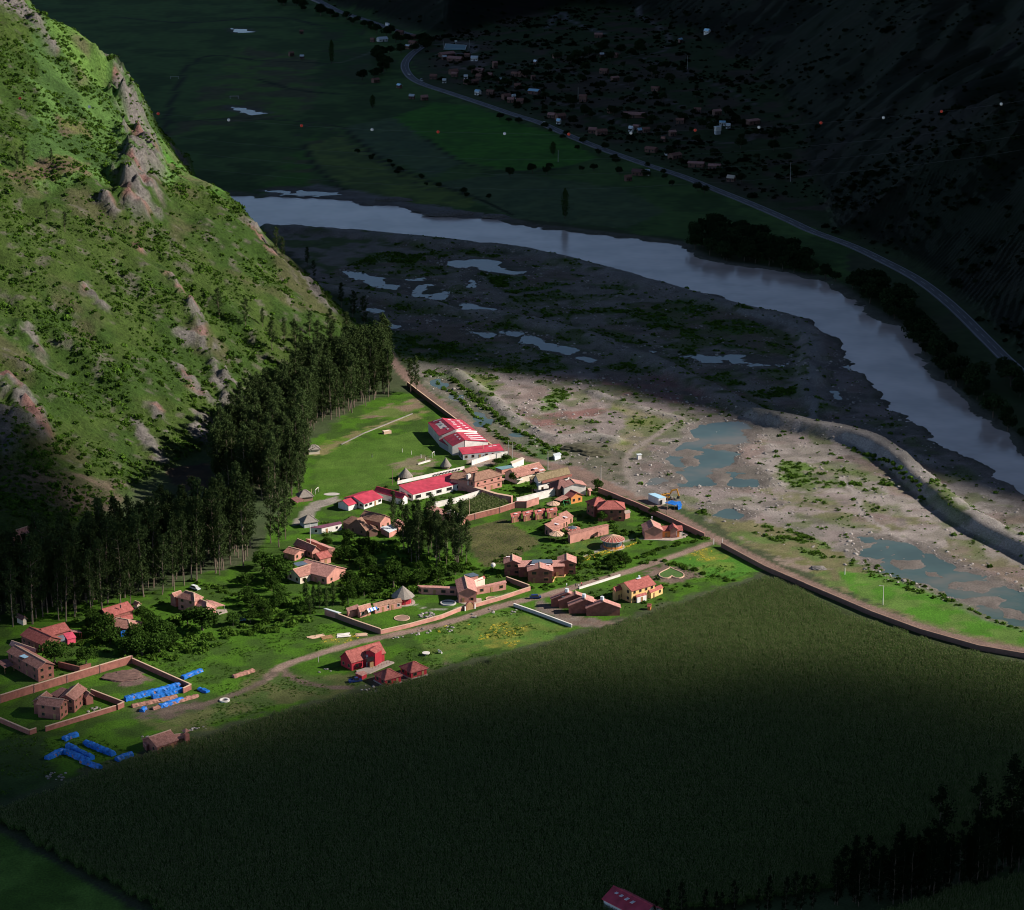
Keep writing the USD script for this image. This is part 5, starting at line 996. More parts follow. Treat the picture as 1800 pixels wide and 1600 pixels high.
# --- the hotel
h = House('hotel', 'two storey colonial hotel with brown tiled roof and pink balcony', (850, 862), 'hotel', 'pink', 'browntile')
h.hip((836, 831), (861, 825), (839, 845.5), 6.0, 8.2); h.gable((797, 829.5), (833, 833), (805, 843), 5.4, 7.0, win=False); h.gable((815, 825), (837, 819.5), (816, 832), 5.0, 6.2, win=False)
h.part('balcony', beam(h.at((838, 853), 3.0), h.at((886, 841.5), 3.0), 1.6, 0.3), 'paving'); h.part('railing', beam(h.at((840, 853.5), 3.7), h.at((886, 842.5), 3.7), 0.12, 0.9), 'pink')
for i in range(6): h.part('column', beam(h.at((842 + i * 8.5, 861.5 - i * 2.2), -0.3), h.at((842 + i * 8.5, 853.8 - i * 2.2), 2.9), 0.35, 0.35, (1, 0, 0)), 'white')
h.part('chimney', box(h.at((824, 843), 5.5), (1.6, 1.4, 5.0), 0.6), 'white')
h = House('tile_roofed_house', 'terracotta house with skylights between the hotel and the olive roofed hall', (915, 850), 'house', 'cream', 'tile')
h.gable((897, 825), (948, 812.5), (911, 839), 3.4, 6.2, win=False); h.panels([(941, 824, 5, .6), (952, 826.5, 4.6, .6)], 0, w=1.4, l=2.4); h.part('dish', cyl(h.at((915, 843.5), 2.0), 1.2, 0.25, 12), 'white')
h = House('teal_roofed_shed', 'small shed with flat teal roof behind the hotel', (885, 832), 'shed', 'pink', 'teal', win=False); h.quad([(870, 821.5), (897, 817.5), (904, 821), (881.5, 825.5)], [3.0, 3.0, 2.9, 2.9])
h = House('garage', 'low white fronted garage with bushes on its roof beside the road', (905, 818), 'shed', 'white', 'cream', win=False); h.quad([(897, 812), (918, 803.5), (922, 806), (900, 815.5)], [2.8, 3.0, 3.0, 2.8])
h = House('assembly_hall', 'big white walled hall with old olive brown roof', (980, 862), 'hall', 'white', 'oldtile')
h.gable((941.5, 834.5), (998, 821), (951, 845), 5.6, 8.2, step=4.2); h.quad([(930, 838.5), (941, 836), (947.5, 846), (937, 848)], [5, 5.4, 4.4, 4.2], wall='brown', win=False); h.part('gallery', beam(h.at((952.5, 848), 4.9), h.at((1005, 835.5), 4.9), 0.5, 1.0), 'brick')
h = House('hipped_house', 'dark brown hip roofed house in front of the olive roofed hall', (985, 868), 'house', 'brown', 'darktile'); h.hip((981, 841.5), (991, 843.5), None, 3.8, 6.6, rz=math.radians(35), size=(9.5, 8.0))
h = House('white_gable_house', 'tall blank white gable house at the end of the long white wall', (1008, 868), 'house', 'white', 'pinktile', win=False); h.gable((1003, 841.5), (1011.5, 849.5), (989, 855.8), 4.6, 6.2)
h = House('cottage', 'small pink cottage with orange arches in front of the white gable', (1012, 884), 'house', 'orange', 'tile'); h.gable((1003, 861), (1014.8, 866), (1003, 875), 3.2, 5.0, roof='redtile'); h.quad([(974, 878), (990, 870), (1000, 873.5), (985, 881)], [3.0, 3.2, 3.2, 2.8], wall=False)
h = House('gate_house', 'tiny pink gate house against the road wall', (1037, 870), 'hut', 'pink', 'pinktile', win=False); h.gable((1033, 859.5), (1038, 858), (1035, 862.5), 2.4, 3.2)
# --- rows of guest rooms
h = House('guest_rooms', 'row of four stepped guest rooms with skylights beside the ploughed plot', (930, 915), 'house', 'brick', 'redtile')
for i in range(4):
    dx, dy = i * 21.0, -i * 2.6
    h.shed((897 + dx, 902.5 + dy), (915.5 + dx, 898.5 + dy), (901.5 + dx, 908.5 + dy), 2.9, 4.4, step=2.4); h.panels([(906.5 + dx, 903.5 + dy, 3.8, .5)], 0, w=0.9, l=1.6)
    h.part('column', beam(h.at((902 + dx, 917 + dy), -0.3), h.at((902 + dx, 908.8 + dy), 2.8), 0.4, 0.4, (1, 0, 0)), 'white')
h = House('garden_rooms', 'stepped pink garden rooms with dark doorways and long skylights', (985, 935), 'house', 'pink', 'tile')
for a, b, e in (((956.5, 921.5), (975, 914.5), (974, 931.2)), ((968, 914), (987, 904), (983, 921.5)), ((981, 903.5), (996, 897.5), (1000, 910.5))): h.shed(a, b, e, 2.9, 4.6, step=1.9, w=0.8, hh=1.9, sill=0.2)
h.panels([(977, 921, 3.9, -0.7), (992, 909, 3.9, -0.7)], 0, w=1.0, l=3.0)
for (u, v), r, lab, hr, he, rf in (((978.5, 934), 3.3, 'tan round umbrella roof with ribs at the end of the garden rooms', 4.2, 3.0, 'tan'), ((972.5, 881), 3.0, 'tan round umbrella roof with ribs beside the brick wall terrace', 4.2, 3.0, 'tan'), ((1006.5, 926), 3.4, 'round orange kiosk with a grey glass roof above the long pink wall', 3.2, 2.4, 'redtile')):
    h = House('umbrella_shelter', lab, (u, v + 15), 'shelter', 'brick', rf, win=False); C = h.round_roof((u, v), r, he, hr, rf, ribs=10, posts=6)
    if rf == 'redtile': h.part('glass_cone', cyl([C[0], C[1], h.z + hr - 0.35], 2.0, 0.7, 16, 0.3), 'solar')
h = House('gazebo', 'big round gazebo with ribbed red tile roof and glazed sides', (1077, 961), 'gazebo', 'pink', 'redtile', win=False); C = h.round_roof((1077, 939.5), 5.2, 3.6, 5.6, 'redtile', ribs=18, posts=10, post_mat='wood', floor='paving')
h.part('parapet', prism(np.column_stack([C[0] + 4.1 * np.cos(np.arange(20) * 0.31416), C[1] + 4.1 * np.sin(np.arange(20) * 0.31416)]), np.full(20, h.z + 1.0), h.z), 'orange'); h.part('glass', prism(np.column_stack([C[0] + 4.0 * np.cos(np.arange(20) * 0.31416), C[1] + 4.0 * np.sin(np.arange(20) * 0.31416)]), np.full(20, h.z + 3.2), h.z + 1.02), 'solar'); h.part('gutter', cyl([C[0], C[1], h.z + 3.42], 5.28, 0.16, 24), 'metal')
h = House('long_pink_building', 'long flat pink building with a porch and three small windows', (1035, 950), 'house', 'pink', 'pinktile', win=False)
h.quad([(997, 935.5), (1066, 921), (1071, 923), (1001, 940.5)], [4.2, 4.2, 4.0, 4.0], roof='tile')
for u, v in ((1030.5, 938), (1042, 934.8), (1063, 928.5)): w = h.part('window', box(h.at((u, v), 2.6), (1.5, 0.36, 1.0), math.radians(35)), 'wood'); h.part('pane', box(h.at((u, v), 2.6), (1.2, 0.42, 0.7), math.radians(35)), 'dark', w)
h.quad([(1050, 935), (1056.5, 931), (1062, 933), (1056, 937.5)], [3.0, 3.2, 2.8, 2.6], wall=False, roof='tile')
h = House('twin_roofed_house', 'two storey house with two red hip roofs and solar panels by the road wall', (1070, 908), 'house', 'brick', 'redtile')
h.hip((1065, 880), (1083, 880), None, 5.6, 8.2, rz=0.02, size=(12.5, 9.5)); h.hip((1046, 874), (1056, 874.5), None, 5.4, 7.8, rz=0.5, size=(8.5, 7.5)); h.gable((1086.5, 890), (1086.8, 893), (1080, 893), 5.2, 6.0, roof='pinktile', win=False); h.panels([(1067, 883, 7.2, 0.1), (1075, 883.2, 7.2, 0.1)], 0, 'solar', 'solar_panel', 2.0, 1.8, 0.3); h.quad([(1095, 898), (1106, 896), (1109, 900), (1099, 903)], [2.8, 2.8, 2.7, 2.7], wall='pink', roof='paving', win=False)
h = House('restaurant', 'red tiled pavilion restaurant with open front on a pale curved terrace', (1170, 946), 'restaurant', 'orange', 'redtile')
h.shed((1139, 925), (1199, 923.5), (1137, 934.5), 3.2, 4.4, oh=1.6, step=3.4, w=2.0, hh=1.5); h.gable((1144, 913), (1149.5, 925), (1128.5, 926), 4.0, 6.2, roof='pinktile', win=False, wall='pink'); h.gable((1182.7, 919.5), (1185, 926), (1175, 926), 4.0, 5.4, win=False, wall='pink')
for u in (1139.5, 1159.5, 1189, 1199): h.part('post', beam(h.at((u, 948 - max(0, u - 1165) * 0.07), -0.2), h.at((u, 935.4 - max(0, u - 1165) * 0.02), 3.1), 0.2, 0.2, (1, 0, 0)), 'white')
h.part('chimney', box(h.at((1146, 911), 6.4), (0.6, 0.6, 1.6)), 'grey'); h.part('terrace', prism(flats([(1131, 949.5), (1180, 951), (1205, 945), (1210, 940), (1200, 936), (1140, 938)], h.z), np.full(6, h.z + 0.22), h.z - 0.4), 'paving')
h = House('gabled_hotel', 'two storey hotel of five staggered pink gables beside the lane', (948, 1021), 'hotel', 'brick', 'pinktile')
for a, b, e in (((901, 974), (901.2, 985), (885, 989.5)), ((949, 988), (949.6, 998), (926.3, 1003)), ((996.5, 972.5), (996.7, 984), (1013.6, 988))): h.gable(a, b, e, 5.3, 6.9, step=4.6, w=1.9)
h.shed((909, 985.5), (935, 984.5), (909, 997), 4.6, 6.0, step=3.6, w=1.8); h.shed((964, 985), (991, 984), (964, 996.5), 4.6, 6.0, step=3.6, w=1.8); h.quad([(936, 984), (970, 983), (972, 990), (934, 991)], [6.3, 6.3, 6.3, 6.3], roof='solar', win=False)
h.panels([(893.5, 979, 6.3, 0), (936, 993, 6.2, 0), (964, 993, 6.2, 0)], 0, w=0.9, l=1.9); h.part('plinth', join([beam(h.at((927, 1023), 0.2), h.at((972, 1023), 0.2), 0.3, 0.4), beam(h.at((972, 1023), 0.2), h.at((976, 1014.5), 0.2), 0.3, 0.4), beam(h.at((976, 1014.5), 0.2), h.at((992, 1014), 0.2), 0.3, 0.4), beam(h.at((992, 1014), 0.2), h.at((995, 1007), 0.2), 0.3, 0.4), beam(h.at((995, 1007), 0.2), h.at((1015, 1006.5), 0.2), 0.3, 0.4)]), 'yellow')
h = House('stepped_row', 'row of stepped brick gables with white water tanks below the lane', (1030, 1080), 'house', 'brick', 'pinktile', win=False)
for a, b, e in (((996.5, 1036.5), (997.5, 1041.5), (967, 1051)), ((1012, 1038.6), (1013, 1044.5), (981, 1057)), ((1027.5, 1046.5), (1028.8, 1053.5), (998, 1062.5)), ((1059.5, 1051), (1060.8, 1057.5), (1029, 1067.5))): h.gable(a, b, e, 3.4, 6.2)
h.gable((1059.5, 1056), (1061, 1062.5), (1043, 1073), 2.6, 4.6, win=True); h.panels([(995, 1049, 4.3, .4), (1055, 1063.5, 4.2, .4), (1066, 1063.5, 4.2, .4)], 0, 'solar', w=0.9, l=3.6)
for u, v, z in ((996.5, 1038.5, 6.2), (1026.5, 1048, 6.2), (1058.5, 1052.5, 6.2)): h.part('water_tank', cyl(h.at((u, v + 2), z), 0.75, 1.4, 10), 'tin')
h = House('yellow_house', 'two storey yellow house with red tiles and a roof water heater', (1118, 1050), 'house', 'yellow', 'redtile')
h.gable((1096.5, 1024.3), (1140, 1011.8), (1112.5, 1038.8), 5.3, 7.6, step=3.0); h.shed((1139.5, 1037), (1162, 1027.5), (1145, 1041.8), 2.6, 3.6); h.shed((1117, 1046), (1135.5, 1041), (1122.5, 1049), 2.6, 3.3, wall='white'); h.gable((1078, 1033), (1094, 1028), (1084, 1037), 4.3, 5.6)
h.part('water_heater', join([box(h.at((1122.5, 1016.5), 7.8), (2.0, 1.0, 0.2), 0.6), cyl(h.at((1123.5, 1015.5), 7.9), 0.4, 0.9, 10)]), 'tin')
h = House('kennel', 'tiny red roofed kennel at the edge of the maize', (1141, 1070), 'kennel', 'orange', 'redtile', win=False); h.gable((1138, 1061.5), (1145, 1062), (1137, 1065.5), 1.6, 2.3, oh=0.2)
# --- the walled lawn
h = House('tower_house', 'pink house with a steep roofed tower and two low wings on the lawn', (815, 1050), 'house', 'pink', 'pinktile')
h.gable((816.7, 1012), (822, 1034), (803, 1035), 4.6, 6.4, step=4); h.quad([(733.5, 1028.5), (802, 1031), (804, 1035), (739, 1032.5)], [3.2, 3.2, 3.0, 3.0], step=3.0, w=1.8); h.quad([(835, 1032.2), (888.5, 1020), (891, 1024), (837, 1033.5)], [3.2, 3.2, 3.0, 3.0], step=3.6, w=1.6); h.quad([(832, 1020), (851, 1012), (853.5, 1016), (834, 1023)], [5.0, 5.0, 4.0, 4.0], wall='cream', roof='redtile', win=False); h.quad([(815, 1010), (832, 1006.5), (842, 1011), (827, 1014)], [4.6, 4.6, 4.6, 4.6], roof='solar', win=False)
h.part('forecourt', prism(flats([(800, 1056), (812, 1052), (846, 1052), (847, 1057), (838, 1061), (820, 1063), (806, 1060)], h.z), np.full(7, h.z + 0.12), h.z - 0.4), 'paving')
h = House('lodge', 'low pink lodge with brown roofs and a blue striped awning', (650, 1085), 'house', 'pink', 'browntile')
h.gable((629, 1066.5), (651, 1060.5), (625, 1078), 2.7, 4.6, step=2.2, w=1.3, frame='white', roof='tile'); h.shed((655, 1061), (685, 1053.5), (661, 1067.5), 2.7, 4.0, step=2.1, w=1.2, frame='white'); h.shed((680, 1055.5), (704, 1051), (690, 1061), 2.7, 3.8, step=2.0, w=1.2, frame='white'); h.shed((608, 1069), (629, 1062), (612, 1076), 2.6, 4.0, win=False, roof='darktile')
for i in range(6):
    u0, u1 = 645 + i * 2.8, 645 + (i + 1) * 2.8
    h.part('awning_stripe', slab([h.at((u0, 1070.3 - i * 0.7), 3.4), h.at((u1, 1069.6 - i * 0.7), 3.4), h.at((u1 + 2.5, 1075.5 - i * 1.1), 2.4), h.at((u0 + 2.5, 1076.6 - i * 1.1), 2.4)], 0.08), 'blue' if i % 2 else 'stripe')
h = House('round_thatched_house', 'round thatched house with red walls behind the lodge', (711, 1060), 'hut', 'pinkcloth', 'straw', win=False); h.round_roof((708, 1029.5), 4.8, 2.9, 7.2, 'straw', wall='redwall', wr=3.4, posts=8, sides=9, floor='paving')
h = House('wall_shed', 'small pink shed with pale sheet roof at the corner of the lawn wall', (585, 1085), 'shed', 'pink', 'tin', win=False); h.quad([(569, 1069.5), (574, 1069.3), (600, 1076.8), (594.5, 1077.8)], [2.8, 2.8, 2.6, 2.6])
# --- the crimson house and its pavilions
h = House('crimson_house', 'crimson house with terracotta roof and a pale gabled glass porch', (635, 1172), 'house', 'redwall', 'redtile')
h.gable((606.5, 1145.5), (667.5, 1127.7), (626, 1163.2), 3.4, 6.8, step=4.2); h.gable((650, 1143), (664, 1134.5), (659, 1149), 6.0, 6.8, win=False)
h.part('porch_frame', prism(np.vstack([h.at((644, 1172), 0)[:2], h.at((664, 1166), 0)[:2], h.at((661, 1161), 0)[:2], h.at((641, 1167), 0)[:2]]), [h.z + 4.4, h.z + 5.2, h.z + 5.2, h.z + 4.4], h.z - 0.3), 'tin'); h.part('door', box(h.at((653, 1169.5), 1.2), (1.6, 0.5, 2.4), math.radians(36)), 'wood'); h.part('glass', box(h.at((650, 1159), 4.0), (3.2, 0.9, 1.4), math.radians(36)), 'dark')
h.part('terrace', prism(flats([(626, 1181), (681, 1163), (693, 1166), (650, 1185), (630, 1188)], h.z), np.full(5, h.z + 0.5), h.z - 0.4), 'paving'); h.quad([(624, 1183), (639, 1179), (646, 1183), (636, 1188)], [2.0, 2.0, 1.8, 1.8], roof='pinktile', win=False)
for i in range(7): h.part('baluster', beam(h.at((655 + i * 5, 1176 - i * 1.7), 0.4), h.at((655 + i * 5, 1172 - i * 1.7), 1.3), 0.12, 0.12, (1, 0, 0)), 'wood')
for (u, v), lab, b in (((681.7, 1175.4), 'near crimson pavilion with pyramid roof and round emblem on its wall', (683, 1200)), ((726.9, 1162.6), 'far crimson pavilion with pyramid roof beside the maize', (728, 1186))):
    h = House('pavilion', lab, b, 'pavilion', 'redwall', 'redtile'); h.hip((u - 0.2, v), (u + 0.2, v), None, 2.8, 5.2, rz=math.radians(36), size=(8.0, 8.0), step=3.0, w=1.6); h.part('plinth', box([h.at((u, v), 5.2)[0], h.at((u, v), 5.2)[1], h.z + 0.1], (7.9, 7.9, 0.5), math.radians(36)), 'paving')
    if u < 700: h.part('emblem', cyl(h.at((688, 1194), 1.8), 0.7, 0.4, 14), 'tan')
# --- western houses
h = House('patio_house', 'brown tiled house around a small patio behind the solar panelled house', (540, 985), 'house', 'pink', 'tile')
h.gable((522.7, 947), (556, 960.5), (541, 968), 2.9, 5.0); h.gable((507, 961), (528, 966.5), (502, 972), 2.8, 4.2, roof='tile'); h.gable((554.5, 973), (576, 967.8), (562, 983.5), 2.8, 4.4, roof='redtile'); h.shed((537, 947), (578, 963.5), (541, 944.5), 2.7, 3.6, roof='pinktile', win=False)
h = House('solar_house', 'pink gabled house with a glass solar panel on its roof', (555, 1022), 'house', 'pink', 'tile')
h.gable((514.5, 1001), (556, 988.8), (516.5, 1018), 3.2, 5.4, wall='cream'); h.gable((537, 982.4), (592, 996), (565.5, 1013), 3.4, 6.2, roof='pinktile'); h.panels([(527.5, 993, 5.0, 0.62)], 0, 'solar', 'solar_panel', 4.2, 5.0, 0.5); h.part('chimney', box(h.at((516, 994), 4.4), (0.8, 0.8, 2.0)), 'white')
h = House('villa', 'hip roofed villa with pale columned terrace at the forest edge', (345, 1078), 'house', 'pink', 'tile')
h.hip((326, 1038.5), (341, 1042), (334.5, 1056), 5.2, 7.6, roof='tile'); h.gable((302, 1043), (318, 1038), (306, 1052.5), 4.0, 5.6); h.hip((352, 1053.5), (364, 1058), (355.5, 1071), 3.0, 5.2, roof='pinktile'); h.quad([(362, 1054), (374, 1056), (396, 1064), (380, 1066)], [3.8, 3.8, 3.0, 3.0], wall=False, roof='pinktile', post='white')
h.part('terrace', prism(flats([(372, 1082), (382, 1073), (398, 1073), (400, 1077), (385, 1081)], h.z), np.full(5, h.z + 0.4), h.z - 0.4), 'paving')
h = House('blue_window_house', 'red roofed house with a bright blue window wall', (212, 1108), 'house', 'brick', 'redtile')
h.gable((179, 1071), (224.7, 1057.3), (196.5, 1083.3), 4.6, 6.8); h.hip((207, 1086), (226, 1089.5), (212.5, 1104), 3.2, 5.2, roof='tile'); h.gable((212, 1083), (232.5, 1079.5), (216, 1090), 3.2, 4.6); h.part('window', box(h.at((221, 1112.5), 1.6), (4.2, 0.4, 2.2), math.radians(33)), 'blue', label='bright blue window sheet'); h.part('chimney', box(h.at((212, 1066), 6.9), (0.5, 0.5, 1.4)), 'adobe')
h = House('tent_house', 'two winged terracotta house with a pink awning and grey tent', (85, 1125), 'house', 'brick', 'redtile')
h.gable((52, 1101.5), (91, 1119), (70, 1132.5), 3.4, 5.6); h.gable((71, 1105.7), (114, 1094), (90, 1117), 3.0, 5.0); h.quad([(111, 1113.5), (127, 1110), (134, 1120), (118, 1124)], [2.6, 3.0, 2.4, 2.2], wall='pinkcloth', roof='pinkcloth', win=False); h.quad([(96, 1120), (110, 1116), (118, 1124), (104, 1128)], [2.4, 2.8, 1.8, 1.6], wall='greycloth', roof='greycloth', win=False); h.quad([(122, 1106), (140, 1109), (144, 1112), (126, 1111)], [2.8, 2.8, 2.6, 2.6], roof='pinktile', wall=False)
h = House('white_post_house', 'two storey house with white corner posts and a pale blue roof panel', (70, 1195), 'house', 'brick', 'tile')
h.gable((26, 1133.5), (81, 1164), (63.5, 1175), 5.4, 7.2, step=4.5); h.gable((20, 1126), (64, 1141), (46, 1143), 4.8, 6.2, win=False, roof='pinktile'); h.panels([(43, 1155, 6.2, -0.7)], 0, 'bluewhite', 'roof_panel', 2.4, 3.2, 0.3); h.quad([(-8, 1162), (12, 1158), (25, 1168), (8, 1174)], [2.8, 3.0, 2.6, 2.6], wall=False, roof='darktile')
for p, q in (((64.5, 1195), (64.5, 1176)), ((90, 1190), (90, 1170)), ((82, 1186), (82, 1169))): h.part('post', beam(h.at(p, -0.2), np.append(h.at(p, 0)[:2], h.z + 5.3), 0.35, 0.35, (1, 0, 0)), 'white')
h.part('rail', beam(h.at((65, 1185), 2.5), h.at((89, 1180), 2.5), 0.15, 0.2), 'white')
h = House('brick_house', 'unfinished two storey brick house inside the brick walled compound', (105, 1258), 'house', 'brick', 'tile')
h.gable((70, 1224), (113, 1229.5), (101, 1243), 5.2, 6.9, step=4.0); h.gable((115.5, 1221.8), (138, 1201), (130.8, 1231.8), 5.0, 6.8, step=3.4); h.gable((140, 1206), (158, 1218), (147, 1225), 3.0, 4.6, win=False); h.gable((66, 1228), (82, 1215), (56, 1233), 5.0, 6.4, win=False); h.quad([(88, 1220), (108, 1208), (122, 1212), (100, 1226)], [4.2, 4.2, 4.2, 4.2], roof='darktile', win=False)
h = House('small_brick_house', 'small red brick house with an orange tile patch on its roof', (285, 1320), 'house', 'brick', 'tile')
h.gable((261, 1296), (300, 1283), (280, 1312), 3.0, 5.2, step=4.0, wall='brick'); h.gable((305, 1291.5), (327, 1288), (309, 1299.5), 2.8, 4.0); h.part('tower', prism(flats([(323, 1292), (330, 1290), (333, 1293), (326, 1295)], h.z + 4), np.full(4, h.z + 4.6), h.z), 'brick'); h.part('tower_cap', cyl(h.at((326.5, 1285), 4.6), 1.6, 1.0, 4, 0.1), 'tile')
h.panels([(284.5, 1293, 4.2, 0.62), (287.5, 1294.5, 4.0, 0.62), (291.5, 1292.5, 4.0, 0.62)], 0, 'orangetile', 'tile_patch', 0.8, 1.6, 0.15); h.quad([(252, 1306), (260, 1301), (266, 1306), (257, 1311)], [2.4, 2.6, 2.4, 2.2], win=False)
h = House('forest_house', 'pink house half hidden behind the western eucalyptus stand', (45, 972), 'house', 'pink', 'pinktile', win=False)
h.gable((18, 935), (52, 924), (30, 944), 6.4, 9.0); h.gable((60, 925), (74, 919.5), (68, 930), 8.5, 10.5)
h = House('forest_hut', 'small tiled hut among the trunks of the western stand', (38, 1098), 'hut', 'cream', 'darktile', win=False); h.gable((31, 1078), (44, 1084), (30, 1084), 2.4, 3.6)
h = House('stone_oven', 'small cream tiled oven house beside the blue window house', (242, 1066), 'hut', 'cream', 'pinktile', win=False); h.gable((237, 1056), (245, 1059), (238, 1062), 1.8, 2.8)
h = House('near_barn', 'crimson metal roofed barn with skylights at the bottom edge', (1110, 1620), 'barn', 'grey', 'redmetal', win=False); h.gable((1078, 1557), (1147, 1592), (1053.5, 1578), 3.6, 6.4); h.panels([(1085, 1570, 5.6, -0.75), (1093, 1575, 5.6, -0.75), (1102, 1581, 5.6, -0.75), (1112, 1586.5, 5.6, -0.75)], 0, w=1.6, l=1.0)
h = House('site_container', 'white site container with pale blue roof beside the excavator', (1158, 888), 'container', 'white', 'bluewhite', win=False); h.quad([(1139.5, 868), (1151, 866.5), (1171, 874), (1158, 876)], [3.2, 3.2, 3.2, 3.2], oh=0.05); h.part('door', box(h.at((1162.5, 883), 1.2), (0.9, 0.3, 2.0), 0.6), 'dark')
h = House('pump_cabin', 'small white cabin on the gravel beside the quarry track', (1122, 808), 'cabin', 'white', 'tin', win=False); h.quad([(1118, 798), (1126, 797), (1129, 799), (1121, 800)], [2.4] * 4)
h = House('pump_cabin', 'low white cabin beside the ditch pond near the hall', (978, 806), 'cabin', 'tin', 'tin', win=False); h.quad([(972, 798), (984, 795), (987, 799), (975, 803)], [2.0] * 4)

# --- the far village: one entry for each house: centre of its roof, width in the photograph's pixels, roof, words
VILLAGE = [
    (672, 70, 20, 'tin', 'white tin roofed barn below the upper highway'), (655, 71, 9, 'fartile', 'small brown hut left of the white tin barn'), (703, 58, 14, 'fartile', 'tan roofed house on the valley edge of the upper highway'), (722, 66, 20, 'fartile', 'broad brown roofed house at the highway bend'), (726, 76, 16, 'fartile', 'brown house below the broad one at the bend'), (717, 83, 11, 'tin', 'pale roofed hut inside the highway bend'),
    (785, 96, 33, 'pinktile', 'long red roofed far schoolhouse below the sports court'), (800, 104, 30, 'pinktile', 'lower red roofed wing below the far schoolhouse'), (834, 104, 14, 'tin', 'white fronted school annex right of the far schoolhouse'), (781, 102, 9, 'tin', 'pale roofed lobby between the school wings'), (822, 98, 12, 'fartile', 'brown shed beside the white school annex'),
    (661, 127, 12, 'pinktile', 'pink roofed house in the pasture left of the bend'), (660, 142, 15, 'fartile', 'brown house beside the dark far pasture trees'), (702, 152, 11, 'bluewhite', 'pale blue roofed shed left of the highway'), (724, 171, 11, 'tin', 'small grey roofed shed below the highway curve'), (746, 173, 14, 'pinktile', 'red roofed cottage below the highway curve'),
    (762, 136, 14, 'fartile', 'brown house just right of the highway curve'), (781, 143, 5, 'tin', 'narrow white kiosk right of the highway curve'), (797, 127, 18, 'fartile', 'long brown roof behind the kiosk'), (799, 132, 12, 'pinktile', 'reddish house in front of the long brown roof'), (840, 125, 24, 'pinktile', 'largest tan roofed house in the village cluster'), (870, 117, 10, 'pinktile', 'tall square tan house above the village lane'),
    (860, 133, 14, 'pinktile', 'tan house left of the village lane'), (820, 145, 13, 'fartile', 'brown hut in the village cluster'), (835, 144, 14, 'fartile', 'brown house with white gable in the village cluster'), (842, 136, 12, 'fartile', 'low brown house below the largest tan roof'), (819, 136, 5, 'tin', 'tiny white roofed hut in the village cluster'), (879, 142, 7, 'tin', 'small pale hut beside the village lane'),
    (905, 131, 14, 'fartile', 'brown roofed house above the village lane'), (919, 132, 18, 'fartile', 'wide brown roofed house above the village lane'), (937, 137, 8, 'fartile', 'small brown house at the end of the lane row'), (910, 152, 13, 'fartile', 'tan shed on the near side of the lane'), (939, 162, 22, 'bluewhite', 'bright pale blue roofed hall beside the village lane'), (903, 171, 8, 'tin', 'white and blue hut above the roadside houses'),
    (840, 164, 12, 'bluewhite', 'white and blue house near the highway'), (862, 163, 15, 'fartile', 'brown house right of the white and blue house'), (890, 171, 18, 'fartile', 'dark brown house in the roadside cluster'), (898, 177, 14, 'pinktile', 'reddish house in the roadside cluster'), (914, 179, 14, 'fartile', 'brown house at the end of the roadside cluster'),
    (978, 99, 14, 'pinktile', 'tan house on the upper fan with a dark yard'), (941, 111, 7, 'tin', 'small grey hut on the upper fan'), (1052, 63, 16, 'pinktile', 'pinkish house high on the fan'), (1058, 98, 8, 'tin', 'pale hut among the upper lane trees'), (1080, 98, 14, 'fartile', 'brown house among the upper lane trees'), (1062, 126, 17, 'fartile', 'brown house above the track junction'), (1081, 139, 15, 'pinktile', 'pinkish house at the track junction'),
    (1152, 157, 16, 'fartile', 'brown house beside the upper track'), (1025, 176, 15, 'fartile', 'brown house beside the tall pole'), (1076, 195, 18, 'fartile', 'brown house above the long red roof'), (1115, 203, 42, 'pinktile', 'long red roofed house of the far village'), (970, 204, 16, 'pinktile', 'red roofed house by the highway'), (985, 206, 20, 'fartile', 'brown shed beside the highway house'), (982, 215, 9, 'bluewhite', 'white walled hut with pale blue front by the highway'),
    (1042, 231, 16, 'pinktile', 'red roofed house left in the roadside pair'), (1057, 234, 22, 'fartile', 'wider tan roofed house right in the roadside pair'), (1109, 228, 9, 'tin', 'white roofed hut in the blue tarp cluster'), (1119, 225, 14, 'pinktile', 'red roofed house in the blue tarp cluster'), (1124, 232, 9, 'bluewhite', 'blue roofed hut in the tarp cluster'), (1136, 230, 14, 'fartile', 'tan house right of the tarp cluster'),
    (1195, 214, 16, 'fartile', 'brown house right of the long red roof'), (1182, 236, 14, 'pinktile', 'small pink roofed house above the bare plots'), (1166, 246, 8, 'fartile', 'small low shed below the pink roofed house'), (1226, 195, 14, 'fartile', 'dark red house at the foot of the mountain'), (1260, 199, 17, 'pinktile', 'red house at the foot of the mountain'), (1270, 218, 12, 'bluewhite', 'pale blue roofed house near the white water tower'), (1280, 223, 8, 'tin', 'bright white hut right of the water tower'), (1322, 215, 28, 'pinktile', 'wide pink roofed house at the right end of the village'),
    (1145, 264, 24, 'fartile', 'dark tiled house beside the highway'), (1176, 270, 16, 'tin', 'white roofed lean-to on the tiled highway house'), (1186, 275, 26, 'fartile', 'large tan roofed highway house'), (1224, 290, 32, 'pinktile', 'large pink roofed house beside the highway'), (1256, 295, 24, 'pinktile', 'flat pink roofed shed right of the large pink roof'), (1104, 315, 14, 'fartile', 'tan shed below the highway trees'), (1138, 305, 8, 'tin', 'white hut below the highway trees'), (1122, 305, 24, 'darktile', 'dark brick house below the highway trees'),
    (1196, 72, 9, 'bluewhite', 'small pale blue hut high on the slope'), (1243, 56, 12, 'bluewhite', 'pale blue hut with a white tank on the mountain slope'), (530, 57, 8, 'fartile', 'tiny hut in the far pasture near the track'), (512, 96, 10, 'fartile', 'small hut in the middle of the far pasture'), (531, 101, 8, 'tin', 'pale sheet roofed shelter in the far pasture'), (1575 - 290, 316, 16, 'cream', 'low cream shelter at the foot of the mountain by the highway')]
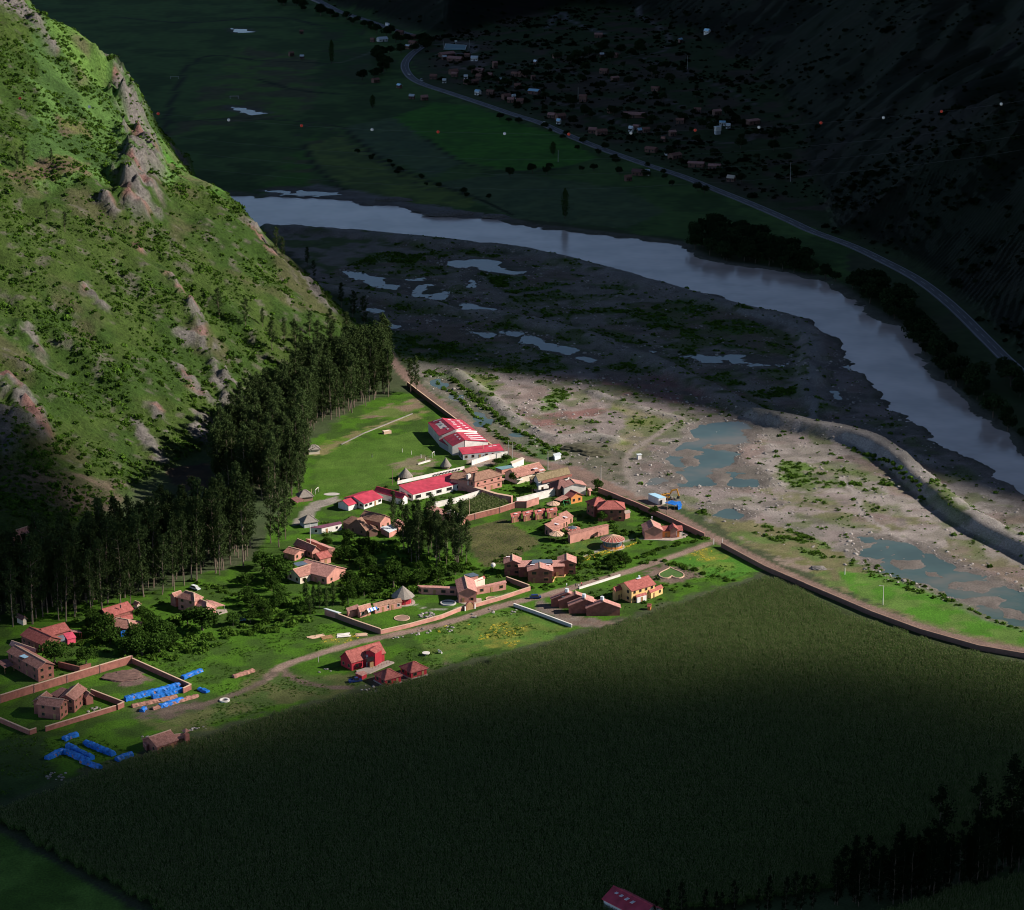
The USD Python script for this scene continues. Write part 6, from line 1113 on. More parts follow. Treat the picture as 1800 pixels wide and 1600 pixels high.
for i, (u, v, w, rf, lab) in enumerate(VILLAGE):
    q = P(u, v + 3); s_ = FPX / np.linalg.norm(q - EYE); L = max(w / s_, 4.0) * 0.92; D = min(L * 0.62, 7.0); r = np.random.default_rng(900 + i); rz = math.radians(-22 + r.normal(0, 14)) if i % 3 else math.radians(30 + r.normal(0, 8))
    h = House('village_house', lab, (u, v + 3), 'house', 'white' if 'white' in lab and rf != 'fartile' else 'farwall', rf, z=float(q[2]), win=False, group='houses of the far village')
    d3 = np.array([math.cos(rz), math.sin(rz), 0]) * L / 2; n3 = np.array([-math.sin(rz), math.cos(rz), 0]) * D / 2; c = np.array([q[0], q[1], h.z]); he, hr = 2.6 + r.uniform(0, 0.8), 4.0 + r.uniform(0, 0.8)
    if 'tall' in lab: he, hr = 5.2, 6.4
    A, B = c - d3 + [0, 0, hr], c + d3 + [0, 0, hr]; dr = np.array([0, 0, hr - he]); a2, b2 = (A + d3 * 0.08)[:2], (B - d3 * 0.08)[:2]; k = n3[:2] * 0.88; zi = h.z + hr - (hr - he) * 0.88 - 0.1; zt = h.z + hr - 0.1
    foot, tops = [a2 - k, b2 - k, b2, b2 + k, a2 + k, a2], [zi, zi, zt, zi, zi, zt]
    h.part('wall', prism(foot, tops, h.z - 2.0), h.wall); h.part('roof', join([slab([A, B, B + n3 - dr, A + n3 - dr]), slab([A, B, B - n3 - dr, A - n3 - dr])]), rf)
    n = n3[:2] / np.linalg.norm(n3[:2]); m = c[:2] - k; e = d3[:2] / np.linalg.norm(d3[:2])
    h.part('door', box(np.append(m - n * 0.05, h.z + 1.0), (1.0, 0.12, 2.0), rz), 'dark')
    for sgn in (-1, 1): h.part('window', box(np.append(m + e * sgn * L * 0.3 - n * 0.05, h.z + 1.6), (1.0, 0.12, 0.9), rz), 'dark')

# ------------------------------------------------------------------ roads with a made surface
def ribbon(line, width, lift, name, mat, step=3.0, **t):
    p = densify(line, step); tan = np.gradient(p, axis=0); tan /= np.linalg.norm(tan, axis=1, keepdims=True); n = np.stack([-tan[:, 1], tan[:, 0]], -1)
    L, R = p + n * width / 2, p - n * width / 2
    z = np.max([height((p + n * width * k)[:, 0], (p + n * width * k)[:, 1]) for k in (-0.6, -0.3, 0, 0.3, 0.6)], 0)
    z = np.convolve(np.pad(z, 6, 'edge'), np.ones(13) / 13, 'valid') + lift
    m = len(p); v = np.vstack([np.column_stack([L, z]), np.column_stack([R, z]), np.column_stack([L + n * 1.2, z - 3.0]), np.column_stack([R - n * 1.2, z - 3.0])])
    i = np.arange(m - 1); q = np.vstack([np.stack([i, m + i, m + i + 1, i + 1], -1), np.stack([i + 1, 2 * m + i + 1, 2 * m + i, i], -1), np.stack([m + i, 3 * m + i, 3 * m + i + 1, m + i + 1], -1)])
    return obj(name, (v, q), mat, **t), p, n, z
HIGHWAY = spline(ground_points([(540, -6), (575, 10), (600, 22), (650, 38), (690, 52), (730, 64), (747, 72), (742, 82), (725, 95), (714, 108), (712, 120), (722, 136), (745, 149), (790, 164), (850, 184), (900, 201), (950, 217), (1000, 239), (1060, 263), (1130, 288), (1200, 311), (1250, 331), (1320, 359), (1380, 385), (1430, 408), (1500, 434), (1560, 463), (1610, 490), (1650, 519), (1690, 554), (1730, 594), (1765, 629), (1790, 652), (1850, 715), (1960, 830)]), 5)
_, _hp, _hn, _hz = ribbon(HIGHWAY, 7.6, 0.45, 'highway', M['asphalt'], label='grey paved highway curving past the far village', cat='road', kind='structure')
for off, nm in ((3.3, 'edge'), (-3.3, 'edge'), (0.0, 'centre')):
    a, b = _hp + _hn * (off - 0.09), _hp + _hn * (off + 0.09); m = len(a); i = np.arange(m - 1)
    if nm == 'centre': i = i[(i % 4) < 2]
    obj('road_marking', (np.vstack([np.column_stack([b, _hz + 0.02]), np.column_stack([a, _hz + 0.02])]), np.stack([i, m + i, m + i + 1, i + 1], -1)), M['line'], label={'edge': 'white edge line of the highway, ' + ('mountain side' if off < 0 else 'valley side'), 'centre': 'dashed white centre line of the highway'}[nm], cat='road marking', kind='structure')

# ------------------------------------------------------------------ walls
def wall(name, label, px, h=2.4, t=0.35, mat='brick', coping='tan', post=None, cap=0.14, group=None):
    p = ground_points(px); o = thing(name, (*p[0], float(height(*p[0]))), 0, label, 'wall', group); loc = np.array([*p[0], float(height(*p[0]))])
    for a, b in zip(p[:-1], p[1:]):
        L = np.linalg.norm(b - a); n = max(1, int(L / 12)); q = a + (b - a) * np.linspace(0, 1, n + 1)[:, None]; d = np.append((b - a) / L, 0)
        bods, caps = [], []
        for c, e in zip(q[:-1], q[1:]):
            z = max(float(height(*c)), float(height(*e)))
            bods.append(beam([*c, z + h / 2 - 0.5] - loc, [*e, z + h / 2 - 0.5] - loc, t, h + 1.0)); caps.append(beam([*c, z + h + cap / 2] - loc, [*e, z + h + cap / 2] - loc, t + 0.25, cap))
        obj('masonry', join(bods), M[mat], o); obj('coping', join(caps), M[coping], o)
        if post:
            for c in q if n > 1 else [a]:
                z = float(height(*c)); obj('pier', box(np.array([*c, z + h / 2]) - loc, (0.55, t + 0.3, h + 0.3), math.atan2(d[1], d[0])), M[post], o)
    return o
wall('compound_wall', 'tall brick wall with dark piers behind the unfinished brick house', [(-60, 1247), (0, 1236), (118, 1200), (232, 1166)], 3.0, 0.4, 'brick', 'tan', 'darktile')
wall('compound_wall', 'low brick wall down the right side of the empty brick compound', [(232, 1166), (336, 1212), (322, 1219)], 2.0)
wall('compound_wall', 'low brick wall right of the unfinished brick house', [(160, 1221), (218, 1243), (207, 1248)], 2.0)
wall('compound_wall', 'low brick wall in front of the unfinished brick house', [(204, 1249), (80, 1286)], 1.8)
wall('compound_wall', 'low brick wall at the left edge before the unfinished brick house', [(-40, 1252), (0, 1270), (52, 1292), (64, 1288)], 1.8)
wall('garden_wall', 'ruined brick garden wall behind the compound wall', [(103, 1173), (140, 1182), (160, 1176)], 2.2, 0.4, 'brick', 'brick')
wall('lawn_wall', 'dark shaded wall on the left side of the walled lawn', [(588, 1086), (625, 1100), (669, 1115)], 2.2, 0.4, 'brown', 'tan')
wall('lawn_wall', 'long low brick wall with tan coping between the lawn and the lane', [(669, 1115), (720, 1103), (775, 1088), (820, 1070)], 1.5, 0.4, 'pink', 'tan')
wall('lawn_wall', 'brick wall right of the round lawn gate along the lane', [(834, 1068), (880, 1055), (932, 1038)], 1.5, 0.4, 'pink', 'tan')
wall('lawn_wall', 'dark wall behind the right wing of the tower house', [(890, 1022), (930, 1037)], 2.0, 0.4, 'brown', 'tan')
wall('white_wall', 'white wall running along the lawn below the classroom block', [(764, 893), (800, 885), (846, 871)], 2.4, 0.3, 'white', 'white')
wall('garden_brick_wall', 'brick wall with piers below the bright maize plot', [(806, 920), (835, 913), (878, 902), (905, 893)], 2.6, 0.35, 'brick', 'tan', 'darktile')
wall('terrace_wall', 'brick terrace wall below the long white wall', [(905, 893), (925, 893), (947, 886)], 3.0, 0.35, 'pink', 'pinktile', 'darktile')
wall('white_wall', 'long white boundary wall from the maize plot to the cottage', [(908, 888), (940, 880), (976, 871)], 3.2, 0.35, 'white', 'white')
wall('white_wall', 'white wall section joining the tall white gable', [(967, 873), (989, 867)], 3.6, 0.35, 'white', 'pinktile')
wall('pergola_wall', 'tan topped wall from the hotel chimney to the courtyard corner', [(823, 864), (850, 872), (872, 879), (900, 884)], 3.0, 1.4, 'pink', 'tan')
wall('school_wall', 'white school wall behind the court and the hotel', [(829, 818), (860, 808), (892, 802)], 2.2, 0.3, 'white', 'white')
wall('road_wall', 'long dark wall between the village and the dirt road', [(1052, 866), (1120, 893), (1180, 920), (1238, 947)], 2.4, 0.4, 'brown', 'pinktile')
wall('road_wall', 'low dark wall between the maize field and the dirt road', [(1268, 962), (1345, 1003), (1450, 1048), (1530, 1082), (1620, 1115), (1720, 1143), (1800, 1157), (1920, 1178)], 2.0, 0.4, 'brown', 'adobe')
wall('road_wall', 'wall between the school and the far end of the dirt road', [(716, 678), (760, 712), (800, 742), (850, 779), (878, 798)], 2.0, 0.35, 'brown', 'tan')
wall('plot_wall', 'white topped low wall beside the stepped brick row', [(903, 1066), (940, 1079), (1005, 1103)], 1.2, 0.4, 'concrete', 'white')
wall('plot_wall', 'thin white kerb wall along the lane above the yellow house', [(1018, 1036), (1050, 1026), (1090, 1013)], 0.7, 0.3, 'white', 'white')
wall('field_fence', 'pale stone boundary line beyond the playing field', [(600, 782), (640, 762), (690, 742), (725, 728)], 0.25, 0.3, 'stone', 'stone')
wall('court_kerb', 'white line of seats beside the playing field huts', [(735, 817), (756, 811)], 0.5, 0.4, 'white', 'white')
g = House('moon_gate', 'round brick moon gate in the lawn wall', (826, 1072), 'gate', 'brick', 'brick', win=False); _c = g.at((826, 1072), 0)
_a = np.linspace(0.15 * np.pi * -1, 1.15 * np.pi, 22); g.part('arch', join([beam(_c + [1.9 * math.cos(p) * 0.83, 1.9 * math.cos(p) * 0.56, 1.6 + 1.9 * math.sin(p)], _c + [1.9 * math.cos(q) * 0.83, 1.9 * math.cos(q) * 0.56, 1.6 + 1.9 * math.sin(q)], 0.5, 0.5) for p, q in zip(_a[:-1], _a[1:])]), 'brick'); g.part('door', prism(np.array([[_c[0] + x * 0.83 - y * 0.56, _c[1] + x * 0.56 + y * 0.83] for x, y in ((-1.7, -.08), (1.7, -.08), (1.7, .08), (-1.7, .08))]), np.full(4, g.z + 2.9), g.z), 'wood')
for sg in (-1, 1): g.part('pier', box(_c + [sg * 2.3 * 0.83, sg * 2.3 * 0.56, 0.9], (0.5, 0.6, 2.0), 0.6), 'white')

# ------------------------------------------------------------------ poles, goals, vehicles
def pole(u, v, h, label, arm=True, mat='concrete', cat='pole', name='utility_pole', lamp=False, group=None):
    q = P(u, v); o = thing(name, q, 0, label, cat, group); obj('shaft', cyl([0, 0, -0.5], 0.17, h + 0.5, 8, 0.1), M[mat], o)
    if arm: obj('crossarm', beam([-0.8, 0.2, h - 0.6], [0.8, -0.2, h - 0.6], 0.12, 0.14), M['wood'], o)
    if lamp: a = obj('arm', beam([0, 0, h - 0.1], [-1.4, 0, h + 0.2], 0.1, 0.1), M[mat], o); obj('lamp_head', box([-1.6, 0, h + 0.18], (0.7, 0.3, 0.18)), M['metal'], a)
for u, v, h, lab, kw in [(894, 806, 9, 'left pole of the pair where the dirt road passes the red hall', {}), (900.5, 806, 8, 'right pole of the pair where the dirt road passes the red hall', {}), (963, 826, 9, 'pale pole rising behind the olive roofed hall', {}), (1056, 855, 10, 'pale pole on the road bend beside the quarry track', {}), (1172.5, 906, 10, 'rusty pole with a red top in front of the container', dict(mat='adobe')),
    (546, 972, 13, 'tall white mast in the patio of the brown tiled house', dict(arm=False, mat='white')), (825.5, 913, 9, 'pale pole in the corner of the bright maize plot', dict(arm=False, mat='tan')), (690, 852, 7, 'thin rusty pole at the edge of the playing field', dict(arm=False, mat='adobe')), (547.5, 878, 5, 'yellow post beside the hut at the field corner', dict(arm=False, mat='tan')),
    (1552, 1063, 8, 'street lamp on the dirt road beside the maize field', dict(arm=False, lamp=True, mat='white')), (849, 802, 6, 'thin pale post in front of the red hall verandah', dict(arm=False, mat='tan')), (1016, 183, 14, 'tall pale pole beside the far village lane', {}), (1208, 122, 12, 'pale pole high on the mountain fan', {}), (981, 285, 9, 'pale pole in the shaded far field', {}), (1389, 320, 14, 'tall dark pole at the foot of the mountain', {}), (779, 88, 9, 'floodlight mast left of the far sports court', dict(arm=False)), (826, 86, 9, 'floodlight mast right of the far sports court', dict(arm=False))]:
    pole(u, v, h, lab, **kw)
for u, v, lab in [(1254.5, 957, 'left gate post where the lane meets the dirt road'), (1270, 957, 'right gate post where the lane meets the dirt road')]: pole(u, v, 2.6, lab, False, 'white', 'post', 'gate_post')
pole(1485, 1010, 3.0, 'white marker post on the bright grass beyond the dirt road', False, 'white', 'post', 'marker_post'); pole(560, 1164, 2.2, 'pale stone post beside the loop drive of the crimson house', False, 'concrete', 'post', 'marker_post')
def goal(u, v, rz, label, w=7.3, h=2.44, r=0.09, group=None):
    q = P(u, v); o = thing('football_goal', q, rz, label, 'goal', group)
    for sg in (-1, 1): obj('post', cyl([sg * w / 2, 0, -0.2], r, h + 0.2, 8), M['white'], o); obj('stay', beam([sg * w / 2, 0, h], [sg * w / 2, 1.6, 0], r, r), M['white'], o)
    obj('crossbar', beam([-w / 2 - r, 0, h], [w / 2 + r, 0, h], r * 2, r * 2), M['white'], o)
goal(761.5, 803, math.radians(75), 'white football goal near the red hall', 3.4, 2.2); goal(557, 867, math.radians(75), 'white football goal at the left end of the playing field', 4.0, 2.2); goal(307, 139, 0.05, 'white football goal far out on the left plain', r=0.1); goal(412, 174, 0.05, 'white football goal beside the twin puddle on the far plain', r=0.1)
for u, v in ((707, 795), (723, 799), (740, 805), (748, 810)): pole(u, v, 1.8, 'thin white training post on the playing field', False, 'white', 'post', 'training_post', group='training posts on the playing field')

def car(u, v, rz, label, paint, L=4.6, W=1.8, Hh=1.6, kind='car', z=None):
    q = P(u, v); q[2] = q[2] if z is None else z; o = thing('pickup_truck' if kind == 'pickup' else kind, q, rz, label, {'pickup': 'pickup'}.get(kind, kind))
    lower = prism(np.array([[-L / 2, -W / 2], [L / 2, -W / 2], [L / 2, W / 2], [-L / 2, W / 2]]) , [0.95, 0.85, 0.85, 0.95], 0.35); obj('body', lower, paint, o)
    x0, x1 = (-0.2, 1.0) if kind == 'pickup' else (-L * 0.36, L * 0.2)
    v_ = [[x0 - 0.15, -W / 2 + .05, .9], [x1 + 0.55, -W / 2 + .05, .88], [x1 + 0.55, W / 2 - .05, .88], [x0 - 0.15, W / 2 - .05, .9], [x0, -W / 2 + .2, Hh], [x1, -W / 2 + .2, Hh], [x1, W / 2 - .2, Hh], [x0, W / 2 - .2, Hh]]
    f_ = [[0, 1, 5], [0, 5, 4], [1, 2, 6], [1, 6, 5], [2, 3, 7], [2, 7, 6], [3, 0, 4], [3, 4, 7]]
    obj('windows', (np.array(v_), np.array(f_)), M['dark'], o); obj('roof', box([(x0 + x1) / 2, 0, Hh + 0.03], (x1 - x0, W - 0.4, 0.07)), paint, o)
    if kind == 'pickup':
        for a in (-1, 1): obj('bed_side', box([-1.4, a * (W / 2 - .06), 1.05], (1.9, 0.1, 0.3)), paint, o)
    for sx in (-1, 1):
        for sy in (-1, 1):
            w, f = cyl([0, 0, -0.1], 0.34, 0.22, 14); obj('wheel', (np.column_stack([w[:, 0] + sx * L * 0.31, w[:, 2] + sy * (W / 2 - .06), w[:, 1] + 0.34]), f[:, ::-1]), M['rubber'], o)
    for sy in (-1, 1): obj('headlight', box([L / 2 + .01, sy * W * 0.36, 0.72], (0.06, 0.3, 0.18)), M['white'], o)
car(624.5, 1199, math.radians(18), 'dark blue pickup parked in front of the crimson house', M['navy'], 5.0, kind='pickup', Hh=1.75)
car(941, 1052, math.radians(5), 'dark blue car parked at the end of the stepped row', M['navy'])
car(343, 1036, math.radians(-40), 'silver car parked behind the villa', M['tin'])
car(422, 1092, math.radians(10), 'pale green car among the bushes right of the villa', M['teal'])
def zroad(u, v):
    q = P(u, v); i = int(np.argmin(np.linalg.norm(_hp - q[:2], axis=1))); d = _hp[min(i + 1, len(_hp) - 1)] - _hp[max(i - 1, 0)]; return float(_hz[i]) + 0.02, math.atan2(d[1], d[0])
_z, _a = zroad(740, 143); car(741, 143, _a, 'silver car on the highway curve', M['tin'], z=_z)
_z, _a = zroad(718, 130); car(719, 133, _a, 'small white car on the highway curve', M['white'], z=_z)
_z, _a = zroad(957, 219); car(957, 219, _a, 'white car on the highway by the dark trees', M['white'], z=_z)
_z, _a = zroad(682, 48); q = P(682, 48); t = thing('truck', (q[0], q[1], _z), _a, 'white truck on the upper highway', 'truck')
obj('cargo_box', box([-1.5, 0, 2.1], (6.0, 2.5, 2.9)), M['white'], t); obj('cab', join([box([2.6, 0, 1.6], (1.9, 2.4, 2.0)), box([3.1, 0, 1.0], (1.5, 2.4, 0.9))]), M['tin'], t); obj('windscreen', box([3.57, 0, 1.9], (0.06, 2.1, 0.8)), M['dark'], t)
for sx in (-3.2, -1.9, 2.8):
    for sy in (-1, 1): w, f = cyl([0, 0, -0.15], 0.5, 0.3, 14); obj('wheel', (np.column_stack([w[:, 0] + sx, w[:, 2] + sy * 1.1, w[:, 1] + 0.5]), f[:, ::-1]), M['rubber'], t)
# excavator
q = P(1172, 878); t = thing('excavator', q, math.radians(-12), 'orange excavator with raised arm behind the site container', 'excavator')
for sy in (-1, 1): obj('track', trimesh.creation.extrude_polygon(shapely.LineString([(-1.4, 0.45), (1.4, 0.45)]).buffer(0.45), 0.55, engine='earcut').apply_transform(trimesh.transformations.rotation_matrix(math.pi / 2, [1, 0, 0])).apply_translation([0, sy * 1.15 + 0.27, 0]), M['rubber'], t)
obj('house_body', join([box([-0.6, 0, 1.6], (3.4, 2.5, 1.1)), box([-2.2, 0, 1.5], (0.6, 2.5, 1.3))]), M['machine'], t); c_ = obj('cab', box([0.7, -0.7, 2.2], (1.5, 1.1, 1.7)), M['machine'], t); obj('window', box([0.75, -0.72, 2.4], (1.54, 1.14, 0.9)), M['dark'], c_)
obj('boom', join([beam([0.8, 0.4, 1.6], [2.4, 0.4, 4.4], 0.5, 0.7), beam([2.3, 0.4, 4.3], [4.6, 0.4, 4.9], 0.5, 0.65)]), M['machine'], t); obj('stick', beam([4.4, 0.4, 5.1], [5.4, 0.4, 1.8], 0.4, 0.55), M['machine'], t); obj('bucket', join([box([5.2, 0.4, 1.2], (1.1, 1.1, 1.0)), box([4.7, 0.4, 0.75], (0.6, 1.1, 0.3))]), M['rubber'], t)

# ------------------------------------------------------------------ tarpaulin covered stacks of bricks
def stack(name, label, a, b, w=1.7, h=1.5, mat='blue', group=None, seed=0):
    A, B = flat(*a)[:2], flat(*b)[:2]; L = np.linalg.norm(B - A); d = (B - A) / L; n = max(4, int(L / 0.8)); r = np.random.default_rng(seed)
    z0 = float(height(*((A + B) / 2))); o = thing(name, (*A, z0), math.atan2(d[1], d[0]), label, 'brick stack', group); rows = []
    prof = np.array([[-w / 2 - .15, 0], [-w / 2, h * 0.8], [-w * 0.22, h], [w * 0.22, h * 1.02], [w / 2, h * 0.82], [w / 2 + .15, 0]])
    for i in range(n + 1):
        k = 1.0 if 0 < i < n else 0.92; p = prof * [1, k] + r.normal(0, 0.12, prof.shape) * [1, 1]; rows.append(np.column_stack([np.full(6, L * i / n) + r.normal(0, .04, 6), p[:, 0], p[:, 1]]))
    v = np.vstack(rows); i, j = np.meshgrid(np.arange(n), np.arange(5), indexing='ij'); q = np.stack([i * 6 + j, (i + 1) * 6 + j, (i + 1) * 6 + j + 1, i * 6 + j + 1], -1).reshape(-1, 4)[:, ::-1]
    caps = np.array([[0, 1, 2, 5], [2, 3, 4, 5]]); f = np.vstack([q, caps, caps[:, ::-1] + n * 6]); obj('tarpaulin' if mat in ('blue', 'teal') else 'brick_heap', (v, f), M[mat], o)
    if mat == 'blue': obj('bricks', box([L / 2, 0, h * 0.35], (L - 0.3, w - 0.1, h * 0.7)), M['hay'], o)
for i, (a, b, w, h, m, lab) in enumerate([
    ((220, 1232), (316, 1207), 1.9, 1.7, 'blue', 'longest blue tarpaulin stack inside the brick compound wall'), ((268, 1228), (321, 1215), 1.8, 1.6, 'blue', 'blue tarpaulin stack beside the compound corner'), ((232, 1243), (311, 1226), 1.6, 1.1, 'hay', 'bare brick stack in front of the longest tarpaulin'), ((281, 1244), (321, 1231), 1.6, 1.4, 'blue', 'blue tarpaulin stack on the near bare brick row'),
    ((268, 1247), (348, 1224), 1.6, 1.0, 'hay', 'bare brick row nearest to the farm track'), ((321, 1194), (354, 1181), 1.7, 1.3, 'blue', 'half covered brick stack beyond the compound'), ((350, 1213), (366, 1218), 1.7, 1.0, 'blue', 'short dark blue tarpaulin stack right of the compound'), ((410, 1192), (446, 1181), 1.6, 1.1, 'hay', 'bare brick stack in the open meadow'),
    ((112, 1302), (136, 1293), 1.8, 1.6, 'blue', 'short blue tarpaulin stack nearest the compound front wall'), ((150, 1308), (200, 1329), 2.0, 1.7, 'blue', 'blue tarpaulin stack right of the parallel pair'), ((119, 1313), (163, 1336), 1.8, 1.7, 'blue', 'upper stack of the parallel blue pair'), ((82, 1336), (112, 1322), 1.9, 1.7, 'blue', 'blue tarpaulin stack at the left end of the angle'),
    ((112, 1323), (155, 1340), 1.8, 1.7, 'blue', 'lower stack of the parallel blue pair'), ((142, 1340), (177, 1352), 1.7, 1.5, 'blue', 'blue tarpaulin stack nearest the maize field'), ((205, 1338), (232, 1328), 1.8, 1.6, 'blue', 'short blue tarpaulin stack left of the small brick house'), ((249, 1252), (255, 1246), 1.5, 1.2, 'blue', 'tiny blue tarpaulin stack at the brick row end')]): stack('brick_stack', lab, a, b, w, h, m, seed=i)
h = House('tarpaulin_shelter', 'blue tarpaulin shelter on poles right of the site container', (1183, 892), 'shelter', 'blue', 'blue', win=False); h.quad([(1169, 883.5), (1181, 879.5), (1194, 884), (1186, 888)], [2.6, 2.8, 2.5, 2.3], wall=False); h.quad([(1189, 882), (1196, 881), (1199, 888), (1192, 891)], [2.4, 2.4, 1.6, 1.6])

# ------------------------------------------------------------------ garden things
def ring(u, v, r, label, mat, fill, name='ring_bed', hgt=0.5, w=0.5):
    q = P(u, v); o = thing(name, q, 0, label, 'flower bed'); a = np.linspace(0, 2 * np.pi, 33)
    obj('kerb', join([beam([r * math.cos(s), r * math.sin(s), hgt / 2 - 0.1], [r * math.cos(e), r * math.sin(e), hgt / 2 - 0.1], w, hgt + 0.2) for s, e in zip(a[:-1], a[1:])]), M[mat], o)
    obj('soil', cyl([0, 0, -0.2], r, 0.35, 24), M[fill], o)
ring(788, 1061, 2.9, 'pale stone ring pool in front of the tower house', 'concrete', 'solar'); ring(706.5, 1087, 3.0, 'round tan flower bed on the lodge lawn', 'tan', 'adobe', hgt=0.25, w=0.3); ring(864, 1053, 2.2, 'small half round flower bed by the lawn wall', 'tan', 'adobe', hgt=0.3, w=0.3)
ring(395, 1232, 1.5, 'round white well head beside the farm track', 'white', 'dark', hgt=0.5, w=0.7)
q = P(1180, 1009); o = thing('heart_bed', q, 0, 'heart shaped grass bed edged with pale stones beyond the yellow house', 'flower bed'); _t = np.linspace(0, 2 * np.pi, 40); _hx = np.column_stack([16 * np.sin(_t) ** 3, 13 * np.cos(_t) - 5 * np.cos(2 * _t) - 2 * np.cos(3 * _t) - np.cos(4 * _t)]) * 0.36; _hx = np.column_stack([_hx[:, 0] * 0.9, -_hx[:, 1] * 1.3])
obj('kerb', join([beam([*a, 0.2], [*b, 0.2], 0.35, 0.5) for a, b in zip(_hx[:-1], _hx[1:])]), M['tan'], o); obj('grass_fill', prism(_hx[:-1], np.full(39, 0.22), -0.3), simple('bed_grass', (0.06, 0.12, 0.025), 0.95, 0.2, 0.8), o)
def stones(u, v, n, spread, label, size=(0.5, 1.1), seed=0, name='rock_pile'):
    q = P(u, v); o = thing(name, q, 0, label, 'rocks'); r = np.random.default_rng(seed)
    for i in range(n):
        m = stone(1000 + seed * 50 + i); k = r.uniform(*size); a = r.uniform(0, 6.28); d = spread * math.sqrt(r.uniform(0, 1)); x, y = d * math.cos(a), d * math.sin(a)
        obj('rock', (m[0] * k + [x, y, float(height(q[0] + x, q[1] + y)) - q[2] + k * 0.12], m[1]), M['stone'], o)
stones(751, 1082, 22, 3.2, 'rockery of pale boulders on the lawn beside the lane', (0.8, 1.6), 1, 'rockery')
for i, (u, v, n, lab) in enumerate([(790, 1107, 8, 'pile of pale stones in the meadow above the yellow flowers'), (700, 1123, 5, 'stones at the lane edge above the crimson house'), (727, 1116, 5, 'stones at the lane edge opposite the lawn corner'), (745, 1110, 5, 'stones at the lane edge opposite the ring bed'), (836, 1083, 5, 'stones at the lane edge opposite the tower house'), (865, 1074, 5, 'stones at the lane edge near the end of the lawn wall'), (903, 1076, 5, 'stones beside the low plot wall'),
    (570, 1180, 6, 'boulder group inside the loop drive'), (648, 1211, 9, 'grey rubble patch at the maize edge below the pavilions'), (100, 1365, 14, 'pale rubble heap at the left maize corner'), (345, 1281, 9, 'flat grey rubble right of the small brick house'), (165, 1249, 8, 'rubble inside the corner of the brick compound'), (262, 1297, 6, 'boulders left of the small brick house'), (1272, 760, 10, 'spit of rocks in the gravel pond')]): stones(u, v, n, 2.6 if n < 9 else 4.0, lab, (0.6, 1.3), 10 + i)
EARTH = dict(adobe=simple('dug_earth', (0.13, 0.075, 0.062), 0.95, 0.4, 0.7, bump=0.6, bump_scale=1.5), stone=simple('gravel_heap', (0.15, 0.135, 0.125), 0.95, 0.35, 0.7, bump=0.6, bump_scale=1.5), spoil=simple('spoil', (0.07, 0.065, 0.04), 0.95, 0.45, 0.5, bump=0.6, bump_scale=1.5))
def heap(u, v, rx, ry, h, label, mat, seed=0, name='earth_heap'):
    q = P(u, v); r = np.random.default_rng(seed); m = trimesh.creation.icosphere(4, 1.0); p = m.vertices.copy(); p[:, 2] = np.maximum(p[:, 2], -0.15); k = 0.6 + 0.8 * meshkit.fbm(p * 1.7 + seed * 7, 5, seed)
    tag(obj(name, (p * k[:, None] * [rx, ry, h] + q, m.faces), EARTH[mat], smooth=True), label, 'earth heap')
heap(213, 1190, 8, 4.5, 0.9, 'reddish heap of earth inside the compound wall', 'adobe', 1); heap(225, 1185, 5, 3.5, 0.8, 'smaller reddish heap beside the compound corner', 'adobe', 2); heap(1438, 1000, 3.5, 2, 1.2, 'dark pile of gravel beyond the dirt road', 'stone', 3); heap(1020, 790, 9, 5, 2.2, 'dark overgrown spoil heap beyond the ditch', 'spoil', 4); heap(1047, 798, 7, 4, 1.8, 'right spoil heap beyond the ditch', 'spoil', 5); heap(790, 377, 16, 6, 2.5, 'grey gravel mound on the far river bank', 'stone', 6); heap(690, 352, 14, 5, 2.2, 'left grey gravel mound on the far river bank', 'stone', 7); heap(870, 381, 9, 4, 1.8, 'small grey gravel mound on the far river bank', 'stone', 8)
for i, (u, v, w, l, rz, lab, m) in enumerate([(556, 1120, 3, 7, .5, 'pile of long pale poles in the meadow left of the lane', 'tan'), (604, 1118, 4, 6, .3, 'white sheet pile in the meadow left of the lane', 'white'), (636, 1117, 3, 5, .2, 'pale plank pile beside the lane corner', 'tan'), (575, 1121, 3, 5, .5, 'brown plank pile in the meadow', 'wood')]):
    q = P(u, v); o = thing('timber_pile', q, rz, lab, 'timber'); r = np.random.default_rng(i)
    for k in range(7): obj('plank', box([r.uniform(-.4, .4), (k - 3) * w / 7, 0.12 + r.uniform(0, .25)], (l * r.uniform(.7, 1), w / 8, 0.16), r.normal(0, .06)), M[m], o)
q = P(749, 1152); t = thing('garden_table', q, 0, 'round white garden table on the meadow', 'table'); obj('table_top', cyl([0, 0, 0.9], 1.5, 0.18, 20), M['white'], t); [obj('leg', cyl([math.cos(a) * .8, math.sin(a) * .8, -0.2], 0.12, 1.1, 8), M['white'], t) for a in (0.3, 2.4, 4.5)]
q = P(774, 1148); t = thing('garden_bench', q, 2.2, 'white bench beside the round garden table', 'bench'); obj('seat', box([0, 0, 0.5], (2.2, 0.6, 0.12)), M['white'], t); obj('backrest', box([0, 0.35, 0.95], (2.2, 0.1, 0.7)), M['white'], t); [obj('leg', box([s * 0.9, 0, 0.2], (0.12, 0.5, 0.5)), M['white'], t) for s in (-1, 1)]
q = P(867, 999); t = thing('satellite_dish', q, 0, 'white satellite dish left of the gabled hotel', 'dish'); obj('mast', cyl([0, 0, -0.3], 0.08, 1.8, 8), M['metal'], t); _d, _f = cyl([0, 0, 0], 1.0, 0.3, 16, 0.2); obj('reflector', (_d @ trimesh.transformations.rotation_matrix(1.0, [1, 0, 0])[:3, :3].T + [0, -0.1, 1.5], _f), M['white'], t)
